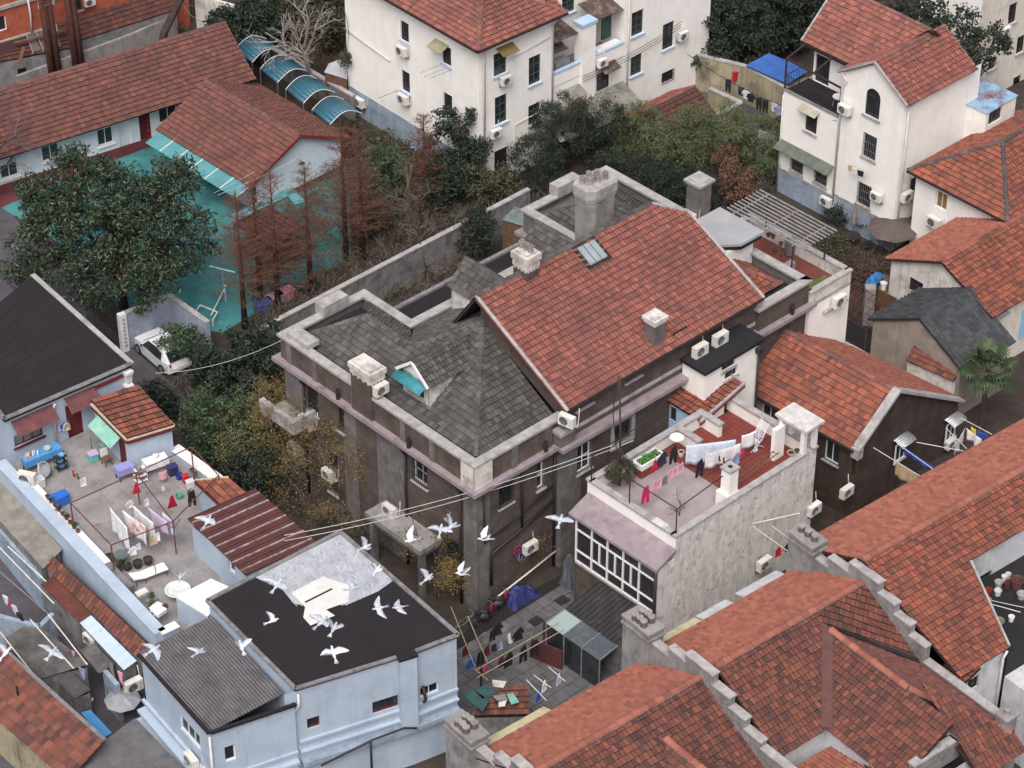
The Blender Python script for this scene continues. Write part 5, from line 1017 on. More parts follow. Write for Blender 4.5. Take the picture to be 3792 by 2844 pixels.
cm=(d1[0]+d1[2])/2;ins=[V(p.x,p.y).lerp(V(cm.x,cm.y),.03)for p in d1]
WD=Wall(ins[2],ins[1]);bw=mat('painted_blue_wall',(172,185,201),(162,176,193),.8,.85,dirt=(140,150,168),dsc=.8,damt=.3,streak=(130,140,156),samt=.3)
td,zd=WD.px(4,480,1105)
wins(TD,WD,0,6.38,bw,[(4,180,1130,1.7,.75,dict(fm=frame_r,cols=3,rows=1,gm=mat('pale_pane',(132,138,136),(100,106,106),2,.2),sill=frame_r))],extra=[(td-.47,td+.47,3.5,5.6)])
dm=mat('maroon_door',(98,36,38),(86,32,34),1.5,.5);k=MB();wbar(k,WD,td-.46,td+.46,3.51,5.59,-.12,-.06);dr=k.build('door',dm,TD);k=MB();wbar(k,WD,td-.4,td-.36,4.5,4.65,-.06,-.0);k.build('handle',steel,dr)
facade(TD,Wall(ins[0],ins[1],V(1,0.3)),0,6.38,bw);facade(TD,Wall(ins[2],ins[3],V(-1,-1)),0,6.38,bw);facade(TD,Wall(ins[3],ins[0],V(-1,1)),0,6.38,bw)
mar=mat('maroon_corrugated',(118,72,76),(98,60,64),1.5,.6,streak=(140,100,98),samt=.5)
for(c1,c2)in(((60,1100),(325,1025)),((400,985),(590,915))):
 t0=WD.px(4,c1[0],c1[1]-100)[0];t1=WD.px(4,c2[0],c2[1]-100)[0];MB().corr(WD.p(t0,5.55,.75),WD.p(t1,5.55,.75),WD.p(t1,6.15,.02),WD.p(t0,6.15,.02),.07,.018).build('corrugated_awning',mar,TD)
k=MB();wbar(k,WD,WD.L-2.6,WD.L,5.9,6.1,.02,.1);k.build('red_beam',fascia_r,TD)
pipe(TD,[WD.p(WD.px(4,330,950)[0]+.1,6.2,.2),WD.p(WD.px(4,330,1000)[0],5.9,.12),WD.p(WD.px(4,330,1000)[0],3.6,.12)],.06)
p=d1[1];MB().lathe(V(p.x,p.y,5.2)+V(-.25,-.2,0),[(.3,.0),(.3,.15),(.2,.3),(.24,.7),(.34,.95),(.34,1.1)],4).build('corner_finial',whitepaint,TD)
TT=thing('roof_terrace_block','pale blue ground floor block carrying the cluttered grey roof terrace','house',at(4,800,1500,0))
deck=[at(4,0,1290,4.2),at(7,1010,760,4.2),at(7,1340,600,4.2),at(7,1640,420,4.2),at(7,1330,180,4.2),at(4,1620,1560,4.2),at(4,1095,1180,4.2),at(4,830,800,4.2),at(4,200,1050,4.2)]
MB().slab([lift(p,3.5)for p in deck],.3).build('terrace_floor',terrfloor,TT);shell(TT,deck,0,3.2,bw)
def parapet(T,A,B,h0,h1,w,m=bw,cm=whitepaint,name='parapet'):
 d=(B-A);d.z=0;d=d.normalized();n=V(-d.y,d.x)*w/2;MB().slab([lift(A+n,h1),lift(B+n,h1),lift(B-n,h1),lift(A-n,h1)],h1-h0).build(name,m,T);n=n*1.25;MB().slab([lift(A+n,h1+.07),lift(B+n,h1+.07),lift(B-n,h1+.07),lift(A-n,h1+.07)],.068).build('coping',cm,T)
parapet(TT,deck[0],deck[1],0,4.15,.5,cm=bw);parapet(TT,deck[1],deck[1].lerp(deck[2],.32),0,4.15,.4);parapet(TT,deck[5],deck[6],3.2,3.95,.5);inner=(deck[1]-deck[0]).normalized();nn_=V(-inner.y,inner.x)
if nn_.x<0:nn_=-nn_
A,B=deck[0].lerp(deck[1],.12)+nn_*.5,deck[0].lerp(deck[1],.62)+nn_*.5;MB().slab([lift(A+nn_*.3,3.98),lift(B+nn_*.3,3.98),lift(B-nn_*.3,3.98),lift(A-nn_*.3,3.98)],.48).build('planter_ledge',whitepaint,TT)
A,B=deck[0].lerp(deck[1],.62)+nn_*.5,deck[0].lerp(deck[1],.76)+nn_*.5;MB().slab([lift(A+nn_*.3,3.98),lift(B+nn_*.3,3.98),lift(B-nn_*.3,3.98),lift(A-nn_*.3,3.98)],.48).build('planter_ledge',greycem,TT)
ww=[at(7,1110,545,4.9),at(7,1330,430,4.9),at(7,1440,480,4.9),at(7,1310,670,4.9)];MB().slab(ww,1.4).build('stair_bulkhead',bw,TT);MB().slab([p+V(0,0,.08)for p in ww],.075).build('bulkhead_top',whitepaint,TT)
THU=thing('terrace_hut','pale blue hut with flat orange tiled roof and maroon fascia on the roof terrace','hut',at(4,900,1200,3.5))
hb=[at(4,575,925,5.75),at(4,800,1150,5.75),at(4,1095,1060,5.75),at(4,870,835,5.75)]
hr=empty_part('roof',THU);slope(hr,[hb[1],hb[2],hb[3]+V(0,0,.25),hb[0]+V(0,0,.25)],T_ORG,w=.3,r=.42)
for a,b in((0,1),(1,2),(2,3)):A,B=hb[a],hb[b];MB().bar(A+V(0,0,-.05),B+V(0,0,-.05),.14,.1).build('verge_strip',cream,THU);MB().bar(A+V(0,0,-.22),B+V(0,0,-.22),.1,.22).build('fascia',frame_r,THU)
hc=(hb[0]+hb[2])/2;hi=[p.lerp(hc,.06)for p in hb];WHu=Wall(hi[1],hi[2]);facade(THU,WHu,3.5,5.55,bw);WHl=Wall(hi[0],hi[1]);t,z=WHl.px(4,745,1250)
facade(THU,WHl,3.5,5.55,bw,[(WHl.L-1.15,WHl.L-.35,3.5,5.25)]);k=MB();wbar(k,WHl,WHl.L-1.14,WHl.L-.36,3.5,5.24,-.12,-.05);k.build('door',dm,THU)
facade(THU,Wall(hi[2],hi[3],V(1,.5)),3.5,5.55,bw);facade(THU,Wall(hi[3],hi[0],V(-.5,1)),3.5,5.55,bw)
gcor=mat('green_translucent_sheet',(120,176,160),(96,146,134),2,.4)
MB().corr(WHl.p(.5,4.95,.75),WHl.p(2.9,4.95,.75),WHl.p(2.9,5.4,.02),WHl.p(.5,5.4,.02),.08,.015).build('sheet_awning',gcor,THU);pipe(THU,[WHl.p(.6,4.95,.7),WHl.p(.6,3.5,.7)],.025,steel,'awning_post')
THV=thing('tiled_lean_to','small orange tiled lean-to beside the brown corrugated roof on the terrace','shed',at(4,1400,1480,3.5));hv=empty_part('roof',THV)
q=[at(4,1230,1415,5.15),at(4,1390,1565,5.15),at(4,1550,1490,5.35),at(4,1440,1395,5.35)];slope(hv,q,T_ORG,w=.28,r=.38);MB().bar(q[0]+V(0,0,-.06),q[1]+V(0,0,-.06),.12,.16).build('fascia',frame_r,THV);MB().bar(q[0]+V(0,0,.05),q[3]+V(0,0,.05),.1,.08).build('verge_strip',cream,THV);shell(THV,[p.lerp((q[0]+q[2])/2,.08)for p in q],3.5,5.0,bw)
TBR=thing('brown_sheet_roofed_room','pale blue room with brown ribbed sheet roof streaked white','house',at(7,1550,250,3.5)-V(0,0,3.5))
q=[at(7,1185,50,5.7),at(7,1545,400,5.3),at(7,1995,195,5.3),at(4,1610,1465,5.7)]
brs=mat('brown_ribbed_sheet',(92,56,54),(80,48,48),1.5,.65,dirt=(66,44,44),dsc=.9,damt=.5);n=14;u=q[1]-q[0];w_=q[3]-q[0];sh=MB()
MB().slab(q,.05).build('roof_sheet',brs,TBR);nz=u.cross(w_).normalized();nz=nz if nz.z>0 else-nz
wst_=mat('whitened_rib',(176,168,168),(120,90,88),3,.8)
for i in range(n+1):
 a=q[0].lerp(q[1],i/n)+nz*.03;b=q[3].lerp(q[2],i/n)+nz*.03;MB().bar(a,b,.07,.06).build('sheet_rib',wst_ if i%2 else brs,TBR)
 a=q[0].lerp(q[1],min(1,(i+.5)/n))+nz*.006;b=q[3].lerp(q[2],min(1,(i+.5)/n))+nz*.006;MB().bar(a,b,.03,.03).build('sheet_rib',brs,TBR)
qi=[p.lerp((q[0]+q[2])/2,.05)for p in q];WB_=Wall(qi[0],qi[1]);wins(TBR,WB_,0,5.35,bw,[(7,1460,350,.55,.75,dict(fm=frame_w,cols=1,rows=1))]);shell(TBR,qi,0,5.25,bw,skip=(0,))
TB=thing('blue_corner_block','pale blue block with dark felt roof half coated white, at the lower left','house',at(8,300,1000,3)-V(0,0,3))
q=[at(7,1305,565,7.2),at(8,100,130,7.2),at(8,845,780,7.2),at(8,560,890,7.2),at(7,1860,1120,7.2)]
MB().slab(q,.16).build('felt_roof',bitumen,TB);qc=sum(q,Vector())/5
silver=mat('silver_coat',(176,178,186),(156,158,166),1.2,.55,.6,5,dirt=(120,118,124),dsc=2.2,damt=.55,dlo=.52);whitec=mat('white_coat',(214,212,208),(202,200,196),1,.7,dirt=(176,172,168),dsc=2.2,damt=.4)
brush=mat('brushed_silver',(180,182,189),None,rough=.6,rnd=[(160,162,170),(196,198,203),(128,128,136),(176,178,186)])
nat=lambda*l:[at(0,x,y,7.2)for x,y in l];sv=nat((944,2138),(1268,1974),(1455,2151),(1400,2190),(1285,2240),(1090,2238),(1046,2184))
MB().slab([p+V(0,0,.012)for p in sv],.01).build('silver_coating',silver,TB);wv=nat((1079,2196),(1195,2136),(1292,2169),(1292,2229),(1207,2259),(1240,2281),(1150,2318),(1123,2288),(1130,2250));MB().slab([p+V(0,0,.034)for p in wv],.01).build('white_coating',whitec,TB);bk=MB();ux=(q[2]-q[1]).normalized();uy=(q[0]-q[1]).normalized();pl=[((p_-q[1]).dot(ux),(p_-q[1]).dot(uy))for p_ in sv]
def inpoly(a,b):
 c=False
 for i in range(len(pl)):
  (x0,y0),(x1,y1)=pl[i],pl[i-1]
  if(y0>b)!=(y1>b)and a<(x1-x0)*(b-y0)/(y1-y0)+x0:c=not c
 return c
for i in range(900):
 a,b=R.uniform(.0,6),R.uniform(.0,8);th_=R.gauss(.3,.5);l=R.uniform(.15,.5);a2,b2=a+l*math.cos(th_),b+l*math.sin(th_)
 if not(inpoly(a,b)and inpoly(a2,b2)):continue
 bk.bar(q[1]+ux*a+uy*b+V(0,0,.02+R.uniform(0,.003)),q[1]+ux*a2+uy*b2+V(0,0,.02),R.uniform(.02,.06),.003)
bk.build('brush_strokes',brush,TB,kind='stuff')
MB().bar(at(0,1130,2230,7.25),at(0,1230,2180,7.25),.1,.01).build('bare_slit',bitumen2,TB)
for i in range(5):A,B=q[i],q[(i+1)%5];MB().bar(A+V(0,0,.04),B+V(0,0,.04),.2,.09).build('roof_edge',greycem,TB)
for i in range(1,8):a=q[0].lerp(q[4],i/8);b=q[1].lerp(q[2],i/8);MB().bar(a+V(0,0,.006),b+V(0,0,.006),.04,.008).build('felt_seam',bitumen2,TB)
qi=[V(p.x,p.y).lerp(V(qc.x,qc.y),.015)for p in q]
W1_=Wall(qi[4],qi[3]);W2_=Wall(qi[3],qi[2]);W3_=Wall(qi[4],qi[0])
wm=dict(fm=frame_w,cols=1,rows=2);wr=dict(fm=frame_r,cols=2,rows=2)
wins(TB,W1_,0,7.04,bw,[(8,390,1215,1.35,.75,dict(fm=frame_r,cols=2,rows=1)),(7,1975,1330,.62,.65,dict(fm=frame_r,cols=1,rows=1)),(7,1780,1410,.42,.95,wm)])
wins(TB,W2_,0,7.04,bw,[(8,665,1125,1.0,.65,dict(fm=frame_w,cols=2,rows=1))]);facade(TB,W3_,0,7.04,bw);facade(TB,Wall(qi[2],qi[1],V(1,.5)),0,7.04,bw);facade(TB,Wall(qi[1],qi[0],V(-.5,1)),0,7.04,bw)
for W in(W1_,W2_):
 for z0,z1,o in((3.75,3.9,.12),(3.2,3.3,.2),(2.5,2.75,.4)):k=MB();wbar(k,W,0,W.L,z0,z1,.002,o);k.build('string_course',bw if z0>3 else bluebase,TB)
k=MB();wbar(k,W1_,W1_.L-.75,W1_.L+.1,2.8,7.18,-.1,.35);k.build('flue_pier',bw,TB);k=MB();wbar(k,W1_,W1_.L-.8,W1_.L+.15,7.18,7.3,-.3,.4);k.build('flue_cap',bitumen,TB)
pipe(TB,[W1_.p(.8,2.4,.5),W1_.p(3.4,3.0,.5),W1_.p(5.0,3.1,.5),W1_.p(5.6,2.9,.55)],.05,pipek,'waste_pipe');pipe(TB,[W1_.p(3.3,3.0,.5),W1_.p(3.3,.5,.5)],.06,pipek,'waste_pipe');pipe(TB,[W1_.p(.05,6.9,.12),W1_.p(.05,6.2,.12),W1_.p(-.2,5.9,.15)],.06)
pipe(TB,[W2_.p(.5,4.9,.05),W2_.p(.45,4.6,.3),W2_.p(.5,4.2,.3),W2_.p(.35,4.1,.3)],.08,pipek,'flue_hose')
TC=thing('corrugated_roofed_wing','pale blue wing with grey corrugated roof beside the dark felt roof','house',at(7,1300,1100,3)-V(0,0,3))
c4=[at(7,880,895,6.5),at(7,1325,1395,6.5),at(7,1865,1215,6.5),at(7,1335,665,6.5)];cc=(c4[0]+c4[2])/2
corrg=mat('grey_corrugated',(104,101,103),(86,83,86),1.5,.75,dirt=(74,70,72),dsc=.9,damt=.6,streak=(136,132,132),samt=.3)
for i in range(3):t0,t1=i/3-(.01 if i else 0),(i+1)/3;MB().corr(c4[0].lerp(c4[1],t1)+V(0,0,.03+i*.012),c4[0].lerp(c4[1],t0)+V(0,0,.03+i*.012),c4[3].lerp(c4[2],t0)+V(0,0,.12+i*.012),c4[3].lerp(c4[2],t1)+V(0,0,.12+i*.012),.11,.02).build('roof_sheet',corrg,TC)if False else None
u1,u2=c4[1]-c4[0],c4[3]-c4[0]
for i in range(3):
 f0,f1=i/3,(i+1)/3+(.02 if i<2 else 0);h=.05+(2-i)*.02;MB().corr(c4[0]+u1*f0+V(0,0,h),c4[0]+u1*f0+u2+V(0,0,h),c4[0]+u1*f1+u2+V(0,0,h-.02),c4[0]+u1*f1+V(0,0,h-.02),.16,.035).build('roof_sheet',corrg,TC)
MB().bar(c4[0],c4[1],.3,.1).build('roof_edge',bitumen,TC);MB().bar(c4[1],c4[2],.16,.14).build('roof_edge',bitumen,TC)
ci=[V(p.x,p.y).lerp(V(cc.x,cc.y),.02)for p in c4];Wc1=Wall(ci[0],ci[1]);Wc2=Wall(ci[1],ci[2])
wins(TC,Wc1,0,6.42,bw,[(7,1195,1390,1.9,1.0,dict(fm=frame_w,cols=3,rows=1))]);wins(TC,Wc2,0,6.42,bw,[(7,1450,1525,.55,.95,dict(fm=frame_w,cols=1,rows=1))]);shell(TC,ci,0,6.4,bw,skip=(0,1))
for z0,z1,o in((3.4,3.55,.15),(2.9,3.05,.45),(2.2,2.5,.7)):k=MB();wbar(k,Wc1,-.2,Wc1.L,z0,z1,.002,o);k.build('string_course',bw,TC);k=MB();wbar(k,Wc2,0,Wc2.L,z0,z1,.002,o*.6);k.build('string_course',bw,TC)
pipe(TC,[Wc2.p(-.1,6.3,.1),Wc2.p(-.1,.5,.1)],.06)

# shanty of sheds along the lane, lower left
oldcor=mat('weathered_corrugated',(142,138,130),(122,118,112),1.6,.85,dirt=(92,86,80),dsc=.9,damt=.6,streak=(96,92,84),samt=.5)
darkcor=mat('dark_wet_corrugated',(86,82,82),(66,62,64),1.2,.7,dirt=(120,112,108),dsc=1.1,damt=.6,streak=(130,124,120),samt=.35)
rustcor=mat('rust_red_sheet',(104,58,48),(88,50,44),1.4,.8,dirt=(150,142,136),dsc=1.5,damt=.8,dlo=.58)
def shed(name,label,pts,zs,m,wm,pitch=.1,amp=.022,cat='shed',ground=0.0,walls=True):
 T=thing(name,label,cat,V(pts[0].x,pts[0].y,ground));MB().corr(*pts,pitch,amp).build('roof_sheet',m,T,solid=.01)
 if walls:c=(pts[0]+pts[2])/2;shell(T,[p.lerp(c,.06)for p in pts],ground,min(p.z for p in pts)-.08,wm)
 return T
shed('weathered_shed','shed with pale weathered corrugated roof along the left edge below the terrace',[at(7,270,360,2.9),at(7,-260,-230,2.9),at(7,-60,-330,3.2),at(7,390,240,3.2)],0,oldcor,greycem)
TO=thing('orange_strip_shed','narrow shed with orange tiled strip roof beside the terrace wall','shed',at(7,600,600,0));ro=empty_part('roof',TO);o4=[at(7,870,915,2.7),at(7,285,345,2.7),at(7,340,285,3.2),at(7,955,850,3.2)];slope(ro,o4,T_ROW,w=.3,r=.36);shell(TO,[p.lerp((o4[0]+o4[2])/2,.05)for p in o4],0,2.6,greycem)
shed('rust_sheet_awning','rust red sheet roof splashed with white paint beside the orange strip',[at(7,255,460,2.55),at(7,500,700,2.55),at(7,575,650,2.65),at(7,340,400,2.65)],0,rustcor,greycem,.3,.01)
shed('pale_blue_sheet_shed','lean-to with pale blue sheet roof beside the orange strip',[at(7,780,1000,2.5),at(7,500,700,2.5),at(7,570,650,2.62),at(7,862,940,2.62)],0,mat('pale_blue_sheet',(190,204,220),(180,196,214),1,.6),greycem,.5,.008)
TBO=thing('orange_roofed_cottage','cottage with old orange tiles at the bottom left corner','house',at(7,250,1300,0));rb=empty_part('roof',TBO)
b4=[at(7,-330,1040,2.6),at(7,430,1700,2.6),at(7,660,1445,3.7),at(7,-80,780,3.7)];slope(rb,b4,T_ROW,w=.3,r=.42);e=(b4[2]-b4[1]);e.z=0
slope(rb,[b4[2]+e*.9-V(0,0,1.0),b4[3]+e*.9-V(0,0,1.0),b4[3],b4[2]],T_ROW,w=.3,r=.42)if False else None
MB().bar(b4[2]+V(0,0,.04),b4[3]+V(0,0,.04),.2,.12).build('ridge_mortar',greycem,rb);shell(TBO,[p.lerp((b4[0]+b4[2])/2,.05)for p in b4],0,2.5,yellowwall)
MB().lathe(at(7,115,1170,3.2),[(.16,-.1),(.16,.05),(.06,.1),(.06,.7),(0,.7)],8).build('vent_pipe',frame_k,TBO)
shed('dark_corrugated_shed','low shed with dark wet corrugated roof in the lower left yards',[at(7,20,800,2.3),at(7,230,1060,2.3),at(7,560,960,2.5),at(7,210,690,2.5)],0,darkcor,greycem)
shed('dark_corrugated_shed','half hidden dark corrugated roof inside the lower left yard',[at(7,330,1030,1.9),at(7,470,1180,1.9),at(7,570,1120,2.1),at(7,420,990,2.1)],0,darkcor,greycem)
shed('dark_corrugated_shed','dark corrugated porch roof beside the pale blue sheet lean-to',[at(7,500,870,2.4),at(7,620,1020,2.4),at(7,720,960,2.5),at(7,590,830,2.5)],0,darkcor,greycem,walls=False)
shed('grey_corrugated_shed','grey corrugated roof at the bottom edge beside the blue wing',[at(7,440,1600,2.7),at(7,700,1900,2.7),at(7,1180,1640,2.9),at(7,850,1300,2.9)],0,corrg,greycem)
shed('blue_canopy','small bright blue sheet canopy over the yard at the lower left',[at(7,510,1265,2.0),at(7,640,1430,2.0),at(7,705,1395,2.2),at(7,570,1250,2.2)],0,mat('sky_blue_sheet',(74,142,196),(66,130,184),1,.5),greycem,.5,.006,cat='canopy',walls=False)
wall_run('yard_wall','dark grey yard wall among the sheds at the left edge',[at(7,-60,640,2.6),at(7,250,720,2.6),at(7,330,640,2.6)],2.6,bluebase,cap=None)
wall_run('yard_wall','grey pier wall behind the pale blue lean-to in the lower left yard',[at(7,660,1000,2.4),at(7,740,1090,2.4)],2.4,bluebase,cap=None)
wall_run('lane_wall','dark railing wall beside the weathered corrugated shed at the left edge',[at(7,-40,60,2.2),at(7,260,420,2.2)],2.2,bluebase,cap=None)
ground_patch('lane',[g(7,-300,-200),g(7,500,300),g(7,1100,1000),g(7,1200,1700),g(7,-400,1700)],asph,.01)

# nursery school: long tiled range, gabled wing, canopies
FA=Frame((-16.8,28.8),33.0)
TA=thing('long_tiled_school','long low school building with old salmon tiled roof and dark red wall base','school',FA.p(-9,3,0))
ra=empty_part('roof',TA);slope(ra,[FA.p(-24,-.1,3.1),FA.p(.2,-.1,3.1),FA.p(.2,3.75,5.45),FA.p(-24,3.75,5.45)],T_OLD,w=.25,r=.34);slope(ra,[FA.p(.2,7.6,3.1),FA.p(-24,7.6,3.1),FA.p(-24,3.75,5.45),FA.p(.2,3.75,5.45)],T_OLD,w=.25,r=.34);ridge(ra,FA.p(-24,3.75,5.5),FA.p(.2,3.75,5.5),T_OLD,.13,.4)
WAf=Wall(FA.p(-24,.8),FA.p(0,.8));ws=dict(fm=frame_w,cols=2,rows=1,sill=whitepaint)
swall=mat('school_white_wall',(206,212,220),(192,198,208),1,.85)
wins(TA,WAf,0,3.0,swall,[(1,665,860,1.1,1.2,ws),(1,1060,720,1.3,1.1,ws),(1,60,1075,1.2,1.0,ws),(1,320,960,1.2,1.1,ws),(1,790,850,.85,2.0,dict(fm=frame_w,cols=1,rows=1,gm=swall,name='door')),(1,915,800,.8,1.9,dict(fm=frame_r,cols=1,rows=1,gm=mat('maroon_board',(80,34,36)),name='sign_door'))])
k=MB();wbar(k,WAf,0,24,0,.7,.002,.03);k.build('red_plinth',redfl,TA);shell(TA,[FA.p(-24,.8),FA.p(0,.8),FA.p(0,7.3),FA.p(-24,7.3)],0,3.0,swall,skip=(0,));gable(TA,Wall(FA.p(0,.8),FA.p(0,7.3),FA.x),3.0,0,6.5,3.0,5.2,swall)
t,z=WAf.px(1,935,805)
for i,ch in enumerate('福寿安康'):
 y=z+.62-i*.42;k=MB()
 for a,b,c,d in((-.11,.09,.1,.1),(-.11,.0,.1,.0),(-.1,-.1,.11,-.1),(0,.13,0,-.12),(-.08,.1,-.1,-.1))if i%2==0 else((-.1,.1,.1,.1),(0,.15,-.1,-.13),(0,.03,.11,-.13),(-.1,-.02,.1,-.02)):
  k.bar(WAf.p(t+a,y+b,.02),WAf.p(t+c,y+d,.02),.028,.02)
 k.build('red_character',mat('red_lettering',(176,44,44)),TA)
FB=Frame((-15.8,17.8),43.9)
TBk=thing('gabled_school_wing','white gabled school wing with brown tiled roof and turquoise side awning','school',FB.p(3,4,0))
rb=empty_part('roof',TBk);sl_=.46
slope(rb,[FB.p(-.75,9.0,2.35),FB.p(-.75,-.35,2.35),FB.p(3.4,-.35,4.25),FB.p(3.4,9.0,4.25)],T_OLD,w=.25,r=.34);slope(rb,[FB.p(7.5,-.35,2.35),FB.p(7.5,9.0,2.35),FB.p(3.4,9.0,4.25),FB.p(3.4,-.35,4.25)],T_OLD,w=.25,r=.34);ridge(rb,FB.p(3.4,-.35,4.3),FB.p(3.4,9.0,4.3),T_OLD,.13,.4)
for a,b in(((-.8,-.4,2.3),(3.4,-.4,4.25)),((7.55,-.4,2.3),(3.4,-.4,4.25))):MB().bar(FB.p(*a),FB.p(*b),.06,.2).build('barge_board',fascia_r,rb)
pb=mat('pale_blue_white',(210,220,232),(200,211,225),.8,.85,streak=(170,176,186),samt=.3);WBg=Wall(FB.p(0,0),FB.p(6.9,0));facade(TBk,WBg,0,2.5,pb);gable(TBk,WBg,2.5,0,6.9,3.4,4.1,pb);k=MB();wbar(k,WBg,0,6.9,0,.45,.002,.03);k.build('red_plinth',redfl,TBk)
WBl=Wall(FB.p(0,0),FB.p(0,8.6));wins(TBk,WBl,0,2.5,pb,[(1,1595,1240,.8,1.7,dict(fm=frame_w,cols=1,rows=2,name='door'))]);shell(TBk,[FB.p(0,8.6),FB.p(6.9,8.6),FB.p(6.9,0)],0,2.5,pb,skip=(2,))
tqa=mat('turquoise_polycarbonate',(92,152,156),(80,138,144),1.2,.35,dirt=(120,130,130),dsc=1.4,damt=.4)
for i in range(6):y0=-.3+i*1.5;s=MB().slab([FB.p(-.5,y0,2.4),FB.p(-.5,y0+1.46,2.4),FB.p(-1.9,y0+1.46,2.05),FB.p(-1.9,y0,2.05)],.02);s.build('awning_panel',tqa,TBk);MB().bar(FB.p(-.5,y0-.02,2.43),FB.p(-1.9,y0-.02,2.08),.05).build('awning_rib',whitepaint,TBk)
lp=WBg.px(1,1870,1000);pipe(TBk,[WBg.p(lp[0],lp[1],.02),WBg.p(lp[0],lp[1]+.05,.5)],.02,steel,'lamp_arm');MB().lathe(WBg.p(lp[0],lp[1]-.12,.5),[(.2,0),(.08,.1),(.03,.16),(0,.17)],10).build('lamp_shade',frame_k,TBk)
TK2=thing('play_shelter','small shelter with brown tiled roof and turquoise eaves strip beside the play ground','shelter',at(1,1700,1500,0));kp=empty_part('roof',TK2)
q=[at(1,1475,1410,2.0),at(1,1720,1560,2.0),at(1,1930,1420,2.6),at(1,1690,1300,2.6)];slope(kp,[q[1],q[0],q[3],q[2]][:2]+[q[3],q[2]],T_DRK);
for a,b in(((1445,1385),(1830,1205)),((1830,1205),(1890,1280))):MB().bar(at(1,*a,2.6),at(1,*b,2.6),.7,.06).build('eaves_panel',tqa,TK2)
for p in q:MB().bar(lift(p,0),p-V(0,0,.1),.1).build('post',wood,TK2)
MB().slab([q[0]-V(0,0,1.2),q[1]-V(0,0,1.2),q[2]-V(0,0,1.8),q[3]-V(0,0,1.8)],.1).build('counter',wood,TK2)
tealp=mat('teal_barrel_sheet',(54,104,120),(44,90,108),1.2,.35,dirt=(96,110,120),dsc=1.2,damt=.5)
lbl=['farthest barrel canopy of the passage, under the bare grey tree','second barrel canopy from the far end of the passage','third barrel canopy, crossed by the leaning trunk','nearest teal barrel canopy beside the white apartment house']
a0,a1=at(1,1470,300,2.6),at(1,2120,820,2.6)
for i in range(4):
 t0,t1=i/4+.02,i/4+.19;A=a0.lerp(a1,t0);B=a0.lerp(a1,t1);d=(B-A).normalized();n=V(-d.y,d.x);n=n if n.x>0 else-n
 T=thing('barrel_canopy',lbl[i],'canopy',lift(A,0),'barrel canopies over the school passage');m_=MB();N=10
 for k_ in range(N):
  f0,f1=k_/N,(k_+1)/N;h=lambda f:.55*math.sin(math.pi*f);m_.quad(A+n*(2.4*f0)+V(0,0,h(f0)),B+n*(2.4*f0)+V(0,0,h(f0)),B+n*(2.4*f1)+V(0,0,h(f1)),A+n*(2.4*f1)+V(0,0,h(f1)))
 m_.build('barrel_sheet',tealp,T,smooth=True,solid=.01)
 for P in(A,B):MB().tube([P+n*(2.4*f/N)+V(0,0,.57*math.sin(math.pi*f/N)+.02)for f in range(N+1)],.022,5).build('hoop',whitepaint,T)
 for P in(A,B):MB().tube([lift(P,0),P],.03,5).build('post',steel,T)
wall_run('passage_wall','low grey wall running beside the barrel canopies',[at(1,1640,265,1.8),at(1,2230,610,1.8)],1.8,greycem)
FC=Frame(at(1,0,270,3.0),33.5)
TCb=thing('orange_brick_house','orange brick house with white pipe at the top left corner','house',FC.p(3,2,0));WCb=Wall(FC.p(-6,0),FC.p(14,0));wins(TCb,WCb,0,7.5,brickred,[(1,10,150,.7,1.1,dict(fm=frame_w,cols=1,rows=1)),(1,290,15,1.2,.6,dict(fm=frame_w,cols=3,rows=1,bars=frame_w)),(1,480,20,.8,1.2,dict(fm=frame_k,cols=1,rows=2,sill=concrete))])
for z0,z1 in((2.95,3.15),(5.4,5.65)):k=MB();wbar(k,WCb,0,20,z0,z1,.002,.15);k.build('stone_band',coping,TCb)
pipe(TCb,[WCb.p(WCb.px(1,170,20)[0],6.4,.15),WCb.p(WCb.px(1,190,120)[0],4.6,.15),WCb.p(WCb.px(1,195,200)[0],3.2,.15)],.07);shell(TCb,[FC.p(-6,0),FC.p(14,0),FC.p(14,8),FC.p(-6,8)],0,7.5,brickred,skip=(0,))
TDl=thing('dark_tiled_outhouse','row of outhouses with mossy dark tiled lean-to roof behind the school','shed',FC.p(5,-2,0));rd=empty_part('roof',TDl)
e0,e1=at(1,390,290,2.4),at(1,1110,60,2.4);r0,r1=at(1,350,150,3.3),at(1,1060,-60,3.3);slope(rd,[e0,e1,r1,r0],T_DRK,w=.25);Wd=Wall(e0,e1);wins(TDl,Wd,0,2.35,greycem,[(1,700,245,.1,.1,dict())][:0]);MB().bar(r0,e0,.16,.1).build('verge_strip',concrete,TDl)
TDm=thing('skylit_outhouse','outhouse with dark tiles, glass skylight and loose planks in the far left corner','shed',FC.p(-2,-2,0));rd=empty_part('roof',TDm)
e0,e1=at(1,-40,400,2.4),at(1,460,300,2.4);r0,r1=at(1,-60,290,3.1),at(1,390,160,3.1);slope(rd,[e0,e1,r1,r0],T_DRK,w=.25);wins(TDm,Wall(e0,e1),0,2.35,greycem,[(1,140,455,.6,.6,dict(fm=frame_k,cols=3,rows=1))])
for i in range(3):a=e0.lerp(e1,.5+i*.13);b=r0.lerp(r1,.5+i*.13);c_=e0.lerp(e1,.61+i*.13);d_=r0.lerp(r1,.61+i*.13);MB().slab([p+V(0,0,.12)for p in(a.lerp(b,.1),c_.lerp(d_,.1),d_.lerp(c_,.1),b.lerp(a,.1))],.03).build('skylight_pane',mat('dusty_glass',(98,90,90),(84,78,80),2,.3),TDm);MB().bar(a+V(0,0,.14),b+V(0,0,.14),.06).build('skylight_bar',concrete,TDm)
for(p,q_)in(((90,270),(410,190)),((120,400),(150,295))):MB().bar(at(1,*p,3.25),at(1,*q_,3.25),.22,.06).build('plank',wood,TDm)
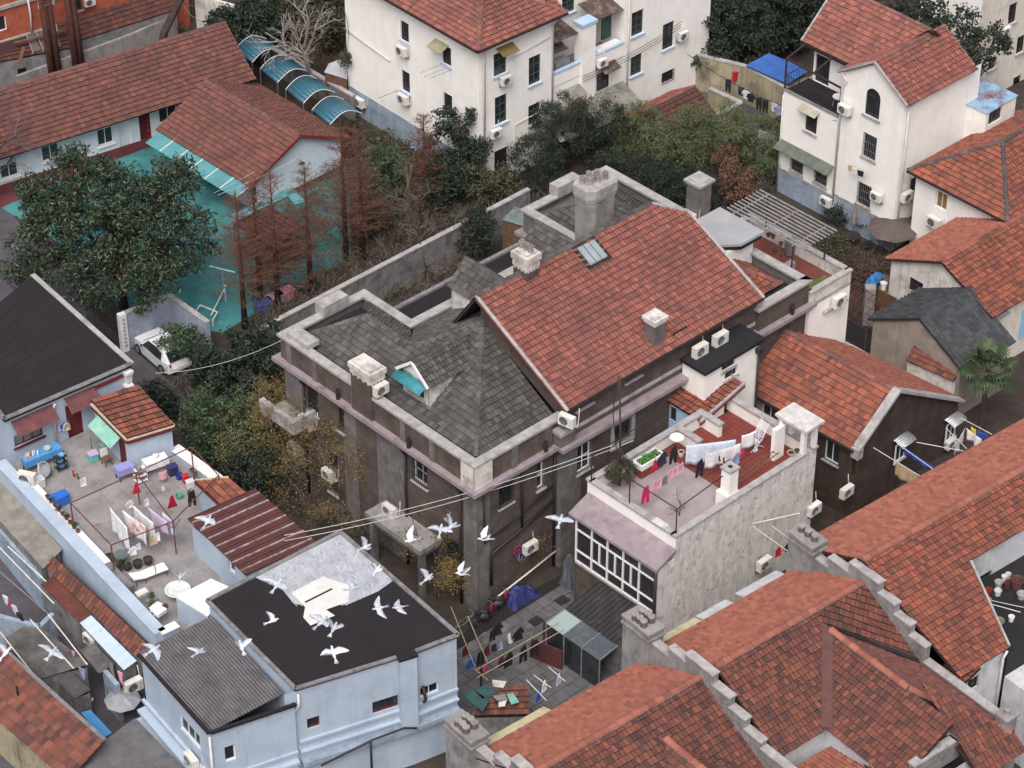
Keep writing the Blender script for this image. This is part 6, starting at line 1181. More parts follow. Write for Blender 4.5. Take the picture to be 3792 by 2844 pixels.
wall_run('outhouse_wall','mottled grey concrete wall with posts behind the long school roof',[at(1,100,480,1.9),at(1,820,215,1.9),at(1,1060,110,1.9)],1.9,concrete,cap=None)
wall_run('peeling_wall','high white wall with peeling plaster at the top edge',[at(1,1230,-40,3.6),at(1,1500,40,3.6)],3.6,whitestain,cap=None)
gw0,gw1=at(2,1290,1195,2.3),at(4,1600,480,2.3)
wall_run('garden_wall','long grey garden wall running behind the stone mansion',[gw0,gw0.lerp(gw1,.5),gw1],2.3,greycem)
for i in range(7):p=gw0.lerp(gw1,(i+.5)/7);
wall_run('car_bay_wall','grey blue walled bay around the white parked car',[at(4,790,360,2.4),at(4,1065,245,2.4),at(4,1310,420,2.4)],2.4,mat('blue_grey_render',(158,166,182),(144,152,168),1,.9,dirt=(96,98,108),dsc=.9,damt=.5))
TGt=thing('gate_pier','white gate pier with lettering beside the black iron gate','gate pier',at(4,800,600,0));p=at(4,800,600,0);PF=Frame(p,33);MB().fbox(PF,-.25,.2,0,.35,0,2.6).build('pier',whitepaint,TGt)
for i in range(8):z=2.3-i*.26;k=MB();k.bar(PF.p(-.1,-.02,z),PF.p(.08,-.02,z),.03);k.bar(PF.p(0,-.02,z+.07),PF.p(0,-.02,z-.08),.03);k.bar(PF.p(-.08,-.02,z-.08),PF.p(.09,-.02,z-.09),.03);k.build('letter',bluebase,TGt)
TG2=thing('iron_gate','black iron bar gate between the dark flat roof and the gate pier','gate',at(4,650,520,0));A,B=at(4,560,440,0),at(4,770,590,0)
for i in range(17):p=A.lerp(B,i/16);MB().tube([p,p+V(0,0,2.0+.1*math.sin(i*.4))],.025,5).build('bar',frame_k,TG2)
for z in(.2,1.9):MB().bar(A+V(0,0,z),B+V(0,0,z),.05).build('rail',frame_k,TG2)
shed('green_roof_shed','garden shed with green patched roof behind the mansion',[at(2,1120,1385,2.6),at(2,1300,1440,2.6),at(2,1320,1340,2.8),at(2,1200,1300,2.8)],0,mat('green_patch',(96,130,122),(110,112,110),1.2,.7,dirt=(84,70,64),dsc=1.6,damt=.8),wood,.3,.012)
shed('grey_roof_shed','side shed with pale grey sheet roof against the left wall of the apartment house',[at(2,0,455,2.6),at(2,145,500,2.6),at(2,150,355,2.9),at(2,30,400,2.9)],0,mat('grey_white_sheet',(170,172,176),(152,154,158),1,.7),wood,.4,.01)

# trees and shrubs
def leaf_mesh(name,C,n,rc,size,m,parent,asp=.5,up=.35,droop=0.0,loc=None,kind=None):
 """n leaves round each centre of C (k x 3); every leaf a folded rhombus."""
 k=len(C);N=k*n;c=np.repeat(np.asarray(C),n,0);rcs=np.repeat(NR.uniform(.7,1.25,k)*rc,n)
 d=NR.normal(size=(N,3));d/=np.linalg.norm(d,axis=1)[:,None];rad=rcs*NR.uniform(.25,1.0,N)**.6
 p=c+d*rad[:,None]*np.array([1,1,.75]);nrm=d*.6+NR.normal(size=(N,3))*.6+np.array([0,0,up]);nrm/=np.linalg.norm(nrm,axis=1)[:,None]
 t=np.cross(nrm,NR.normal(size=(N,3)));t[:,2]-=droop;t-=nrm*(t*nrm).sum(1)[:,None];t/=np.linalg.norm(t,axis=1)[:,None]+1e-9;b=np.cross(nrm,t)
 s=(size*NR.uniform(.6,1.35,N))[:,None];w=s*asp*.5
 vs=np.stack([p,p+t*s*.45+b*w+nrm*s*.10,p+t*s,p+t*s*.45-b*w+nrm*s*.10],1).reshape(-1,3)
 f=np.arange(N*4).reshape(-1,4);return np_mesh(name,vs,f,m,parent,kind=kind,loc=loc)
def lobes_points(lobes,n,zmin=-9):
 out=[];vol=[l[3]*l[4]*l[5]for l in lobes];tot=sum(v**.67 for v in vol)
 for l,v in zip(lobes,vol):
  k=max(4,int(n*v**.67/tot));d=NR.normal(size=(k,3));d/=np.linalg.norm(d,axis=1)[:,None];r=np.where(NR.uniform(size=k)<.7,NR.uniform(.8,1.02,k),NR.uniform(.3,.8,k))
  q=np.array(l[:3])+d*r[:,None]*np.array(l[3:6]);out.append(q[q[:,2]>zmin])
 return np.concatenate(out)
def branch_to(mb,A,B,r0,r1,n=5,bend=.25):
 A=Vector(A);B=Vector(B);L=(B-A).length;off=V(R.uniform(-1,1),R.uniform(-1,1),R.uniform(.2,1))*L*bend*.5
 pts=[A.lerp(B,i/4)+off*math.sin(math.pi*i/4)for i in range(5)];mb.tube(pts,r0,n,r1)
def broad(name,label,base,lobes,m,nc=60,nl=60,rc=.6,size=.2,bm=bark,tr=.16,group=None,cat='tree',asp=.5,up=.35,droop=0.,ztrunk=None):
 base=Vector(base);T=thing(name,label,cat,base,group);C=lobes_points([(base.x+l[0],base.y+l[1],l[2])+tuple(l[3:])for l in lobes],nc,.25)
 zt=ztrunk or max(.4,min(l[2]for l in lobes)*.55);mb=MB();top=base+V(R.uniform(-.2,.2),R.uniform(-.2,.2),zt);mb.tube([base,base.lerp(top,.5)+V(.05,.03,0),top],[tr*1.25,tr,tr*.85],8)
 idx=NR.permutation(len(C))[:max(8,len(C)//3)]
 for l in lobes:
  cc=base+V(l[0],l[1],0);cc.z=l[2];branch_to(mb,top,cc,tr*.75,tr*.35,6,.15)
 for i in idx:
  p=Vector(C[i]);near=min(lobes,key=lambda l:(base+V(l[0],l[1],l[2])-V(base.x,base.y,0)+V(base.x,base.y,0)-p).length if False else(V(base.x+l[0],base.y+l[1],l[2])-p).length);s=V(base.x+near[0],base.y+near[1],near[2]);branch_to(mb,s.lerp(top,.25),p,tr*.3,.012,4,.2)
 mb.build('trunk',bm,T,smooth=True);leaf_mesh('crown',C,nl,rc,size,m,T,asp,up,droop);return T
def bare(name,label,base,h,spread,bm,tm=None,seed=1,depth=4,lean=(0,0),tr=.14,twigs=0,tsize=.1,tmat=None,group=None,dens=3,start=.35):
 rr=random.Random(seed);base=Vector(base);T=thing(name,label,'tree',base,group);mb=MB();tw=MB();tips=[]
 def grow(p,d,L,r,lv):
  pts=[p];q=p.copy();dd=d.copy();n=4
  for i in range(n):dd=(dd+V(rr.uniform(-1,1),rr.uniform(-1,1),rr.uniform(-.4,.8))*.16).normalized();q=q+dd*(L/n);pts.append(q.copy())
  (mb if lv<2 else tw).tube(pts,r,6 if lv<2 else 3,r*.5,cap=False)
  if lv>=depth:tips.append(q);return
  for i in range(dens+(1 if lv==0 else 0)*2):
   t=rr.uniform(start if lv==0 else.25,1.0);k=min(n-1,int(t*n));o=pts[k].lerp(pts[k+1],t*n-k);a=rr.uniform(0,6.28);ax=dd.orthogonal().normalized();sd=(Matrix.Rotation(a,3,dd)@ax)
   nd=(dd*rr.uniform(.5,.9)+sd*rr.uniform(.6,1.0)*spread).normalized();grow(o,nd,L*rr.uniform(.45,.68),r*.5,lv+1)
  if lv:tips.append(q)
 grow(base,V(lean[0],lean[1],1).normalized(),h,tr,0);mb.build('trunk',bm,T,smooth=True);tw.build('branches',tm or bm,T)
 if twigs:leaf_mesh('crown',np.array([tuple(t)for t in tips]),twigs,tsize*3.2,tsize,tmat,T,.35,.2)
 return T
def redwood(label,base,h,r,seed,lean=(0,0),dense=1.0,m=leaf_rus):
 rr=random.Random(seed);base=Vector(base);T=thing('dawn_redwood',label,'tree',base,'leafless dawn redwoods');mb=MB();tw=MB();C=[]
 top=base+V(lean[0],lean[1],h);mb.tube([base,base.lerp(top,.5),top],[.2,.11,.02],7);r=r*1.5;n=int(110*dense)
 for i in range(n):
  t=.16+.82*(i/n)**.9;p=base.lerp(top,t);a=rr.uniform(0,6.28);L=r*(1.12-t)*rr.uniform(.65,1.1)+.15;d=V(math.cos(a),math.sin(a),rr.uniform(.25,.6)).normalized();e=p+d*L
  tw.tube([p,p.lerp(e,.5)+V(0,0,.06),e],.022,3,.006,cap=False)
  for k in range(int(5+L*5)):
   s=p.lerp(e,rr.uniform(.2,1));f=s+(d*.5+V(rr.uniform(-1,1),rr.uniform(-1,1),rr.uniform(-.2,.9))).normalized()*rr.uniform(.2,.5)*(1.2-.4*t);tw.tube([s,f],.009,3,.004,cap=False);C.append(tuple(s.lerp(f,.6)))
 mb.build('trunk',bark_r,T,smooth=True);tw.build('branches',twig_r,T)
 if m:leaf_mesh('crown',np.array(C),2,.14,.1,m,T,.2,.3)
 return T
G0=lambda c,x,y:at(c,x,y,0)
mc=at(1,700,1400,5.6);mb0=V(mc.x+.3,mc.y-.6,0)
broad('magnolia_tree','large glossy dark green magnolia spreading over the turquoise yard',mb0,[(-.4,.8,6.6,3.6,3.2,2.3),(-4.0,2.2,6.0,2.3,2.2,1.7),(-3.9,-1.2,4.6,2.6,2.3,1.7),(3.1,-.8,5.4,2.9,2.6,2.0),(.4,-3.2,4.4,3.3,2.4,1.7),(2.6,2.2,7.0,2.1,2.0,1.5),(-1.8,3.4,7.2,2.2,1.8,1.4)],leaf_mag,nc=430,nl=70,rc=.62,size=.28,tr=.26,asp=.42,ztrunk=2.6)
for i,(c,x,y,h,r,lb)in enumerate(((4,1545,450,9.5,1.9,'rusty dawn redwood nearest the car bay, beside the play ground'),(4,1645,330,9.0,1.8,'thin rusty dawn redwood just right of the play shelter'),(4,1755,340,9.8,2.0,'rusty dawn redwood beside the blue and pink bins'),(4,1960,235,9.0,2.0,'rusty dawn redwood close to the long garden wall'),(2,140,1640,9.6,2.0,'tall rusty dawn redwood right of the white gable'),(2,245,1630,9.2,1.8,'second tall rusty dawn redwood right of the white gable'),(2,640,1350,7.2,1.5,'slim rusty dawn redwood before the white apartment house'))):
 redwood(lb,G0(c,x,y),h,r,20+i)
bare('bare_tree','pale grey leafless tree leaning over the teal canopies',G0(1,2060,720),4.6,1.0,bark_g,mat('pale_twigs',(160,152,148),(138,130,126),2,.9),seed=5,depth=4,lean=(-.62,.35),tr=.2,dens=4,start=.55)
bare('bare_tree','grey brown twiggy tree above the garden wall behind the mansion',G0(2,650,1560),4.2,.95,bark,twig_g,seed=9,depth=4,tr=.12,dens=4,twigs=2,tsize=.13,tmat=leaf_oli)
bare('bare_tree','low bare tree between garden wall and the mansion dormer',G0(5,640,130),2.6,1.1,bark,twig_g,seed=12,depth=4,tr=.09,dens=4,start=.2)
bare('bare_tree','leafless brown tree at the left edge before the school',G0(1,-40,1300),4.6,1.0,bark,mat('mauve_twigs',(112,92,92),None,rough=.9),seed=15,depth=4,tr=.12,dens=4)
bare('bare_tree','dark bare thicket tree behind the barrel canopies',G0(1,1900,330),5.0,.9,bark,twig_g,seed=18,depth=4,tr=.14,dens=4);bare('bare_tree','brown bare tree against the left edge of the apartment house',G0(1,2120,300),5.6,.8,bark,mat('brown_twigs',(96,78,72),None,rough=.9),seed=23,depth=4,tr=.15,dens=4)
bare('bare_tree','fallen looking bare bush on the hipped roof ridge',at(3,2130,800,7.2),1.3,1.3,bark_g,seed=33,depth=3,tr=.04,dens=4,start=.1,lean=(.6,-.3))
for i,(x,y,lb)in enumerate(((330,470,'leftmost tall bare trunk before the brick house'),(372,455,'second tall bare trunk before the brick house'),(482,420,'third tall bare trunk before the brick house'),(515,410,'rightmost tall bare trunk before the brick house'))):
 p=at(1,x,y,1.2);p.z=0;T=thing('tree_trunk',lb,'tree',p,'tall trunks behind the school');MB().tube([p,p+V(-.1,.05,5),p+V(-.35,.1,11)],[.26,.22,.18],8).build('trunk',bark_r,T,smooth=True)
 k=MB();[k.tube([p+V(-.2,.05,6+j),p+V(-.2+math.cos(j*2.1)*1.2,math.sin(j*2.1)*1.2,7+j)],.04,4,.01)for j in range(5)];k.build('branches',twig_r,T)
p=at(1,985,240,2.0);p.z=0;T=thing('leaning_tree','thick leaning brown trunk beside the peeling white wall','tree',p);MB().tube([p,p+V(.5,.4,2.2),p+V(1.7,.9,4.4),p+V(2.5,1.0,6)],[.3,.27,.24,.15],8).build('trunk',bark,T,smooth=True);k=MB();[k.tube([p+V(1.7,.9,4.3),p+V(1.9+.4*math.cos(j),1+.5*math.sin(j*1.7),3.2+.5*j),p+V(2.2+.9*math.cos(j),1+.9*math.sin(j*1.7),2.6+.7*j)],.05,4,.01)for j in range(6)];k.build('branches',bark_g,T)
EV=[((2,850,1180),[(0,0,4.0,1.9,1.7,1.9),(.8,-.6,2.6,1.5,1.4,1.3)],leaf_dark,'round dark evergreen hiding the corner of the apartment house',.24,90),((2,420,1320),[(0,0,2.6,1.5,1.4,1.8),(-.5,.8,3.4,1.0,1,1.2)],leaf_mid,'green leafy bush right of the two redwoods',.22,60),((2,760,1330),[(0,0,2.3,1.6,1.4,1.5)],leaf_dark,'dark bush left of the grey garden wall end',.22,55),((2,1020,1330),[(0,0,2.0,1.6,1.3,1.4),(1.0,.4,1.6,1.2,1,1.1)],leaf_oli,'olive bush at the end of the garden wall',.22,60),((2,930,1620),[(0,0,2.0,1.4,1.2,1.4)],leaf_dark,'dark bush standing against the garden wall behind the mansion',.22,50),((2,300,1480),[(0,0,1.6,1.2,1.1,1.3)],leaf_oli,'low olive shrub under the redwoods',.2,40),((2,560,1180),[(0,0,2.0,1.8,1.5,1.4)],leaf_oli,'brown green thicket below the grey plinth of the apartment house',.2,50),((2,250,960),[(0,0,1.2,1.8,1.2,1.0)],leaf_oli,'low scrub along the foot of the apartment house',.18,45),((4,1500,900),[(0,0,2.4,2.5,2.0,1.9),(1.6,1.2,2.8,2.0,1.6,1.6),(-1.4,1.0,2.0,1.6,1.4,1.3)],leaf_dark,'dense dark evergreen thicket left of the mansion, over the white car',.24,150),((4,1420,1330),[(0,0,3.0,2.2,2.0,2.3),(1.3,-.9,2.2,1.6,1.5,1.6)],leaf_mid,'big rounded green tree between the terrace and the mansion',.22,150),((4,1620,1180),[(0,0,2.6,1.6,1.5,1.6)],leaf_dark,'dark tree squeezed between the rounded tree and the mansion balcony',.22,70),((4,1010,1010),[(0,0,1.3,1.1,1.0,1.1)],leaf_dark,'small dark shrub behind the terrace hut',.2,40),((4,1150,700),[(0,0,1.6,1.2,1.0,1.2)],leaf_mid,'leafy shrub overhanging the white car',.2,40),((4,1600,1560),[(0,0,2.0,1.8,1.4,1.5)],leaf_dark,'dark foliage under the yellowing tree by the brown sheet roof',.2,60),((3,1030,1420),[(0,0,.7,.7,.6,.6)],leaf_dark,'clipped dark shrub beside the folded parasol',.16,25),((3,1130,1390),[(0,0,.8,.5,.5,.7)],leaf_mid,'leafy shrub behind the folded parasol',.16,22),((3,1000,1616),[(0,0,.7,1.2,.8,.6)],leaf_oli,'brown hedge below the pergola end',.16,40),((6,1080,130),[(0,0,.5,1.6,1.0,.5),(1.6,-1.2,.5,1.2,1,.5)],mat('dead_leaf',(86,66,56),None,rough=.9,rnd=[(70,54,48),(100,76,62)]),'withered brown bed in the garden right of the pergola',.16,60)]
for(c,x,y),lobes,m,lb,sz,nc in EV:broad('evergreen_shrub' if max(l[2]for l in lobes)<2.3 else 'evergreen_tree',lb,G0(c,x,y),lobes,m,nc=nc,nl=55,rc=.42,size=sz,tr=.09,group='evergreens in the gardens',cat='shrub' if max(l[2]for l in lobes)<2.3 else 'tree')
BM=[((2,1330,1230),[(0,0,2.6,1.7,1.4,1.9)],leaf_dark,'dark bamboo clump at the left end of the thicket'),((2,1500,1080),[(0,0,3.2,1.9,1.5,2.3)],leaf_dark,'tall dark bamboo clump below the corrugated canopy'),((2,1750,1060),[(0,0,3.0,2.2,1.6,2.3)],leaf_dark,'widest dark bamboo clump behind the big chimney'),((2,1980,1080),[(0,0,2.8,1.8,1.4,2.2)],leaf_bam,'yellow green bamboo clump before the brown shed roof'),((2,2150,1180),[(0,0,3.0,1.7,1.4,2.4)],leaf_bam,'light bamboo clump right behind the mansion parapet'),((3,130,1130),[(0,0,3.0,1.8,1.5,2.4)],leaf_bam,'bright bamboo clump left of the rust coloured bush'),((3,350,1120),[(0,0,3.0,1.7,1.4,2.3)],leaf_bam,'bright bamboo clump below the alley wall'),((3,560,1140),[(0,0,2.6,1.5,1.3,2.1)],leaf_bam,'bamboo clump touching the corner of the tall white house'),((3,120,1330),[(0,0,1.8,1.6,1.3,1.6)],leaf_dark,'dark bamboo clump behind the annex chimney'),((2,1850,1270),[(0,0,2.0,2.2,1.3,1.6)],leaf_dark,'low dark clump hugging the rear parapet of the mansion'),((2,2120,1330),[(0,0,1.9,1.8,1.2,1.6)],leaf_dark,'low dark clump behind the hip of the red roof')]
for(c,x,y),lobes,m,lb in BM:
 b=G0(c,x,y);T=broad('bamboo_clump',lb,b,lobes,m,nc=75,nl=75,rc=.45,size=.24,tr=.04,group='bamboo thicket',cat='bamboo',asp=.2,up=.1,droop=.9)
broad('rust_bush','rust brown bush in front of the bamboo near the pergola',G0(3,400,1290),[(0,0,1.6,1.3,1.0,1.2),(-.6,1.5,2.4,.9,.8,.9)],leaf_rus,nc=60,nl=50,rc=.4,size=.18,tr=.06,cat='shrub')
TP=[((3,190,470),[(0,0,3.0,2.4,2.2,2.8)],'leftmost dark evergreen behind the alley wall'),((3,400,480),[(0,0,3.2,2.4,2.2,3.0)],'dark evergreen behind the red box on the alley wall'),((3,620,330),[(0,0,3.2,2.6,2.2,3.0)],'middle dark evergreen behind the blue sheet shed'),((3,800,330),[(0,0,3.6,2.4,2.2,3.2)],'dark evergreen left of the crossed red gables'),((3,1020,250),[(0,0,4.5,2.6,2.4,3)],'dark evergreen behind the crossed red gables'),((3,330,300),[(0,0,3.4,3.0,2.5,3)],'dark evergreen at the top edge right of the apartment house'),((3,900,130),[(0,0,3.4,3.0,2.5,3)],'dark evergreen filling the top edge above the crossed gables'),((0,27.5,28.2),[(0,0,7.0,2.4,2.0,1.6),(2.4,-.6,6.2,1.9,1.6,1.4),(-2.0,.8,7.4,1.9,1.6,1.4)],'evergreen tree with exposed trunk between the two upper right houses'),((1,1640,380),[(0,0,2.6,1.8,1.6,2.2)],'dark green bush behind the pale bare tree'),((1,1420,380),[(0,0,2.6,.9,.9,1.2)],'green creeper bush at the end of the long school roof'),((1,2040,330),[(0,0,2.6,1.8,1.6,2.2)],'brown green thicket left of the apartment house top'),((1,1850,240),[(0,0,2.8,2.2,1.8,2.4)],'brown green thicket behind the pale bare tree top'),((2,20,180),[(0,0,3.2,1.6,1.6,2.4)],'brown green thicket at the top left of the apartment house')]
for(c,x,y),lobes,lb in TP:broad('evergreen_tree',lb,G0(c,x,y)if c else V(x,y),lobes,leaf_dark if 'brown' not in lb else leaf_oli,nc=110,nl=55,rc=.5,size=.26,tr=.16,group='evergreens along the top edge')
for i,((c,x,y),h,lb)in enumerate((((4,1960,1470),4.6,'yellow leaved twiggy tree before the left front of the mansion'),((5,130,1560),4.4,'yellow leaved twiggy tree beside the porch roof'),((4,1760,1330),4.0,'yellowing tree near the mansion balcony'),((8,700,560),2.9,'yellow leaved shrub beside the dark felt roof'),((8,1060,470),2.9,'yellow leaved shrub in the courtyard against the mansion wall'))):
 bare('yellowing_tree',lb,G0(c,x,y),h,1.05,bark,twig_g,seed=50+i,depth=4,tr=.09,dens=4,twigs=7,tsize=.13,tmat=leaf_yel,start=.2)
pb=at(6,1960,900,2.2);pb.z=0;T=thing('fan_palm','green fan palm with shaggy crown beside the brown gable','palm',pb);MB().tube([pb,pb+V(.05,0,2),pb+V(0,.1,4.1)],[.16,.15,.14],8).build('trunk',bark,T)
top=pb+V(0,.1,4.2)
for i in range(34):
 a=i*2.4;e=R.uniform(-.5,1.2);d=V(math.cos(a)*math.cos(e),math.sin(a)*math.cos(e),math.sin(e));L=R.uniform(.8,1.2);tip=top+d*L;mb=MB();mb.tube([top,tip],.014,3);sx=d.cross(V(0,0,1)).normalized();uu=sx.cross(d)
 for k in range(15):
  q=(k-7)/7*1.9;dd=(d*math.cos(q)+sx*math.sin(q)).normalized();l=.85*(1-.25*abs(q)/1.9);w=dd.cross(uu).normalized()*.06;m1=tip+dd*l*.55;mb.add([tip,m1+w+uu*.02,tip+dd*l-V(0,0,.16+.1*R.random()),m1-w+uu*.02],((0,1,2,3),))
 mb.build('frond',palm_l,T)
def bed(name,quad,n,m1,m2,h=.7):
 q=[np.array(tuple(g(*p)))[:2]for p in quad];uv=NR.uniform(size=(n,2));P=(1-uv[:,:1])*(1-uv[:,1:])*q[0]+uv[:,:1]*(1-uv[:,1:])*q[1]+uv[:,:1]*uv[:,1:]*q[2]+(1-uv[:,:1])*uv[:,1:]*q[3]
 C=np.column_stack([P,NR.uniform(.05,h*.6,n)]);leaf_mesh(name,C,9,.5,.75,m1,None,.028,.0,-2.0,kind='stuff');leaf_mesh(name.replace('twigs','leaf_scrub'),C,16,.45,.15,m2,None,.45,.6,kind='stuff')
bed('garden_twigs',[(1,1500,1616),(2,120,1000),(2,1280,1330),(4,1650,520)],900,twig_g,leaf_oli,1.6);bed('rear_twigs',[(2,900,1480),(2,1200,1330),(5,700,260),(5,300,300)],160,twig_g,leaf_oli,.7);bed('thicket_twigs',[(2,250,850),(2,1000,1200),(2,1000,1420),(2,150,1200)],260,twig_g,leaf_dark,1.2)
bed('bamboo_twigs',[(2,1250,1250),(3,650,1150),(3,600,1330),(2,1300,1400)],380,twig_g,leaf_dark,1.4);bed('top_twigs',[(1,1450,0),(2,100,0),(2,130,520),(1,1700,420)],380,mat('brown_twigs',(96,78,72),None,rough=.9),leaf_oli,1.8);bed('front_twigs',[(4,1000,800),(4,1800,700),(8,700,420),(4,1250,1350)],420,twig_g,leaf_dark,.9);bed('upper_twigs',[(3,60,0),(3,1600,-100),(3,1200,300),(3,90,420)],420,twig_g,leaf_dark,1.6);bed('garden_right_twigs',[(6,950,-40),(3,1900,1616),(6,1300,100),(6,960,280)],160,mat('brown_twigs',(96,78,72),None,rough=.9),leaf_oli,.5);bed('far_left_twigs',[(1,1000,60),(1,1500,0),(1,1450,200),(1,1150,220)],60,twig_g,leaf_oli,.5)

# air conditioners, each placed on its wall
for W,c,x,y,lb,s in((WWl,2,487,320,'upper air conditioner on the left wall of the apartment house',1),(WWl,2,497,625,'rust streaked air conditioner in the middle of the apartment house left wall',1),(WWl,2,222,645,'air conditioner low at the far left of the apartment house',1),(WWr,2,1150,505,'air conditioner below the ochre awning window',.95),(WWr,2,1085,840,'air conditioner with red badge low beside the downpipe',.95),(WWr,2,1435,715,'air conditioner beside the corrugated canopy corner',.85),(Wall(W0.p(6.1,-.1),W0.p(12.2,-.1)),2,1755,395,'air conditioner on the balcony wall right of the white pillar',.9),(WWw,3,65,225,'air conditioner near the right end of the apartment house',.95),(WR1,3,1080,690,'air conditioner at the terrace corner of the cross gabled house',1),(WR1,3,963,1270,'air conditioner on the blue plinth of the cross gabled house',.95),(WR1,3,1280,1240,'air conditioner beside the lowest barred window of the cross gabled house',.9),(WRr,3,1475,1237,'air conditioner below the black window cage',1),(WH,3,1645,1400,'air conditioner below the ochre curtained window',1.1),(WX,3,2100,195,'air conditioner high on the house in the top right corner',.9),(W_L,4,1930,1045,'air conditioner under the far window of the mansion left front',1.1),(W_L,4,1855,1210,'air conditioner half hidden by the yellowing tree, upper one',1),(W_L,4,2070,1375,'air conditioner half hidden by the yellowing tree, lower one',1),(W_R,8,1300,225,'air conditioner on the ground floor courtyard wall of the mansion',1),(WE,9,575,330,'air conditioner low on the flaking whitewash wall',1.05),(WG,6,1095,1480,'air conditioner under the brown gable on a ledge',1),(WG,6,890,1590,'air conditioner below the brown gable near the chimney stack',1),(WG,6,1750,1180,'air conditioner behind the flowered laundry',.85),(WCb,1,565,12,'air conditioner on the orange brick wall',.9),(Wc1,7,1205,1570,'air conditioner low on the blue wing beside the string course',1.05)):
 ac_wall(W,c,x,y,lb,s)
ac_unit(F.p(.3,7.33,10.15),-F.y,'air conditioner fixed to the side of the capped front chimney',1.0,hose=False);ac_unit(F.p(5.5,-.75,10.0),-F.x-F.y*.2,'air conditioner under the lower corner of the salmon roof',1.05);ac_unit(F.p(-.6,5.9,3.62),-F.x,'air conditioner standing on the porch roof',1.0,bracket=False)
ac_unit(F.p(15.0,-.8,9.62),-F.y,'left air conditioner standing on the black felt roof',1.1,bracket=False);ac_unit(F.p(16.5,-.8,9.62),-F.y,'right air conditioner standing on the black felt roof',1.1,bracket=False);ac_unit(F.p(26.0,-.85,7.5),-F.y,'air conditioner on the ledge of the terrace annex',1.1,bracket=False);ac_unit(F.p(23.3,8.0,9.9),-F.x,'air conditioner behind the capped annex chimney',1.0)
ac_unit(at(4,170,1395,4.3),-nn_*.8+V(.3,-.6,0),'air conditioner standing on the ledge of the left roof terrace',1.15,bracket=False);ac_unit(at(7,840,1095,1.9),V(.6,-.8,0),'dirty air conditioner in the gap beside the blue wing',1.1);ac_unit(at(7,570,810,2.0),V(-.7,-.7,0),'air conditioner under the pale blue sheet lean-to',1.0)

# pigeons on the wing
pig_w=mat('white_pigeon',(224,224,226),(206,208,214),6,.7,rnd=[(206,208,216),(232,231,230)]);pig_g=mat('grey_pigeon',(164,170,184),(196,200,208),9,.7)
def pigeon_mesh(a,b,m,tuck=0.0):
 """one skin: spindle body with head, fanned tail and two swept wings; a/b = wing elevations"""
 mb=MB();prof=[(-.19,.012,.0),(-.14,.03,.0),(-.06,.052,.0),(.03,.058,.0),(.09,.045,.008),(.125,.028,.022),(.145,.032,.03),(.17,.026,.03),(.19,.009,.024),(.205,.002,.02)];n=8;base=0
 for x,r,z in prof:
  for k in range(n):q=2*math.pi*k/n;mb.v.append(V(x,r*math.cos(q),z+r*.9*math.sin(q)))
 for i in range(len(prof)-1):
  for k in range(n):mb.f.append((i*n+k,i*n+(k+1)%n,(i+1)*n+(k+1)%n,(i+1)*n+k))
 mb.f.append(tuple(range(n)))
 t=len(mb.v)
 for j in range(7):q=(j-3)/3*.42;mb.v.append(V(-.17-.15*math.cos(q),.15*math.sin(q)*1.1,.004))
 mb.v.append(V(-.15,.0,.012));mb.v.append(V(-.15,.0,-.008));[mb.f.append((t+j,t+j+1,t+7))for j in range(6)];[mb.f.append((t+j+1,t+j,t+8))for j in range(6)]
 for s,el in((1,a),(-1,b)):
  lead=[(0,.085,.03),(.14,.125,.0),(.25,.06,-.0),(.35,-.04,0)];trail=[(0,-.075,0),(.13,-.06,0),(.24,-.075,0),(.35,-.07,0)];c,sn=math.cos(el),math.sin(el);w=len(mb.v)
  for th in(.007,-.007):
   for(l,x,_),(l2,x2,_)in zip(lead,trail):
    for xx in(x,(x+x2)/2,x2):e2=el*(1+.35*l/.35);mb.v.append(V(xx-tuck*l,s*(.03+l*math.cos(e2)),.015+l*math.sin(e2)+(th if xx!=x2 else 0)+(.012 if xx==(x+x2)/2 else 0)))
  for o in(0,12):
   for i in range(3):
    for j in range(2):q=w+o+i*3+j;mb.f.append((q,q+1,q+4,q+3))
  for i in range(3):mb.f.append((w+i*3,w+i*3+3,w+12+i*3+3,w+12+i*3));mb.f.append((w+i*3+2,w+i*3+5,w+12+i*3+5,w+12+i*3+2))
 return proto(mb,m,True)
PM=[pigeon_mesh(.15,.15,pig_w),pigeon_mesh(.75,.75,pig_w,.15),pigeon_mesh(-.35,-.35,pig_w),pigeon_mesh(.2,.2,pig_g,.1),pigeon_mesh(.9,.5,pig_g),pigeon_mesh(-.2,.1,pig_g,.2)]
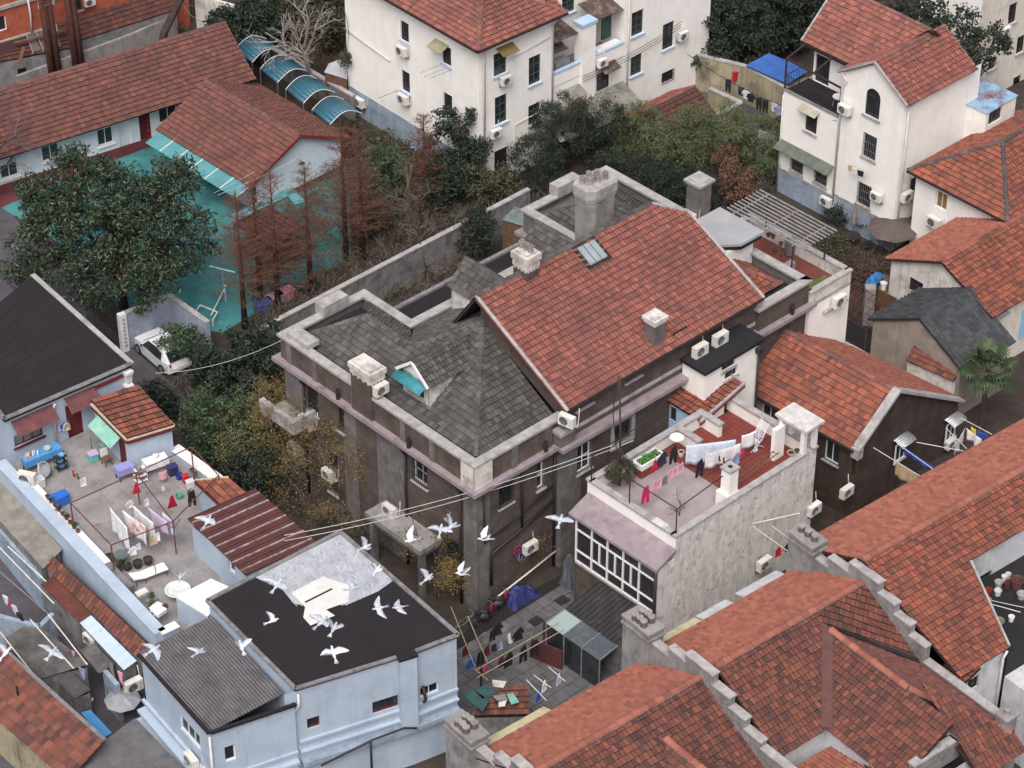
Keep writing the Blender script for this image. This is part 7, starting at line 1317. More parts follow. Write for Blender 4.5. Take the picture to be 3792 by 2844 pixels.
PIG=[(7,40,890,1,60,0,'white pigeon at the left edge over the orange cottage roof'),(7,330,890,3,65,0,'grey pigeon over the dark corrugated shed'),(7,970,870,5,40,0,'grey pigeon over the upper corner of the corrugated wing'),(7,1255,885,3,50,1,'grey white pigeon with spread wings over the corrugated roof'),(7,1520,850,1,110,0,'white pigeon with raised wing between corrugated and felt roofs'),(7,1310,60,3,60,1,'grey pigeon over the brown ribbed roof'),(7,1135,415,4,90,2,'grey pigeon over the terrace near the round basket'),(7,1750,460,3,60,0,'grey pigeon over the left of the silver coating'),(7,1720,690,1,20,3,'small white pigeon over the middle of the felt roof'),(7,2030,695,3,45,0,'left of the two grey pigeons below the white coating'),(7,2105,735,4,70,0,'right of the two grey pigeons below the white coating'),(7,2100,890,0,110,0,'white pigeon with wings spread wide over the front of the felt roof'),(8,260,225,4,30,1,'grey pigeon above the top edge of the silver coating'),(8,335,365,1,60,2,'white pigeon over the right edge of the silver coating'),(8,190,485,3,20,1,'pale pigeon against the white coating'),(8,345,610,5,200,1,'left of two pigeons gliding side by side over the felt roof'),(8,470,605,5,200,1,'right of two pigeons gliding side by side over the felt roof'),(8,550,185,1,210,0,'bright white pigeon before the porch roof'),(8,735,115,3,80,1,'small grey pigeon above the porch corner'),(8,805,95,4,50,0,'large grey pigeon wing up before the mansion corner'),(8,1010,175,1,190,1,'white pigeon against the mansion corner pier'),(8,655,420,4,40,1,'grey pigeon over the yellow leaved shrub'),(8,865,395,1,200,1,'white pigeon over the courtyard shrub'),(8,1490,55,3,75,0,'grey pigeon gliding before the sunroom')]
for c,x,y,k,hd,sz,lb in PIG:
 P=dist_at(c,x,y,(66,76,88,84)[sz]);o=bpy.data.objects.new('pigeon',PM[k]);COL.objects.link(o);o.location=P;o.rotation_euler=(R.uniform(-.35,.35),R.uniform(-.4,.1),math.radians(hd));tag(o,lb,'pigeon','pigeons in flight')

# washing, ropes and poles
CM={k:mat('cloth_'+k,v,tuple(int(q*.9)for q in v),5,.9)for k,v in dict(white=(228,226,228),pink=(216,160,172),pale=(206,214,230),lilac=(206,188,216),red=(196,40,56),crimson=(176,24,48),black=(38,36,40),navy=(44,48,78),blue=(52,84,170),grey=(124,118,124),maroon=(96,40,54),yellow=(214,190,70),beige=(190,164,128),magenta=(206,40,104),stripe=(150,160,190),green=(60,120,84)).items()}
flower=mat('flowered_cloth',(222,216,214),(214,206,206),4,.9,dirt=(196,120,134),dsc=4.0,damt=.9,dlo=.58);redblot=mat('red_patterned_cloth',(226,222,220),None,rough=.9,dirt=(190,56,48),dsc=2.2,damt=1,dlo=.5)
def rope(A,B,sag=.08,r=.008,m=None,n=8):
 return MB().tube([Vector(A).lerp(Vector(B),i/n)-V(0,0,sag*4*(i/n)*(1-i/n))for i in range(n+1)],r,4)
def sheet(A,B,drop,m,label,name='hanging_sheet',cat='laundry',wave=.05,group=None,sag=.04):
 A,B=Vector(A),Vector(B);L=(B-A).length;d=(B-A)/L;n=V(-d.y,d.x);nx,nz=max(6,int(L/.1)),6;mb=MB();ph=R.uniform(0,6)
 for j in range(nz+1):
  for i in range(nx+1):
   f=i/nx;h=j/nz;mb.v.append(A.lerp(B,f)+V(0,0,-sag*4*f*(1-f)-h*drop*(1+.05*math.sin(5*f+ph)))+n*(wave*h*math.sin(9*f*L+ph)+.5*wave*math.sin(3*f+ph)*h)+d*(-.03*h*math.sin(4*f)))
 for j in range(nz):
  for i in range(nx):q=j*(nx+1)+i;mb.f.append((q,q+1,q+nx+2,q+nx+1))
 return mb.build(name,m,None,loc=A,label=label,cat=cat,group=group,smooth=True,solid=.008)
SHP={'shirt':[(-.1,0),(-.22,-.05),(-.36,-.34),(-.27,-.4),(-.2,-.24),(-.21,-.62),(.21,-.62),(.2,-.24),(.27,-.4),(.36,-.34),(.22,-.05),(.1,0)],'pants':[(-.19,0),(.19,0),(.22,-.5),(.2,-.95),(.07,-.95),(.0,-.32),(-.07,-.95),(-.2,-.95),(-.22,-.5)],'sock':[(-.05,0),(.05,0),(.05,-.22),(.12,-.3),(.02,-.33),(-.05,-.26)],'towel':[(-.2,0),(.2,0),(.21,-.6),(-.19,-.62)],'dress':[(-.12,0),(.12,0),(.15,-.25),(.3,-.8),(-.3,-.8),(-.15,-.25)],'shorts':[(-.2,0),(.2,0),(.26,-.42),(.05,-.42),(0,-.2),(-.05,-.42),(-.26,-.42)]}
def garment(P,ang,kind,m,label,s=1.0,group=None):
 P=Vector(P);a=math.radians(ang);d=V(math.cos(a),math.sin(a));n=V(-d.y,d.x);pts=SHP[kind];k=len(pts);mb=MB();f=lambda o:[P+d*(x*s)+V(0,0,z*s)+n*(o+.05*s*math.sin(7*x+4*z))for x,z in pts]
 mb.v=f(.02)+f(-.02);mb.f=[tuple(range(k)),tuple(range(2*k-1,k-1,-1))]+[(i,(i+1)%k,(i+1)%k+k,i+k)for i in range(k)]
 return mb.build({'shirt':'hanging_shirt','pants':'hanging_trousers','sock':'hanging_sock','towel':'hanging_towel','dress':'hanging_dress','shorts':'hanging_shorts'}[kind],m,None,loc=P,label=label,cat='laundry',group=group)
def line(A,B,label,sag=.06,m=None,r=.008):return rope(A,B,sag,r).build('washing_line',m or CM['grey'],None,loc=A,label=label,cat='rope')
def pole(A,B,label,m=bamboo_pole,r=.022):return MB().tube([A,B],r,6).build('drying_pole',m,None,loc=A,label=label,cat='pole')
e=lambda x,y,z:at(0,2050+x*.5426,1450+y*.5426,z)
ZF=6.36;zl=ZF+1.75
A,B=e(905,365,zl),e(1245,325,zl);line(A,B,'rear washing line on the red terrace');sheet(A,B,1.25,CM['pale'],'wide lavender white sheet on the rear terrace line');sheet(e(1040,420,zl),e(1280,350,zl),1.0,CM['white'],'white sheet hanging in front of the lavender sheet');line(e(1030,425,zl),e(1290,347,zl),'front washing line on the red terrace')
sheet(e(1285,300,zl-.1),e(1375,270,zl-.1),.9,mat('striped_cloth',(222,222,226),None,rough=.9,dirt=(60,62,70),dsc=6,damt=.9,dlo=.6),'white towel with dark stripes near the deck chair','hanging_towel');sheet(e(1395,258,zl),e(1425,250,zl),.6,CM['lilac'],'small lilac towel by the deck chair','hanging_towel')
for(x,y,k,m,lb,s)in((1000,470,'pants','black','black leggings before the white sheet',1.1),(1130,440,'sock','black','black socks clipped under the white sheet',1.0),(1160,450,'sock','maroon','dark red sock clipped under the white sheet',1.1),(1245,425,'shirt','stripe','pale striped shirt at the right end of the white sheet',1.1),(1290,405,'shorts','magenta','pink cloth beside the striped towel',.7),(1380,370,'towel','pale','pale blue cloth over the deck chair arm',.6),(630,650,'pants','magenta','bright pink trousers at the near end of the terrace',1.1),(690,610,'dress','pink','pink dress next to the bright pink trousers',.9),(720,600,'towel','pink','pale pink towel next to the pink dress',.9),(760,580,'towel','grey','grey towel next to the pink towels',.9),(690,470,'dress','red','red cloth over the bathtub planter',.8),(745,420,'shirt','navy','dark checked shirt above the bathtub planter',1.2),(820,380,'pants','black','black trousers by the white bucket',1.1),(800,535,'towel','pink','leftmost of the pink towels in the terrace middle',.9),(835,515,'towel','pink','middle one of the pink towels in the terrace middle',.9),(870,495,'towel','pink','rightmost of the pink towels in the terrace middle',.9)):
 garment(e(x,y,zl-.15),43,k,CM[m],lb,s)
pf=mat('dark_pipe',(52,46,48),None,rough=.5);T=thing('drying_rack','dark pipe drying frame round the near end of the white house terrace','frame',FE.p(1,3,ZF))
c0,c1,c2,c3=FE.p(.12,.12,8.75),FE.p(.12,3.3,8.75),FE.p(.12,5.95,8.75),FE.p(3.6,.35,8.75)
for q in(c0,c1,c2):MB().tube([lift(q,7.22),q],.035,6).build('post',pf,T)
for a,b in((c0,c2),(c0,c3),(c2,FE.p(3.6,5.95,8.75))):MB().tube([a,b],.03,6).build('rail',pf,T)
def pot(P,r=.13,h=.2,m=None,label='',plant=None,ph=.35,group=None,name='plant_pot'):
 P=Vector(P);T=thing(name,label,'pot',P,group);m=m or mat('terracotta',(128,78,60),(108,66,54),4,.9)
 MB().lathe(P,[(r*.72,0),(r*.95,h*.85),(r*1.05,h*.86),(r*1.05,h),(r*.9,h),(r*.88,h*.85),(0,h*.85)],12).build('pot_body',m,T);MB().lathe(P+V(0,0,h*.86),[(r*.88,0),(0,.02)],10).build('potting_soil',soil,T)
 if plant:C=np.array([[P.x+R.gauss(0,r*.6),P.y+R.gauss(0,r*.6),P.z+h+R.uniform(.02,ph)]for _ in range(14)]);leaf_mesh('foliage',C,10,r*.8,.1,plant,T,.45)
 return T
broad('terrace_shrub','round olive shrub on the near corner of the white house terrace',e(450,640,ZF),[(0,0,ZF+.95,.75,.75,.6)],leaf_oli,nc=60,nl=60,rc=.22,size=.1,tr=.05,cat='shrub',ztrunk=ZF+.5)
T=thing('bathtub_planter','white bathtub planter of green salad on a red tiled stand','planter',e(650,560,ZF));BF=Frame(e(600,600,ZF),43);MB().fbox(BF,0,1.55,0,.6,0+ZF,ZF+.55).build('stand',redtile,T)
for q in((-.05,1.6,-.05,.05),(-.05,1.6,.55,.65),(-.05,.05,.051,.549),(1.5,1.6,.051,.549)):MB().fbox(BF,*q,ZF+.551,ZF+.85).build('tub_side',whitepaint,T)
leaf_mesh('salad',np.array([tuple(BF.p(R.uniform(.15,1.4),R.uniform(.12,.5),ZF+.85))for _ in range(40)]),14,.12,.12,mat('salad_leaf',(84,136,66),None,rough=.7,rnd=[(70,116,58),(100,150,76)]),T,.6,.6)
bare('bare_shrub','leafless shrub in the near corner of the white house terrace',e(860,850,ZF),1.0,1.2,bark,seed=71,depth=3,tr=.03,dens=4,start=.1)
T=thing('deck_chair','white slatted deck chair with footrest on the red terrace','chair',e(1370,390,ZF));DF=Frame(e(1340,420,ZF),35)
for i in range(9):MB().bar(DF.p(.1+.07*i,.0,ZF+.42),DF.p(.1+.07*i,.62,ZF+.42),.05,.02).build('seat_slat',whitepaint,T)
for i in range(9):MB().bar(DF.p(.75+.05*i,.0,ZF+.48+.1*i),DF.p(.75+.05*i,.62,ZF+.48+.1*i),.05,.02).build('back_slat',whitepaint,T)
for y in(0,.62):
 MB().tube([DF.p(.05,y,ZF),DF.p(.75,y,ZF+.5),DF.p(1.2,y,ZF+1.4)],.02,6).build('frame',whitepaint,T);MB().tube([DF.p(.9,y,ZF),DF.p(.2,y,ZF+.5)],.02,6).build('leg',whitepaint,T);MB().tube([DF.p(.15,y,ZF+.62),DF.p(.85,y,ZF+.68)],.02,6).build('arm',whitepaint,T)
T=thing('wooden_ladder','weathered wooden ladder leaning along the terrace parapet','ladder',e(1180,690,ZF));la,lb_=e(1175,650,6.7),e(1505,405,7.6);dv=V(.22,-.25,.1)
for o in(V(0,0,0),dv):MB().tube([la+o,lb_+o],.03,6).build('rail',wood,T)
for i in range(13):p=la.lerp(lb_,(i+.5)/13);MB().tube([p,p+dv],.02,5).build('rung',wood,T)
pot(e(870,440,ZF),.16,.3,mat('white_bucket',(214,212,210),rough=.5),'white bucket beside the black trousers',name='bucket');pot(e(1660,410,ZF+.9),.14,.12,mat('dark_bowl',(76,78,84)),'dark bowl under the porch roof',name='bowl');pot(e(1620,430,ZF+.9),.2,.15,cream,'pale basin under the porch roof',name='basin')
T=thing('wash_basin','white wash basin against the rear parapet of the terrace','basin',e(840,340,7.2));MB().lathe(e(840,335,7.24),[(.2,0),(.36,.22),(.38,.22),(.34,.18),(.18,.04),(0,.04)],16).build('bowl',whitepaint,T)
pole(at(9,500,90,5.2),at(9,730,255,5.6),'left white drying pole beside the flaking wall',pipew);pole(at(9,625,90,5.2),at(9,780,210,5.6),'right white drying pole beside the flaking wall',pipew);pole(at(9,380,105,4.6),at(9,800,10,5.0),'long pale hose along the flaking whitewash wall',pipew,.03)
garment(at(9,665,230,5.4),40,'towel',CM['red'],'bright red cloth beside the chimney stack',.9);garment(at(9,730,195,5.4),40,'shirt',CM['black'],'black jacket beside the red cloth',.9)
for(a,b,lb)in(((1265,1205),(1560,1385),'drying pole carrying the beige towel'),((1415,1180),(1640,1340),'drying pole carrying the blue garments'),((1820,1020),(2010,1120),'upper drying pole of the flowered washing'),((1720,1080),(1850,1210),'left drying pole of the flowered washing'),((1535,1170),(1830,1225),'thin pole between the two racks')):pole(at(6,*a,5.5),at(6,*b,6.0),lb,pipew)
sheet(at(6,1405,1290,5.7),at(6,1545,1375,5.9),.9,CM['beige'],'beige patterned towel below the brown gable','hanging_towel');sheet(at(6,1450,1195,5.6),at(6,1640,1320,5.9),.35,CM['blue'],'row of blue garments below the brown gable','hanging_cloth');sheet(at(6,1845,1075,5.8),at(6,1780,1180,5.8),.75,flower,'flowered white sheet, left one',wave=.1);sheet(at(6,1850,1080,5.8),at(6,1945,1150,5.9),.6,flower,'flowered white sheet, right one',wave=.1);sheet(at(6,1880,1070,5.7),at(6,1910,1090,5.7),.45,CM['yellow'],'yellow cloth beside the flowered sheet','hanging_towel');sheet(at(6,1920,1090,5.7),at(6,1980,1120,5.7),.5,CM['blue'],'blue dotted cloth beside the flowered sheet','hanging_towel')
T=thing('drying_rack','tall pole drying rack in the courtyard','rack',at(8,990,1120,0));pc=at(8,990,1130,0);MB().tube([pc,pc+V(0,0,2.6)],.06,7).build('post',pf,T);tp=pc+V(0,0,2.3)
for(a,b)in(((955,1000),(1480,700)),((960,1050),(1510,745)),((800,600),(950,975)),((905,660),(1030,950)),((940,985),(1030,1060))):MB().tube([at(8,*a,2.35),at(8,*b,2.35)],.025,6).build('pole',bamboo_pole,T)
for(x,y,k,m,lb,s)in((1090,710,'shirt','black','black shirt nearest the scooter',1.2),(1000,770,'shirt','grey','grey patterned jumper on the courtyard rack',1.1),(1060,745,'pants','black','black trousers behind the grey jumper',.8),(1165,775,'sock','white','white stocking on the courtyard rack',1.8),(1225,740,'shirt','black','black jacket in the middle of the courtyard',1.2),(1070,840,'towel','black','narrow black towel on the courtyard rack',.7),(1110,830,'towel','stripe','pale striped towel on the courtyard rack',.7),(985,880,'pants','black','black trousers at the left of the rack',1.0),(1025,850,'towel','maroon','dark striped towel at the left of the rack',1.0),(890,850,'towel','maroon','maroon cloth at the end of the rack',1.0),(925,930,'shorts','blue','blue shorts at the corner of the rack',1.2),(1160,900,'shirt','black','large black jumper on the near pole',1.3),(1115,920,'towel','maroon','dark red towel beside the large black jumper',1.0),(1255,850,'pants','black','black trousers with white lettering on the far pole',1.1),(1325,815,'pants','black','black trousers at the right end of the far pole',1.1),(1020,970,'shorts','magenta','purple cloth at the post of the rack',.7)):garment(at(8,x,y,2.3),40+R.uniform(-15,15),k,CM[m],lb,s)
def tarp(P,L,w,h,m,label,rot,name='tarp_cover',bumps=5):
 P=Vector(P);a=math.radians(rot);d=V(math.cos(a),math.sin(a));n=V(-d.y,d.x);mb=MB();nx,ny=14,10;rr=random.Random(len(label));ph=[rr.uniform(0,6)for _ in range(4)]
 for i in range(nx+1):
  for j in range(ny+1):
   u=i/nx*2-1;v=j/ny*2-1;z=h*(1-abs(u)**3)*(1-abs(v)**2.2)*(.75+.25*math.sin(3*u+ph[0])+.12*math.sin(7*u+4*v+ph[1]));mb.v.append(P+d*(u*L/2+.06*math.sin(9*v+ph[2]))+n*(v*w/2+.06*math.sin(8*u+ph[3]))+V(0,0,max(.03,z)))
 for i in range(nx):
  for j in range(ny):q=i*(ny+1)+j;mb.f.append((q,q+1,q+ny+2,q+ny+1))
 return mb.build(name,m,None,loc=P,label=label,cat='tarpaulin',solid=.01)
tarp(at(8,1240,550,0),1.9,1.0,1.15,mat('blue_tarp',(54,58,112),(46,50,98),3,.6),'dark blue tarpaulin over a parked scooter in the courtyard',42);tarp(at(8,1550,455,0),.9,.9,1.9,mat('grey_tarp',(96,98,106),(80,82,90),3,.5),'grey plastic cover tied round a bundle by the mansion corner',42)
def bike(P,rot,label,motor=False):
 P=Vector(P);a=math.radians(rot);d=V(math.cos(a),math.sin(a));T=thing('motor_scooter' if motor else 'bicycle',label,'scooter' if motor else 'bicycle',P);q=lambda x,z,y=0:P+d*x+V(-d.y,d.x)*y+V(0,0,z);rw=.25 if motor else.33
 for x in(-.55,.55):
  w=MB().tube([q(x+rw*math.cos(t*.314),rw+rw*math.sin(t*.314))for t in range(21)],.06 if motor else.022,6,cap=False).build('wheel',frame_k,T,smooth=True);k=MB();[k.tube([q(x,rw),q(x+rw*math.cos(t*.785),rw+rw*math.sin(t*.785))],.006,3)for t in range(8)];k.build('spokes',steel,w)
 fr=MB()
 for s,e_ in(((-.55,rw),(-.15,.78)),((-.15,.78),(.42,.72)),((.42,.72),(-.05,.33)),((-.05,.33),(-.55,rw)),((-.15,.78),(-.05,.33)),((.55,rw),(.4,.95))):fr.tube([q(*s),q(*e_)],.02,5)
 fr.build('frame',frame_k if motor else steel,T);MB().tube([q(.4,.98,-.28),q(.42,1.0,0),q(.4,.98,.28)],.016,5).build('handlebar',steel,T);MB().ball(q(-.18,.84),.15,.09,.05).build('saddle',frame_k,T,smooth=True)
 if motor:MB().ball(q(-.35,.55),.42,.2,.2,10,6).build('body',mat('scooter_body',(52,50,56),(70,66,72),3,.4),T,smooth=True);MB().ball(q(.38,.65),.1,.2,.32,8,6).build('front_shield',mat('scooter_red',(120,40,44),rough=.4),T,smooth=True);MB().ball(q(-.2,.8),.34,.13,.07).build('seat',frame_k,T,smooth=True);MB().fbox(Frame(q(-.6,0),rot),-.1,.15,-.14,.14,.75,1.0).build('rear_box',frame_k,T)
bike(at(8,890,740,0),30,'bicycle leaning by the corner of the dark felt roofed block');bike(at(8,1020,690,0),45,'black motor scooter beside the bicycle in the courtyard',True);bike(at(8,1110,610,0),40,'dark scooter next to the blue tarpaulin',True);bike(at(3,390,820,0),20,'bicycle parked in the alley behind the bamboo')
bs=[FE.p(-3.6,3.9,2.2),FE.p(-3.6,.2,2.2),FE.p(-1.25,.2,2.6),FE.p(-1.25,3.9,2.6)];shed('black_corrugated_lean_to','black corrugated lean-to roof below the sunroom',bs,0,mat('black_corrugated',(50,47,49),(40,38,40),1.3,.7,dirt=(84,78,78),dsc=1.2,damt=.5),greycem,.28,.04)
T=thing('glass_porch','glazed porch with translucent roof at the foot of the courtyard','porch',FE.p(-4.6,2,0));gl=mat('dull_glass_roof',(86,92,98),(70,76,82),1,.25,dirt=(120,124,126),dsc=1.0,damt=.6)
for i in range(3):MB().slab([FE.p(-4.9,.2+i*1.25,2.0),FE.p(-4.9,1.4+i*1.25,2.0),FE.p(-3.65,1.4+i*1.25,2.15),FE.p(-3.65,.2+i*1.25,2.15)],.02).build('roof_pane',gl if i<2 else mat('frosted_pane',(150,164,162),rough=.4),T)
for i in range(4):MB().bar(FE.p(-4.92,.17+i*1.25,2.03),FE.p(-3.62,.17+i*1.25,2.18),.06).build('roof_bar',steel,T);MB().bar(FE.p(-4.9,.17+i*1.25,0),FE.p(-4.9,.17+i*1.25,2.0),.07).build('post',steel,T)
for i in range(3):k=MB().slab([FE.p(-4.88,.25+i*1.25,.1),FE.p(-4.88,1.35+i*1.25,.1),FE.p(-4.88,1.35+i*1.25,1.95),FE.p(-4.88,.25+i*1.25,1.95)],FE.x*.02);k.build('wall_pane',glass,T)
for(a,b,h,m,lb)in(((1305,920),(1500,1000),1.3,'maroon','left maroon board screen in the courtyard'),((1380,830),(1490,910),1.5,'maroon','right maroon board screen before the glazed porch')):
 A,B=at(8,*a,0),at(8,*b,0);d=(B-A).normalized();n=V(-d.y,d.x)*.03;MB().slab([lift(A+n,h),lift(B+n,h),lift(B-n,h),lift(A-n,h)],h).build('board_screen',mat('maroon_board2',(92,52,50),(78,46,46),2,.7),None,loc=A,label=lb,cat='screen',bevel=.01)
bs=[at(8,920,1290,2.2),at(8,1290,1280,2.2),at(8,1280,1090,2.6),at(8,1120,1110,2.6)];T=thing('patched_tile_roof','ruined tile roof patched with green sheets and scraps beside the row','shed',at(8,1100,1250,0));q=empty_part('roof',T);slope(q,bs,T_ROW);shell(T,[p.lerp((bs[0]+bs[2])/2,.1)for p in bs],0,2.0,greycem)
for(P4,m,lb)in(([(865,1150),(1000,1260),(1040,1190),(940,1120)],mat('dark_green_sheet',(52,88,86),(44,74,74),2,.7),'sheet_patch'),([(1010,1090),(1075,1140),(1000,1180),(950,1130)],MATS['dark_green_sheet'],'sheet_patch'),([(1150,1150),(1190,1140),(1230,1200),(1180,1215)],gcor,'sheet_patch'),([(1060,1060),(1150,1070),(1130,1110),(1065,1100)],whitestain,'board_patch'),([(1060,1160),(1140,1150),(1160,1190),(1090,1190)],greycem,'board_patch'),([(1100,1200),(1150,1190),(1140,1225),(1100,1230)],whitestain,'board_patch')):
 MB().slab([at(8,*p,2.75)for p in P4],.03).build(lb,m,T)
for i,(a,b,m)in enumerate((((1275,1060),(1400,1190),'blue'),((1320,1030),(1430,1110),'white'),((1415,980),(1520,1070),'lilac'))):pole(at(8,*a,5.6),at(8,*b,5.9),('nearest','middle','farthest')[i]+' white pole of the rack at the row eaves',pipew);p=at(8,*a,5.6).lerp(at(8,*b,5.9),.6);garment(p,60,'towel',CM[m],('blue cloth','white cloth','lilac jumper')[i]+' on the rack at the row eaves',.9)
T=thing('toy_hoop','toy basketball hoop with red and blue backboard on the mansion wall','toy',W_R.p(*W_R.px(8,1210,240)));t,z=W_R.px(8,1210,235)
hexa=lambda r,o:[W_R.p(t+r*math.cos(k*1.0472+.3),z+r*math.sin(k*1.0472+.3),o)for k in range(6)]
MB().slab(hexa(.32,.16),W_R.n*-.03).build('backboard',CM['red'],T);MB().slab(hexa(.24,.165),W_R.n*-.004).build('backboard_panel',CM['navy'],T);MB().slab(hexa(.13,.17),W_R.n*-.004).build('backboard_mark',CM['blue'],T);MB().tube([W_R.p(t+.1,z-.38,.3)+V(.26*math.cos(k*.4),.26*math.sin(k*.4),0)for k in range(17)],.025,5,cap=False).build('ring',CM['blue'],T);k=MB();[k.tube([W_R.p(t+.1,z-.38,.3)+V(.25*math.cos(j),.25*math.sin(j),0),W_R.p(t+.1,z-.65,.3)+V(.14*math.cos(j+.6),.14*math.sin(j+.6),0)],.01,3)for j in range(7)];k.build('net',CM['yellow'],T)
for i,(x,y)in enumerate(((1500,560),(1335,690))):P=at(8,x,y,.034);MB().slab([P+M0.x*a+M0.y*b for a,b in((-.35,-.3),(.35,-.3),(.35,.3),(-.35,.3))],.01).build('drain_cover',frame_k,None,loc=P,label=('drain cover near the grey plastic bundle','drain cover in the middle of the courtyard')[i],cat='drain cover',bevel=.004)

# left roof terrace: pipe frame, washing, tubs, pots
z4=5.6;T4=lambda c,x,y:at(c,x,y,z4)
PT=dict(a=T4(4,445,1553),b=T4(4,858,1362),c=T4(4,1205,1200),d=T4(4,1378,1378),e=T4(7,700,212),f=T4(7,1090,62))
T=thing('pipe_frame','rusty red pipe frame for washing over the left roof terrace','frame',lift(PT['f'],3.5))
for k in PT:MB().tube([lift(PT[k],3.5),PT[k]],.04,6).build('post',rustbar,T)
for a,b in('ab','bc','cd','ae','ef','fd','bf'):MB().tube([PT[a],PT[b]],.032,6).build('rail',rustbar,T)
for k in 'fb':[MB().tube([PT[k]-V(0,0,.45),PT[k]+V(math.cos(q)*.4,math.sin(q)*.4,-.02)],.02,5).build('brace',rustbar,T)for q in(0.5,2.1,3.7)]
def P7(x,y,z=z4):return at(7,x,y,z)
ln=[((690,-30),(800,100),1.15,CM['white'],'large white sheet nearest the left ledge'),((770,-10),(915,90),.95,redblot,'white cloth with red pattern on the terrace'),((840,-40),(965,70),.95,CM['white'],'white sheet behind the red patterned cloth'),((930,-30),(1050,60),.75,CM['lilac'],'lilac sheet in the terrace middle'),((1020,0),(1095,60),.7,CM['pale'],'pale lilac shirt cloth at the terrace middle')]
for(a,b,dr,m,lb)in ln:A,B=P7(*a),P7(*b);sheet(A,B,dr*1.35,m,lb)
for i,(a,b)in enumerate((((640,-120),(830,130)),((740,-110),(920,100)),((830,-120),(1000,80)),((920,-120),(1100,70)))):line(P7(*a),P7(*b),('first','second','third','fourth')[i]+' washing line from the left over the terrace')
for(c,x,y,k,m,lb,s)in((7,835,225,'shirt','white','white shirt at the low end of the terrace line',.8),(7,870,205,'towel','pale','pale cloth beside the white shirt',.6),(7,960,150,'towel','beige','tan towel near the middle post',1.0),(7,985,140,'towel','white','white towel near the middle post',.8),(4,1080,1510,'dress','crimson','crimson cloth hanging from the frame',.9),(4,1205,1480,'pants','black','black trousers beside the tiled lean-to',1.0),(4,1190,1470,'towel','grey','grey cloth beside the black trousers',.5),(4,855,1430,'dress','red','red and white cloth at the far post',.8),(4,815,1540,'shirt','white','crumpled white shirt under the far rail',.7),(4,520,1400,'towel','white','white towel on the line before the maroon door',.8),(4,460,1350,'sock','red','red sock on the line before the maroon door',1.2),(4,485,1365,'sock','green','green sock on the line before the maroon door',1.2),(4,920,1530,'towel','white','narrow white cloth in the middle of the frame',.7),(4,1025,1450,'towel','white','folded white cloth under the oblique ropes',.4)):garment(at(c,x,y,5.2),35,k,CM[m],lb,s)
line(at(4,430,1330,5.2),at(4,720,1560,5.2),'thin line before the maroon door');line(at(4,880,1330,5.5),at(4,1050,1460,5.5),'left oblique rope over the table');line(at(4,985,1310,5.5),at(4,1150,1480,5.5),'right oblique rope over the table')
tf=lambda c,x,y:at(c,x,y,3.51)
plast=lambda n,c,r=.5:mat(n,c,tuple(int(v*.92)for v in c),3,r)
def table(P,rot,L,w,h,top,label,cloth=None,legs=frame_k):
 TF_=Frame(P,rot);z=P.z;T=thing('side_table',label,'table',P);MB().fbox(TF_,-L/2,L/2,-w/2,w/2,z+h-.04,z+h).build('table_top',top,T)
 for x in(-L/2+.05,L/2-.05):
  for y in(-w/2+.05,w/2-.05):MB().bar(TF_.p(x,y,z),TF_.p(x,y,z+h-.041),.05).build('leg',legs,T)
 if cloth:
  for q in((-L/2-.01,L/2+.01,-w/2-.02,-w/2-.005),(-L/2-.02,-L/2-.005,-w/2,w/2)):MB().fbox(TF_,*q,z+h*.5,z+h-.001).build('cloth_drop',cloth,T)
  MB().fbox(TF_,-L/2-.02,L/2+.02,-w/2-.02,w/2+.02,z+h+.002,z+h+.012).build('table_cover',cloth,T)
 return T,TF_
T,K=table(tf(4,270,1310),37,2.1,.55,.8,concrete,'long bench under the maroon awning draped in blue plastic',plast('blue_plastic',(84,150,206)))
bot=[('yellow_bottle',(214,176,54)),('white_bottle',(226,226,224)),('white_bottle',(226,226,224)),('orange_bottle',(206,120,48)),('white_bottle',(226,226,224)),('pale_bottle',(196,206,214)),('white_bottle',(226,226,224))]
bl=['yellow bottle at the left end of the blue bench','first white bottle on the blue bench','second white bottle on the blue bench','orange bottle on the blue bench','white bottle right of the orange one','pale blue bottle on the blue bench','white bottle farthest right in the row']
for i,(n_,c_)in enumerate(bot):MB().lathe(K.p(-.95+i*.12,R.uniform(-.12,.12),4.33),[(.05,0),(.055,.05),(.05,.2),(.02,.26),(.02,.3),(0,.3)],8).build('bottle',plast(n_,c_),None,loc=K.p(-.95+i*.12,0,4.33),label=bl[i],cat='bottle',group='bottles on the blue bench',smooth=True)
def tub(P,r,h,m,label,name='wash_tub',tilt=0.0):
 P=Vector(P);mb=MB().lathe(V(0,0,0),[(r*.75,0),(r*.95,h),(r*1.05,h),(r*1.05,h-.03),(r*1.0,h-.03),(r*.9,h*.9),(r*.72,.04),(0,.04)],20)
 M=Matrix.Rotation(tilt,3,V(.8,-.6,0));mb.v=[P+M@v for v in mb.v];return mb.build(name,m,None,loc=P,label=label,cat='tub',smooth=False)
tub(tf(4,300,1375)+V(0,0,.35),.42,.28,plast('grey_tub',(150,152,156)),'large round grey tub leaning against the bench',tilt=1.0);tub(K.p(.35,0,4.33),.2,.14,plast('pale_tub',(168,188,190)),'pale green basin on the blue bench');tub(tf(4,640,1230),.22,.4,plast('clear_tub',(150,176,176)),'clear basin stand by the green awning','basin_stand');tub(at(7,1120,500,3.9),.62,.12,plast('white_ring',(214,216,216)),'large shallow round basket beside the bulkhead','round_basket');tub(tf(4,1130,1400),.2,.3,plast('blue_bucket',(48,66,140)),'blue bucket with white lid by the far parapet','bucket');tub(tf(4,1130,1520),.2,.2,plast('green_basin',(90,160,120)),'green basin beside the black trousers','basin')
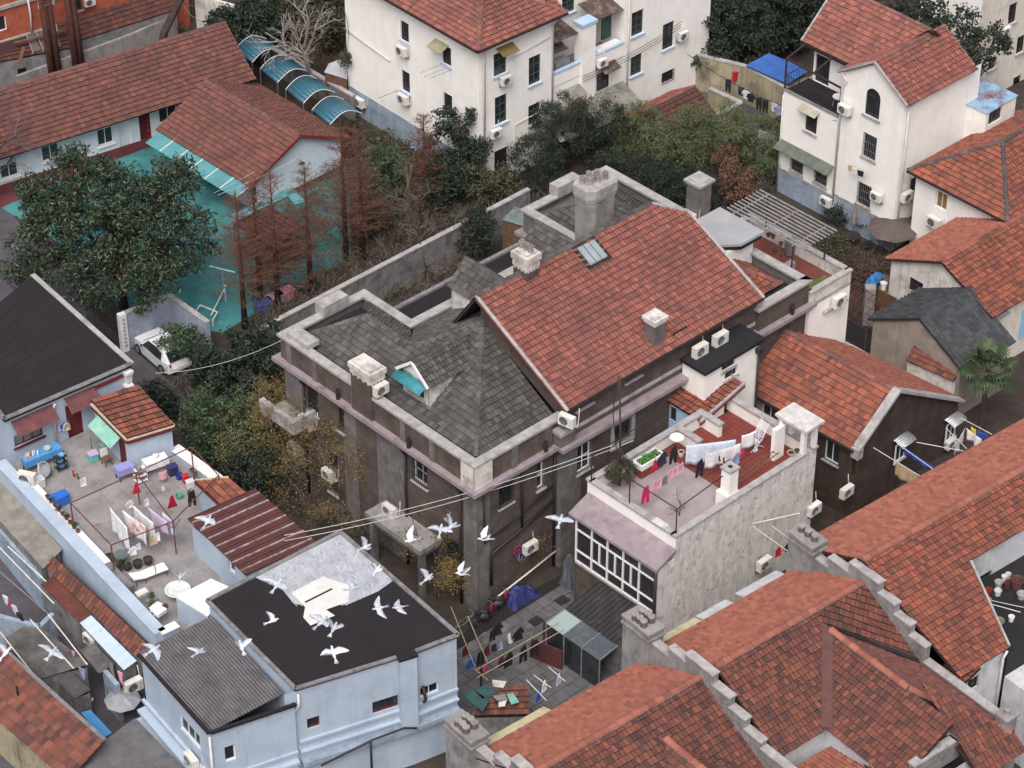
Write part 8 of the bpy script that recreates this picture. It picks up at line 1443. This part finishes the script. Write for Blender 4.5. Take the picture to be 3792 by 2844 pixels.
def crate(P,rot,a,b,h,m,label,name='storage_box',cat='box',lid=None):
 F_=Frame(P,rot);T=thing(name,label,cat,P);z=P.z;MB().fbox(F_,-a/2,a/2,-b/2,b/2,z,z+h).build('box_body',m,T,bevel=.02);MB().fbox(F_,-a/2-.02,a/2+.02,-b/2-.02,b/2+.02,z+h+.001,z+h+.06).build('lid',lid or m,T,bevel=.01);return T
crate(tf(4,590,1280),30,.5,.42,.42,plast('teal_box',(96,178,172)),'turquoise cool box with lilac lid by the hut awning',lid=plast('lilac_lid',(190,170,206)));crate(tf(4,375,1560),37,1.0,.55,.55,plast('bright_blue_box',(44,108,196)),'bright blue box on the left ledge of the terrace');crate(tf(4,250,1450),37,.5,.45,.5,plast('white_box',(214,216,218)),'white box beside the ledge air conditioner');crate(tf(4,1090,1370),30,.5,.4,.5,plast('navy_bag',(56,52,96)),'navy bag beside the cloth covered table','storage_bag','bag');crate(tf(4,1170,1420),30,.3,.3,.4,plast('red_lid',(180,50,50)),'small red lidded box by the far parapet');crate(tf(4,1200,1450),30,.4,.3,.35,plast('white_pail',(208,206,208)),'white pail box by the far parapet')
table(tf(4,790,1390),33,.9,.55,.75,whitepaint,'white topped worktable with purple edge before the hut',plast('violet_edge',(150,150,206)));table(tf(4,985,1350),30,1.25,.6,.8,wood,'wooden topped table with white cloth beside the hut',CM['white'])
T=thing('rice_cooker','white cooker standing on the wooden topped table','cooker',tf(4,990,1330)+V(0,0,.83));MB().lathe(tf(4,990,1340)+V(0,0,.84),[(.13,0),(.16,.08),(.15,.16),(.05,.2),(0,.2)],12).build('pot_body',whitepaint,T,smooth=True);MB().lathe(tf(4,990,1340)+V(0,0,1.04),[(.03,0),(.03,.03),(0,.04)],8).build('lid_knob',frame_k,T)
sheet(at(4,1000,1360,4.3),at(4,1050,1345,4.3),.55,CM['pink'],'pink towel over the edge of the wooden table','hanging_towel')
for nm,P,lb in(('wire_shelf',tf(4,390,1340),'black wire shelf full of blue basins by the bench'),('wire_shelf',tf(4,890,1420),'white wire shelf of pans beside the worktable')):
 F_=Frame(P,35);T=thing(nm,lb,'shelf',P);m_=frame_k if 'black' in lb else whitepaint
 for x in(-.3,.3):
  for y in(-.2,.2):MB().tube([F_.p(x,y,3.51),F_.p(x,y,4.5)],.015,5).build('upright',m_,T)
 for z in(3.65,4.0,4.35):MB().fbox(F_,-.3,.3,-.2,.2,z,z+.02).build('shelf_board',m_,T);MB().lathe(F_.p(R.uniform(-.08,.08),0,z+.021),[(.12,0),(.18,.1),(.15,.1),(.1,.02),(0,.02)],12).build('basin',plast('blue_basin',(110,160,206))if 'black' in lb else steel,T)
T=thing('wooden_chair','wooden chair draped with a striped cushion by the hut door','chair',tf(4,675,1310));F_=Frame(tf(4,675,1310),40);MB().fbox(F_,-.22,.22,-.22,.22,3.92,3.97).build('seat',wood,T);MB().fbox(F_,-.22,.22,.18,.23,3.98,4.45).build('backrest',CM['white'],T)
for x in(-.19,.19):
 for y in(-.19,.19):MB().bar(F_.p(x,y,3.51),F_.p(x,y,3.919),.045).build('leg',wood,T)
T=thing('sun_lounger','white sun lounger at the near end of the left terrace','lounger',tf(7,940,410));F_=Frame(tf(7,940,420),32);MB().fbox(F_,-.35,.95,-.3,.3,3.85,3.9).build('seat_panel',whitepaint,T);MB().slab([F_.p(-.95,-.3,4.05),F_.p(-.36,-.3,3.9),F_.p(-.36,.3,3.9),F_.p(-.95,.3,4.05)],.05).build('backrest',whitepaint,T)
for x in(-.8,-.3,.85):MB().tube([F_.p(x,-.28,3.51),F_.p(x,-.28,3.85),F_.p(x,.28,3.85),F_.p(x,.28,3.51)],.018,5).build('leg',frame_k,T)
MB().tube([F_.p(.25,-.32,3.9),F_.p(.25,-.32,4.4),F_.p(.25,.32,4.4),F_.p(.25,.32,3.9)],.018,5).build('arm_hoop',frame_k,T)
potl=[(695,320,.26,.42,None,'big brown glazed pot at the foot of the near post'),(750,370,.2,.24,leaf_mid,'pot with low green plant left of the lounger'),(805,365,.22,.28,leaf_mid,'pot with bushy green plant behind the lounger'),(870,350,.24,.35,None,'dark urn behind the lounger'),(935,330,.24,.35,None,'round black wok on a stand by the lounger')]
for x,y,r,h,pl,lb in potl:pot(tf(7,x,y),r,h,mat('dark_glaze',(70,54,50),(54,44,42),4,.5),lb,pl)
for i in range(9):P=at(4,300+i*13+(2 if i%2 else-2),1525+i*20,4.0);P=at(4,300+i*24,1520+i*27,4.0);pot(P,.12,.17,None,('farthest small clay pot on the left ledge','second small clay pot on the left ledge','third small clay pot on the left ledge','fourth small clay pot on the left ledge','middle small clay pot on the left ledge','sixth small clay pot on the left ledge','seventh small clay pot on the left ledge','eighth small clay pot on the left ledge','nearest small clay pot on the left ledge')[i],leaf_oli if i%2 else None,.12,'clay pots along the left ledge')
for i,(x,y)in enumerate(((960,550),(960,600),(1045,610))):pot(at(7,x,y,4.25),.14,.2,None,('terracotta pot at the near corner of the terrace','pot with moss at the near corner of the terrace','terracotta pot beside the stacked white slabs')[i],leaf_mid if i<2 else None,.1)
for i,(x,y)in enumerate(((895,520),(960,570),(1010,645),(985,620))):P=at(7,x,y,4.2);crate(P,37+i*7,.55,.35,.1+.04*i,(whitestain,greycem,whitepaint,whitepaint)[i],('pale slab stack at the near terrace corner','grey tray at the near terrace corner','lower stack of white slabs at the near terrace corner','upper stack of white slabs at the near terrace corner')[i],'slab_stack','slabs')
for i,(x,y)in enumerate(((1210,1355),(1230,1378))):pot(at(4,x,y,4.03),.13,.17,None,('left red clay pot on the far terrace parapet','right red clay pot on the far terrace parapet')[i])
T=thing('glass_table','round glass topped table beside the near frame post','table',tf(7,770,320));MB().lathe(tf(7,770,320)+V(0,0,.5),[(.38,0),(.38,.025),(0,.025)],18).build('table_top',glassg,T);MB().tube([tf(7,770,320),tf(7,770,320)+V(0,0,.5)],.05,6).build('leg',frame_k,T);MB().lathe(tf(7,770,320)+V(0,0,.01),[(.22,0),(.2,.03),(0,.04)],12).build('base',frame_k,T)
for i in range(4):garment(WD.p(td-.95+i*.12,4.75-.03*i,.15+.03*i),37,'towel',CM[('pale','blue','white','beige')[i]],('pale bag','blue bag','white bag','beige bag')[i]+' hanging left of the maroon door',.7)

# lane poles, small things in the lower left yards
for i,(a,b)in enumerate((((0,230),(340,580)),((50,220),(290,440)),((190,680),(465,990)),((305,650),(550,965)),((0,760),(240,1065)),((0,380),(310,650)))):pole(at(7,*a,3.3),at(7,*b,3.3),('long white pole over the yard at the left edge','short white pole beside the weathered shed','white pole over the dark corrugated roof, left one','white pole over the dark corrugated roof, right one','white pole along the orange cottage ridge','grey pole crossing the yard at the left edge')[i],pipew if i<5 else steel,.035)
for(x,y,k,m,lb,s)in((30,530,'shirt','pale','pale shirt in the yard at the left edge',.8),(60,560,'towel','red','red cloth in the yard at the left edge',.6),(85,590,'shirt','lilac','lilac shirt in the yard at the left edge',.8),(120,640,'shirt','black','black shirt in the yard at the left edge',.9),(515,990,'towel','stripe','blue striped cloth hanging over the dark yard',1.0),(700,960,'dress','grey','grey cloth under the pale blue lean-to',.9),(755,1010,'pants','pink','pink trousers beside the blue wing',.8),(460,880,'towel','pink','red and white cloth on the dark corrugated roof',.5)):garment(at(7,x,y,3.0),-50,k,CM[m],lb,s)
for i,(x,y)in enumerate(((565,1195),(582,1188))):P=at(7,x,y,.03);MB().ball(P+V(0,0,.05),.06,.14,.05).build('shoe',whitepaint,None,loc=P,label=('left white shoe in the dark yard','right white shoe in the dark yard')[i],cat='shoe',smooth=True)
def umbrella_shape(P,r,h,m,label,closed=False,poleh=2.2):
 P=Vector(P);T=thing('parasol',label,'parasol',P);MB().tube([P,P+V(0,0,poleh)],.03,6).build('pole',wood,T);mb=MB();n=8
 if closed:MB().lathe(P+V(0,0,poleh-h),[(.16,0),(.2,.15),(.16,h*.5),(.06,h*.9),(0,h)],9).build('folded_canopy',m,T)
 else:
  top=P+V(0,0,poleh)
  for k in range(n):a0,a1=2*math.pi*k/n,2*math.pi*(k+1)/n;q=lambda a,rr,z:P+V(rr*math.cos(a),rr*math.sin(a),z);mb.quad(top,q(a0,r*.55,poleh-h*.45),q((a0+a1)/2,r*.52,poleh-h*.5),q(a1,r*.55,poleh-h*.45));mb.quad(q(a0,r*.55,poleh-h*.45),q(a0,r,poleh-h),q((a0+a1)/2,r*.93,poleh-h*.98),q((a0+a1)/2,r*.52,poleh-h*.5));mb.quad(q((a0+a1)/2,r*.52,poleh-h*.5),q((a0+a1)/2,r*.93,poleh-h*.98),q(a1,r,poleh-h),q(a1,r*.55,poleh-h*.45))
  mb.build('canopy',m,T,solid=.01);k=MB();[k.tube([top-V(0,0,.03),P+V(r*.98*math.cos(2*math.pi*j/n),r*.98*math.sin(2*math.pi*j/n),poleh-h)],.012,4)for j in range(n)];k.build('ribs',wood,T)
 return T
umbrella_shape(at(7,790,1330,0),.9,.4,mat('grey_umbrella',(150,152,158),(132,134,140),3,.5),'pale grey umbrella open in the dark yard at the lower left',poleh=1.9)
umbrella_shape(at(3,1130,1500,0),.3,1.4,mat('faded_parasol',(136,122,112),(116,104,96),3,.9),'folded faded parasol in the garden of the tall white house',True,2.4);umbrella_shape(at(3,1370,1600,0),1.6,.55,mat('dark_parasol',(98,86,82),(84,74,72),2,.9),'large open brown parasol in the garden',poleh=2.4)
T=thing('garden_table','round dark table under the folded parasol','table',at(3,1120,1560,0));P=at(3,1125,1545,0);MB().lathe(P+V(0,0,.7),[(.5,0),(.5,.03),(0,.03)],18).build('table_top',frame_k,T)
for k in range(4):MB().tube([P+V(.3*math.cos(k*1.57),.3*math.sin(k*1.57),0),P+V(.12*math.cos(k*1.57),.12*math.sin(k*1.57),.7)],.02,5).build('leg',frame_k,T)
for i,(x,y,rot)in enumerate(((1055,1525,20),(1215,1585,200),(1010,1570,60),(1310,1616,150))):
 P=at(3,x,y,0);F_=Frame(P,rot);T=thing('garden_chair',('dark garden chair left of the round table','dark garden chair right of the round table','dark garden chair near the pergola end','dark garden chair under the open parasol')[i],'chair',P,'garden chairs');MB().fbox(F_,-.22,.22,-.22,.22,.43,.46).build('seat',frame_k,T)
 for x_ in(-.2,.2):
  for y_ in(-.2,.2):MB().tube([F_.p(x_,y_,0),F_.p(x_,y_,.43)],.015,5).build('leg',frame_k,T)
 k=MB();[k.bar(F_.p(-.2+.08*j,.21,.47),F_.p(-.2+.08*j,.25,.9),.02)for j in range(6)];k.bar(F_.p(-.22,.25,.9),F_.p(.22,.25,.9),.03);k.build('backrest',frame_k,T)
P=at(3,1210,1470,0);T=thing('cycad','dark cycad with arching fronds before the blue plinth','plant',P);MB().tube([P,P+V(0,0,.5)],.12,7).build('trunk',bark,T)
for i in range(22):
 a=i*2.4;mb=MB();pts=[P+V(0,0,.5)+V(math.cos(a),math.sin(a),0)*(s*.9)+V(0,0,.5*math.sin(s*2.2)*(1 if i%2 else.6))for s in(0,.3,.6,.9)];sd=V(-math.sin(a),math.cos(a))*.09
 for j in range(3):mb.quad(pts[j]+sd*(1-.2*j),pts[j]-sd*(1-.2*j),pts[j+1]-sd*(.8-.25*j),pts[j+1]+sd*(.8-.25*j))
 mb.build('frond',leaf_dark,T)
def car(P,rot,label):
 a=math.radians(rot);d=V(math.cos(a),math.sin(a));n=V(-d.y,d.x);P=Vector(P);T=thing('parked_car',label,'car',P);q=lambda x,y,z:P+d*x+n*y+V(0,0,z)
 sec=[(-2.0,.55,.55,.35,.7),(-1.85,.8,.95,.28,.82),(-1.3,.86,1.38,.22,.86),(-.5,.88,1.5,.22,.88),(.35,.88,1.42,.22,.88),(.95,.87,1.0,.22,.87),(1.7,.82,.88,.26,.82),(2.02,.6,.6,.34,.7)];mb=MB()
 for x,wt,zt,zb,wm in sec:
  top=wt if zt<1.1 else wt*.74;ring_=[(-wm,zb),(-wm,.72),(-(wt+.0),.9 if zt>1.1 else zt-.08),(-top,zt),(top,zt),(wt,.9 if zt>1.1 else zt-.08),(wm,.72),(wm,zb)];mb.v+=[q(x,y,z)for y,z in ring_]
 for i in range(len(sec)-1):
  for k in range(7):mb.f.append((i*8+k,i*8+k+1,i*8+8+k+1,i*8+8+k))
 mb.f+=[tuple(range(8)),tuple(range(len(sec)*8-8,len(sec)*8))];mb.build('body',mat('white_car_paint',(228,230,234),None,rough=.25,coat=.6),T,bevel=.04)
 for s in(-1,1):MB().add([q(-1.25,s*.885,.93),q(-.45,s*.9,.93),q(.75,s*.89,.93),q(.3,s*.70,1.38),q(-.5,s*.71,1.44),q(-1.15,s*.72,1.33)],((0,1,4,5),(1,2,3,4))).build('side_window',glass,T)
 MB().add([q(.98,-.72,1.0),q(.98,.72,1.0),q(.40,.6,1.425),q(.40,-.6,1.425)],((0,1,2,3),)).build('windscreen',glass,T);MB().add([q(-1.9,-.65,1.0),q(-1.9,.65,1.0),q(-1.36,.58,1.40),q(-1.36,-.58,1.40)],((0,1,2,3),)).build('rear_window',glass,T)
 for x in(-1.25,1.3):
  for s in(-1,1):w=MB().tube([q(x,s*.74,.31),q(x,s*.93,.31)],.31,16).build('wheel',frame_k,T);MB().tube([q(x,s*.925,.31),q(x,s*.945,.31)],.2,12).build('rim',steel,w)
 for s in(-1,1):MB().ball(q(1.85,s*.62,.72),.12,.14,.09).build('headlight',glassg,T,smooth=True);MB().ball(q(-1.92,s*.66,.82),.07,.12,.1).build('tail_light',CM['crimson'],T,smooth=True);MB().ball(q(.65,s*1.0,.98),.08,.1,.07).build('mirror',frame_k,T,smooth=True)
 return T
car(at(4,1030,640,0),128,'white hatchback parked in the grey walled bay under the shrubs')
def bin_(P,rot,m,label):
 F_=Frame(P,rot);T=thing('play_car',label,'bin',P);MB().fbox(F_,-.5,.5,-.3,.3,.12,.7).build('box_body',m,T,bevel=.06);MB().fbox(F_,-.54,.54,-.34,.34,.701,.8).build('lid',m,T,bevel=.03);[MB().tube([F_.p(x,-.32,.12),F_.p(x,.32,.12)],.12,10).build('wheel',frame_k,T)for x in(-.35,.35)];T.name='wheeled_bin';ORI[T.name]=tuple(P);return T
for(x,y,c_,lb)in((1665,350,(60,88,160),'blue wheeled bin under the redwoods'),(1800,280,(206,130,150),'pink wheeled bin under the redwoods'),(1735,310,(200,150,160),'pale pink wheeled bin between blue and pink ones')):bin_(at(4,x,y,0),40,plast('bin_%d'%x,c_),lb)
T=thing('climbing_rail','white bent climbing rail on the turquoise play ground','play equipment',at(4,1260,360,0))
for a,b in(((1220,370),(1260,305)),((1260,305),(1370,350)),((1370,350),(1340,400)),((1330,370),(1425,180))):MB().tube([at(4,*a,.5),at(4,*b,.5)],.035,6).build('rail',whitepaint,T)
for p in((1220,370),(1340,400)):q=at(4,*p,.5);MB().tube([lift(q,0),q],.035,6).build('post',whitepaint,T)
T=thing('ladder_climber','pale blue ladder frame beside the play ground wall','play equipment',at(4,1390,150,0))
for p in((1400,80),(1415,180)):q=at(4,*p,1.2);MB().tube([lift(q,0),q],.05,6).build('post',bluewall,T)
MB().tube([at(4,1320,60,1.2),at(4,1400,80,1.3),at(4,1480,100,1.2)],.05,6).build('rail',whitepaint,T)
pot(at(1,865,930,.03),.25,.35,None,'potted plant with crimson leaves by the school door',mat('crimson_leaf',(170,34,70),None,rough=.7,rnd=[(150,30,60),(190,50,84)]),1.2)
broad('wall_plant','fern hanging from the left edge of the apartment house',WWl.p(12.9,3.6,.4),[(0,0,4.1,.5,.45,.45)],leaf_oli,nc=24,nl=30,rc=.22,size=.16,tr=.03,cat='plant',ztrunk=3.9)
for i,(x,y)in enumerate(((600,1490),(630,1500),(680,1545),(640,1600),(680,1610))):pot(at(3,x,y,8.9),.13,.2,None,('first','second','third','fourth','fifth')[i]+' pot along the pergola terrace edge from the left',leaf_oli if i%2 else None,.15,'pots on the pergola terrace')
tub(at(3,735,1600,8.1),.35,.9,steel,'galvanised water drum on the pergola terrace','water_drum')
z3=6.02
for i,(x,y,r,c_)in enumerate(((2050,470,.2,(170,168,168)),(2085,435,.14,(220,218,216)),(2110,420,.14,(206,204,204)),(2105,480,.17,(92,54,54)),(1985,520,.18,(150,62,48)),(2045,525,.18,(216,214,212)),(2165,475,.32,(104,72,66)),(2195,545,.24,(168,164,160)),(1960,575,.16,(140,52,48)),(1985,580,.13,(200,196,194)),(2050,715,.26,(150,140,110)),(1990,625,.2,(150,150,156)),(2130,690,.15,(230,228,226)))):
 tub(at(9,x,y,z3),r,.3 if r<.3 else.5,plast('jar_%d'%i,c_),('grey pot by the green window','white jar by the green window','second white jar by the wall','dark red jar among the roof pots','orange red pot at the back of the flat roof','white lidded jar on the flat roof','large brown urn on the flat roof','pale ring pot at the right edge','red pot at the verge of the orange roof','small white pot at the verge of the orange roof','wide basin with yellow water on the flat roof','grey double pot near the verge','white disc lid on the flat roof')[i],'roof_pot')
pole(at(9,1940,565,6.1),at(9,2190,635,6.1),'white pole lying on the flat roof of the row',pipew);pole(at(9,2000,560,6.2),at(9,2212,605,6.2),'grey pole lying on the flat roof of the row',steel)
A,B=at(3,320,510,1.9),at(3,690,680,1.9);line(A,B,'washing line along the yellow alley wall')
for i,(x,y,k,m,lb)in enumerate(((350,500,'pants','black','black trousers at the far end of the alley line'),(430,550,'towel','navy','navy cloth on the alley line'),(462,570,'shirt','white','white shirt on the alley line'),(492,590,'shirt','black','black and red shirt on the alley line'),(545,615,'pants','black','left black trousers of the alley pair'),(585,630,'pants','black','right black trousers of the alley pair'),(640,650,'towel','white','white towel near the tall white house'),(665,670,'shirt','stripe','patterned shirt beside the tall white house'))):garment(at(3,x,y,1.9),-35,k,CM[m],lb,1.0)
T=thing('post_box','red box fixed on the yellow alley wall','box',at(3,395,490,1.7));Fb=Frame(at(3,395,490,1.7),42);MB().fbox(Fb,-.25,.25,-.1,.1,1.5,2.1).build('box_body',CM['red'],T,bevel=.03);MB().fbox(Fb,-.28,.28,-.14,.12,2.101,2.16).build('lid',CM['crimson'],T)
for i,(x,y,m)in enumerate(((1150,1040,'beige'),(1185,1060,'white'),(1210,1070,'black'),(1225,1075,'black'))):q=WR1.px(3,x,y-15);garment(WR1.p(q[0],q[1],.5),-47,'towel',CM[m],('beige cloth','white cloth','first black cloth','second black cloth')[i]+' on the rack below the barred window',.6)
q=WR1.px(3,1125,1010);q2=WR1.px(3,1265,1060);pole(WR1.p(q[0],q[1],.5),WR1.p(q2[0],q2[1],.5),'rack pole below the barred window of the cross gabled house',pipew)
T=thing('terrace_chair','white plastic table on the railed terrace of the cross gabled house','table',HR.p(1.0,5.8,7.32));MB().lathe(HR.p(1.0,5.8,7.95),[(.4,0),(.4,.03),(0,.03)],14).build('table_top',whitepaint,T);[MB().tube([HR.p(1+.25*a,5.8+.25*b,7.32),HR.p(1+.2*a,5.8+.2*b,7.95)],.02,5).build('leg',whitepaint,T)for a in(-1,1)for b in(-1,1)];T.name='terrace_table';ORI['terrace_table']=ORI['terrace_chair']
for i,(a,b)in enumerate((((520,470),(740,405)),((555,500),(770,430)),((600,515),(800,440)),((515,760),(720,700)),((600,810),(815,745)),((390,605),(475,565)))):
 qa=WWl.px(2,*b);d=ray(2,*a);
 P1=WWl.p(qa[0],qa[1],.05);P2=P1+WWl.n*1.7+V(0,0,.05);pole(P1,P2,('first','second','third','fourth','fifth','dark red')[i]+' drying bar reaching out from the apartment house left wall',steel if i<5 else rustbar,.016)
wire('upper pale wire crossing before the mansion',(at(8,-250,150,8.2),at(5,1815,1190,8.9)),.016,mat('pale_wire',(190,188,188)),sag=.5);wire('lower pale wire crossing before the mansion',(at(8,-250,185,7.9),at(5,1950,1160,8.6)),.016,MATS['pale_wire'],sag=.6)
wire('wire from the terrace hut to the mansion parapet',(at(4,980,735,5.5),at(4,1800,515,9.6)),.014,MATS['pale_wire'],sag=.5);wire('first thin wire to the school gable',(at(1,1350,1215,2.5),at(1,1760,985,3.2)),.012,MATS['pale_wire'],sag=.1);wire('second thin wire to the school gable',(at(1,1370,1230,2.5),at(1,1870,1000,3.2)),.012,MATS['pale_wire'],sag=.1)
for i in range(3):wire(('top','middle','bottom')[i]+' black cable leaving the apartment house balcony',(W0.p(8.4,-.3,5.2-.2*i),W0.p(17,-.35,6.0-.2*i)),.018,pipek,sag=.25)
wire('black cable over the alley to the cross gabled house',(at(3,90,340,6),HR.p(.0,5.0,7.0)),.02,pipek,sag=.7);wire('cable slanting over the garden beside the parasols',(at(6,1000,130,4),at(6,1240,0,5)),.014,pipek,sag=.1);wire('cable from porch corner to the mansion wall',(at(8,600,190,3.4),at(5,470,1340,7.6)),.014,pipek,sag=.1)
T=thing('rusty_trellis','rusty pipe trellis with vine rods left of the charcoal roofed house','trellis',at(6,1100,450,0));zt=2.6
TA_,TB_,TC_,TD_=at(6,950,300,zt),at(6,1150,165,zt),at(6,1340,290,zt),at(6,1220,460,zt)
for i in range(6):MB().tube([TA_.lerp(TD_,i/5),TB_.lerp(TC_,i/5)],.022,5).build('bar',rustbar,T);MB().tube([TA_.lerp(TB_,i/5),TD_.lerp(TC_,i/5)],.018,5).build('bar',rustbar,T)
for p in(TA_,TB_,TC_,TD_):MB().tube([lift(p,0),p],.03,5).build('post',rustbar,T)
ground_patch('felt_yard',[g(6,960,420),g(6,1100,330),g(6,1270,480),g(6,1250,620)],bitumen2,.02)
T=thing('brick_terrace','small brick paved terrace with pier and pail beside the white gable','terrace',at(6,1340,220,0));MB().slab([at(6,1290,200,2.0),at(6,1410,270,2.0),at(6,1440,160,2.0),at(6,1340,110,2.0)],2).build('platform',wood,T);q=at(6,1245,190,2.6);MB().slab([q+V(a,b,0)for a,b in((-.3,-.3),(.3,-.3),(.3,.3),(-.3,.3))],2.6).build('pier',concrete,T)
tub(at(6,1325,205,2.02),.2,.45,whitepaint,'white pail on the small brick terrace','pail');tarp(at(6,1270,150,1.8),1.6,.7,.5,mat('blue_tarp2',(64,124,186),(56,110,168),2,.5),'bright blue tarpaulin draped beside the brick terrace',60)
finish_tiles();finish_blocks()
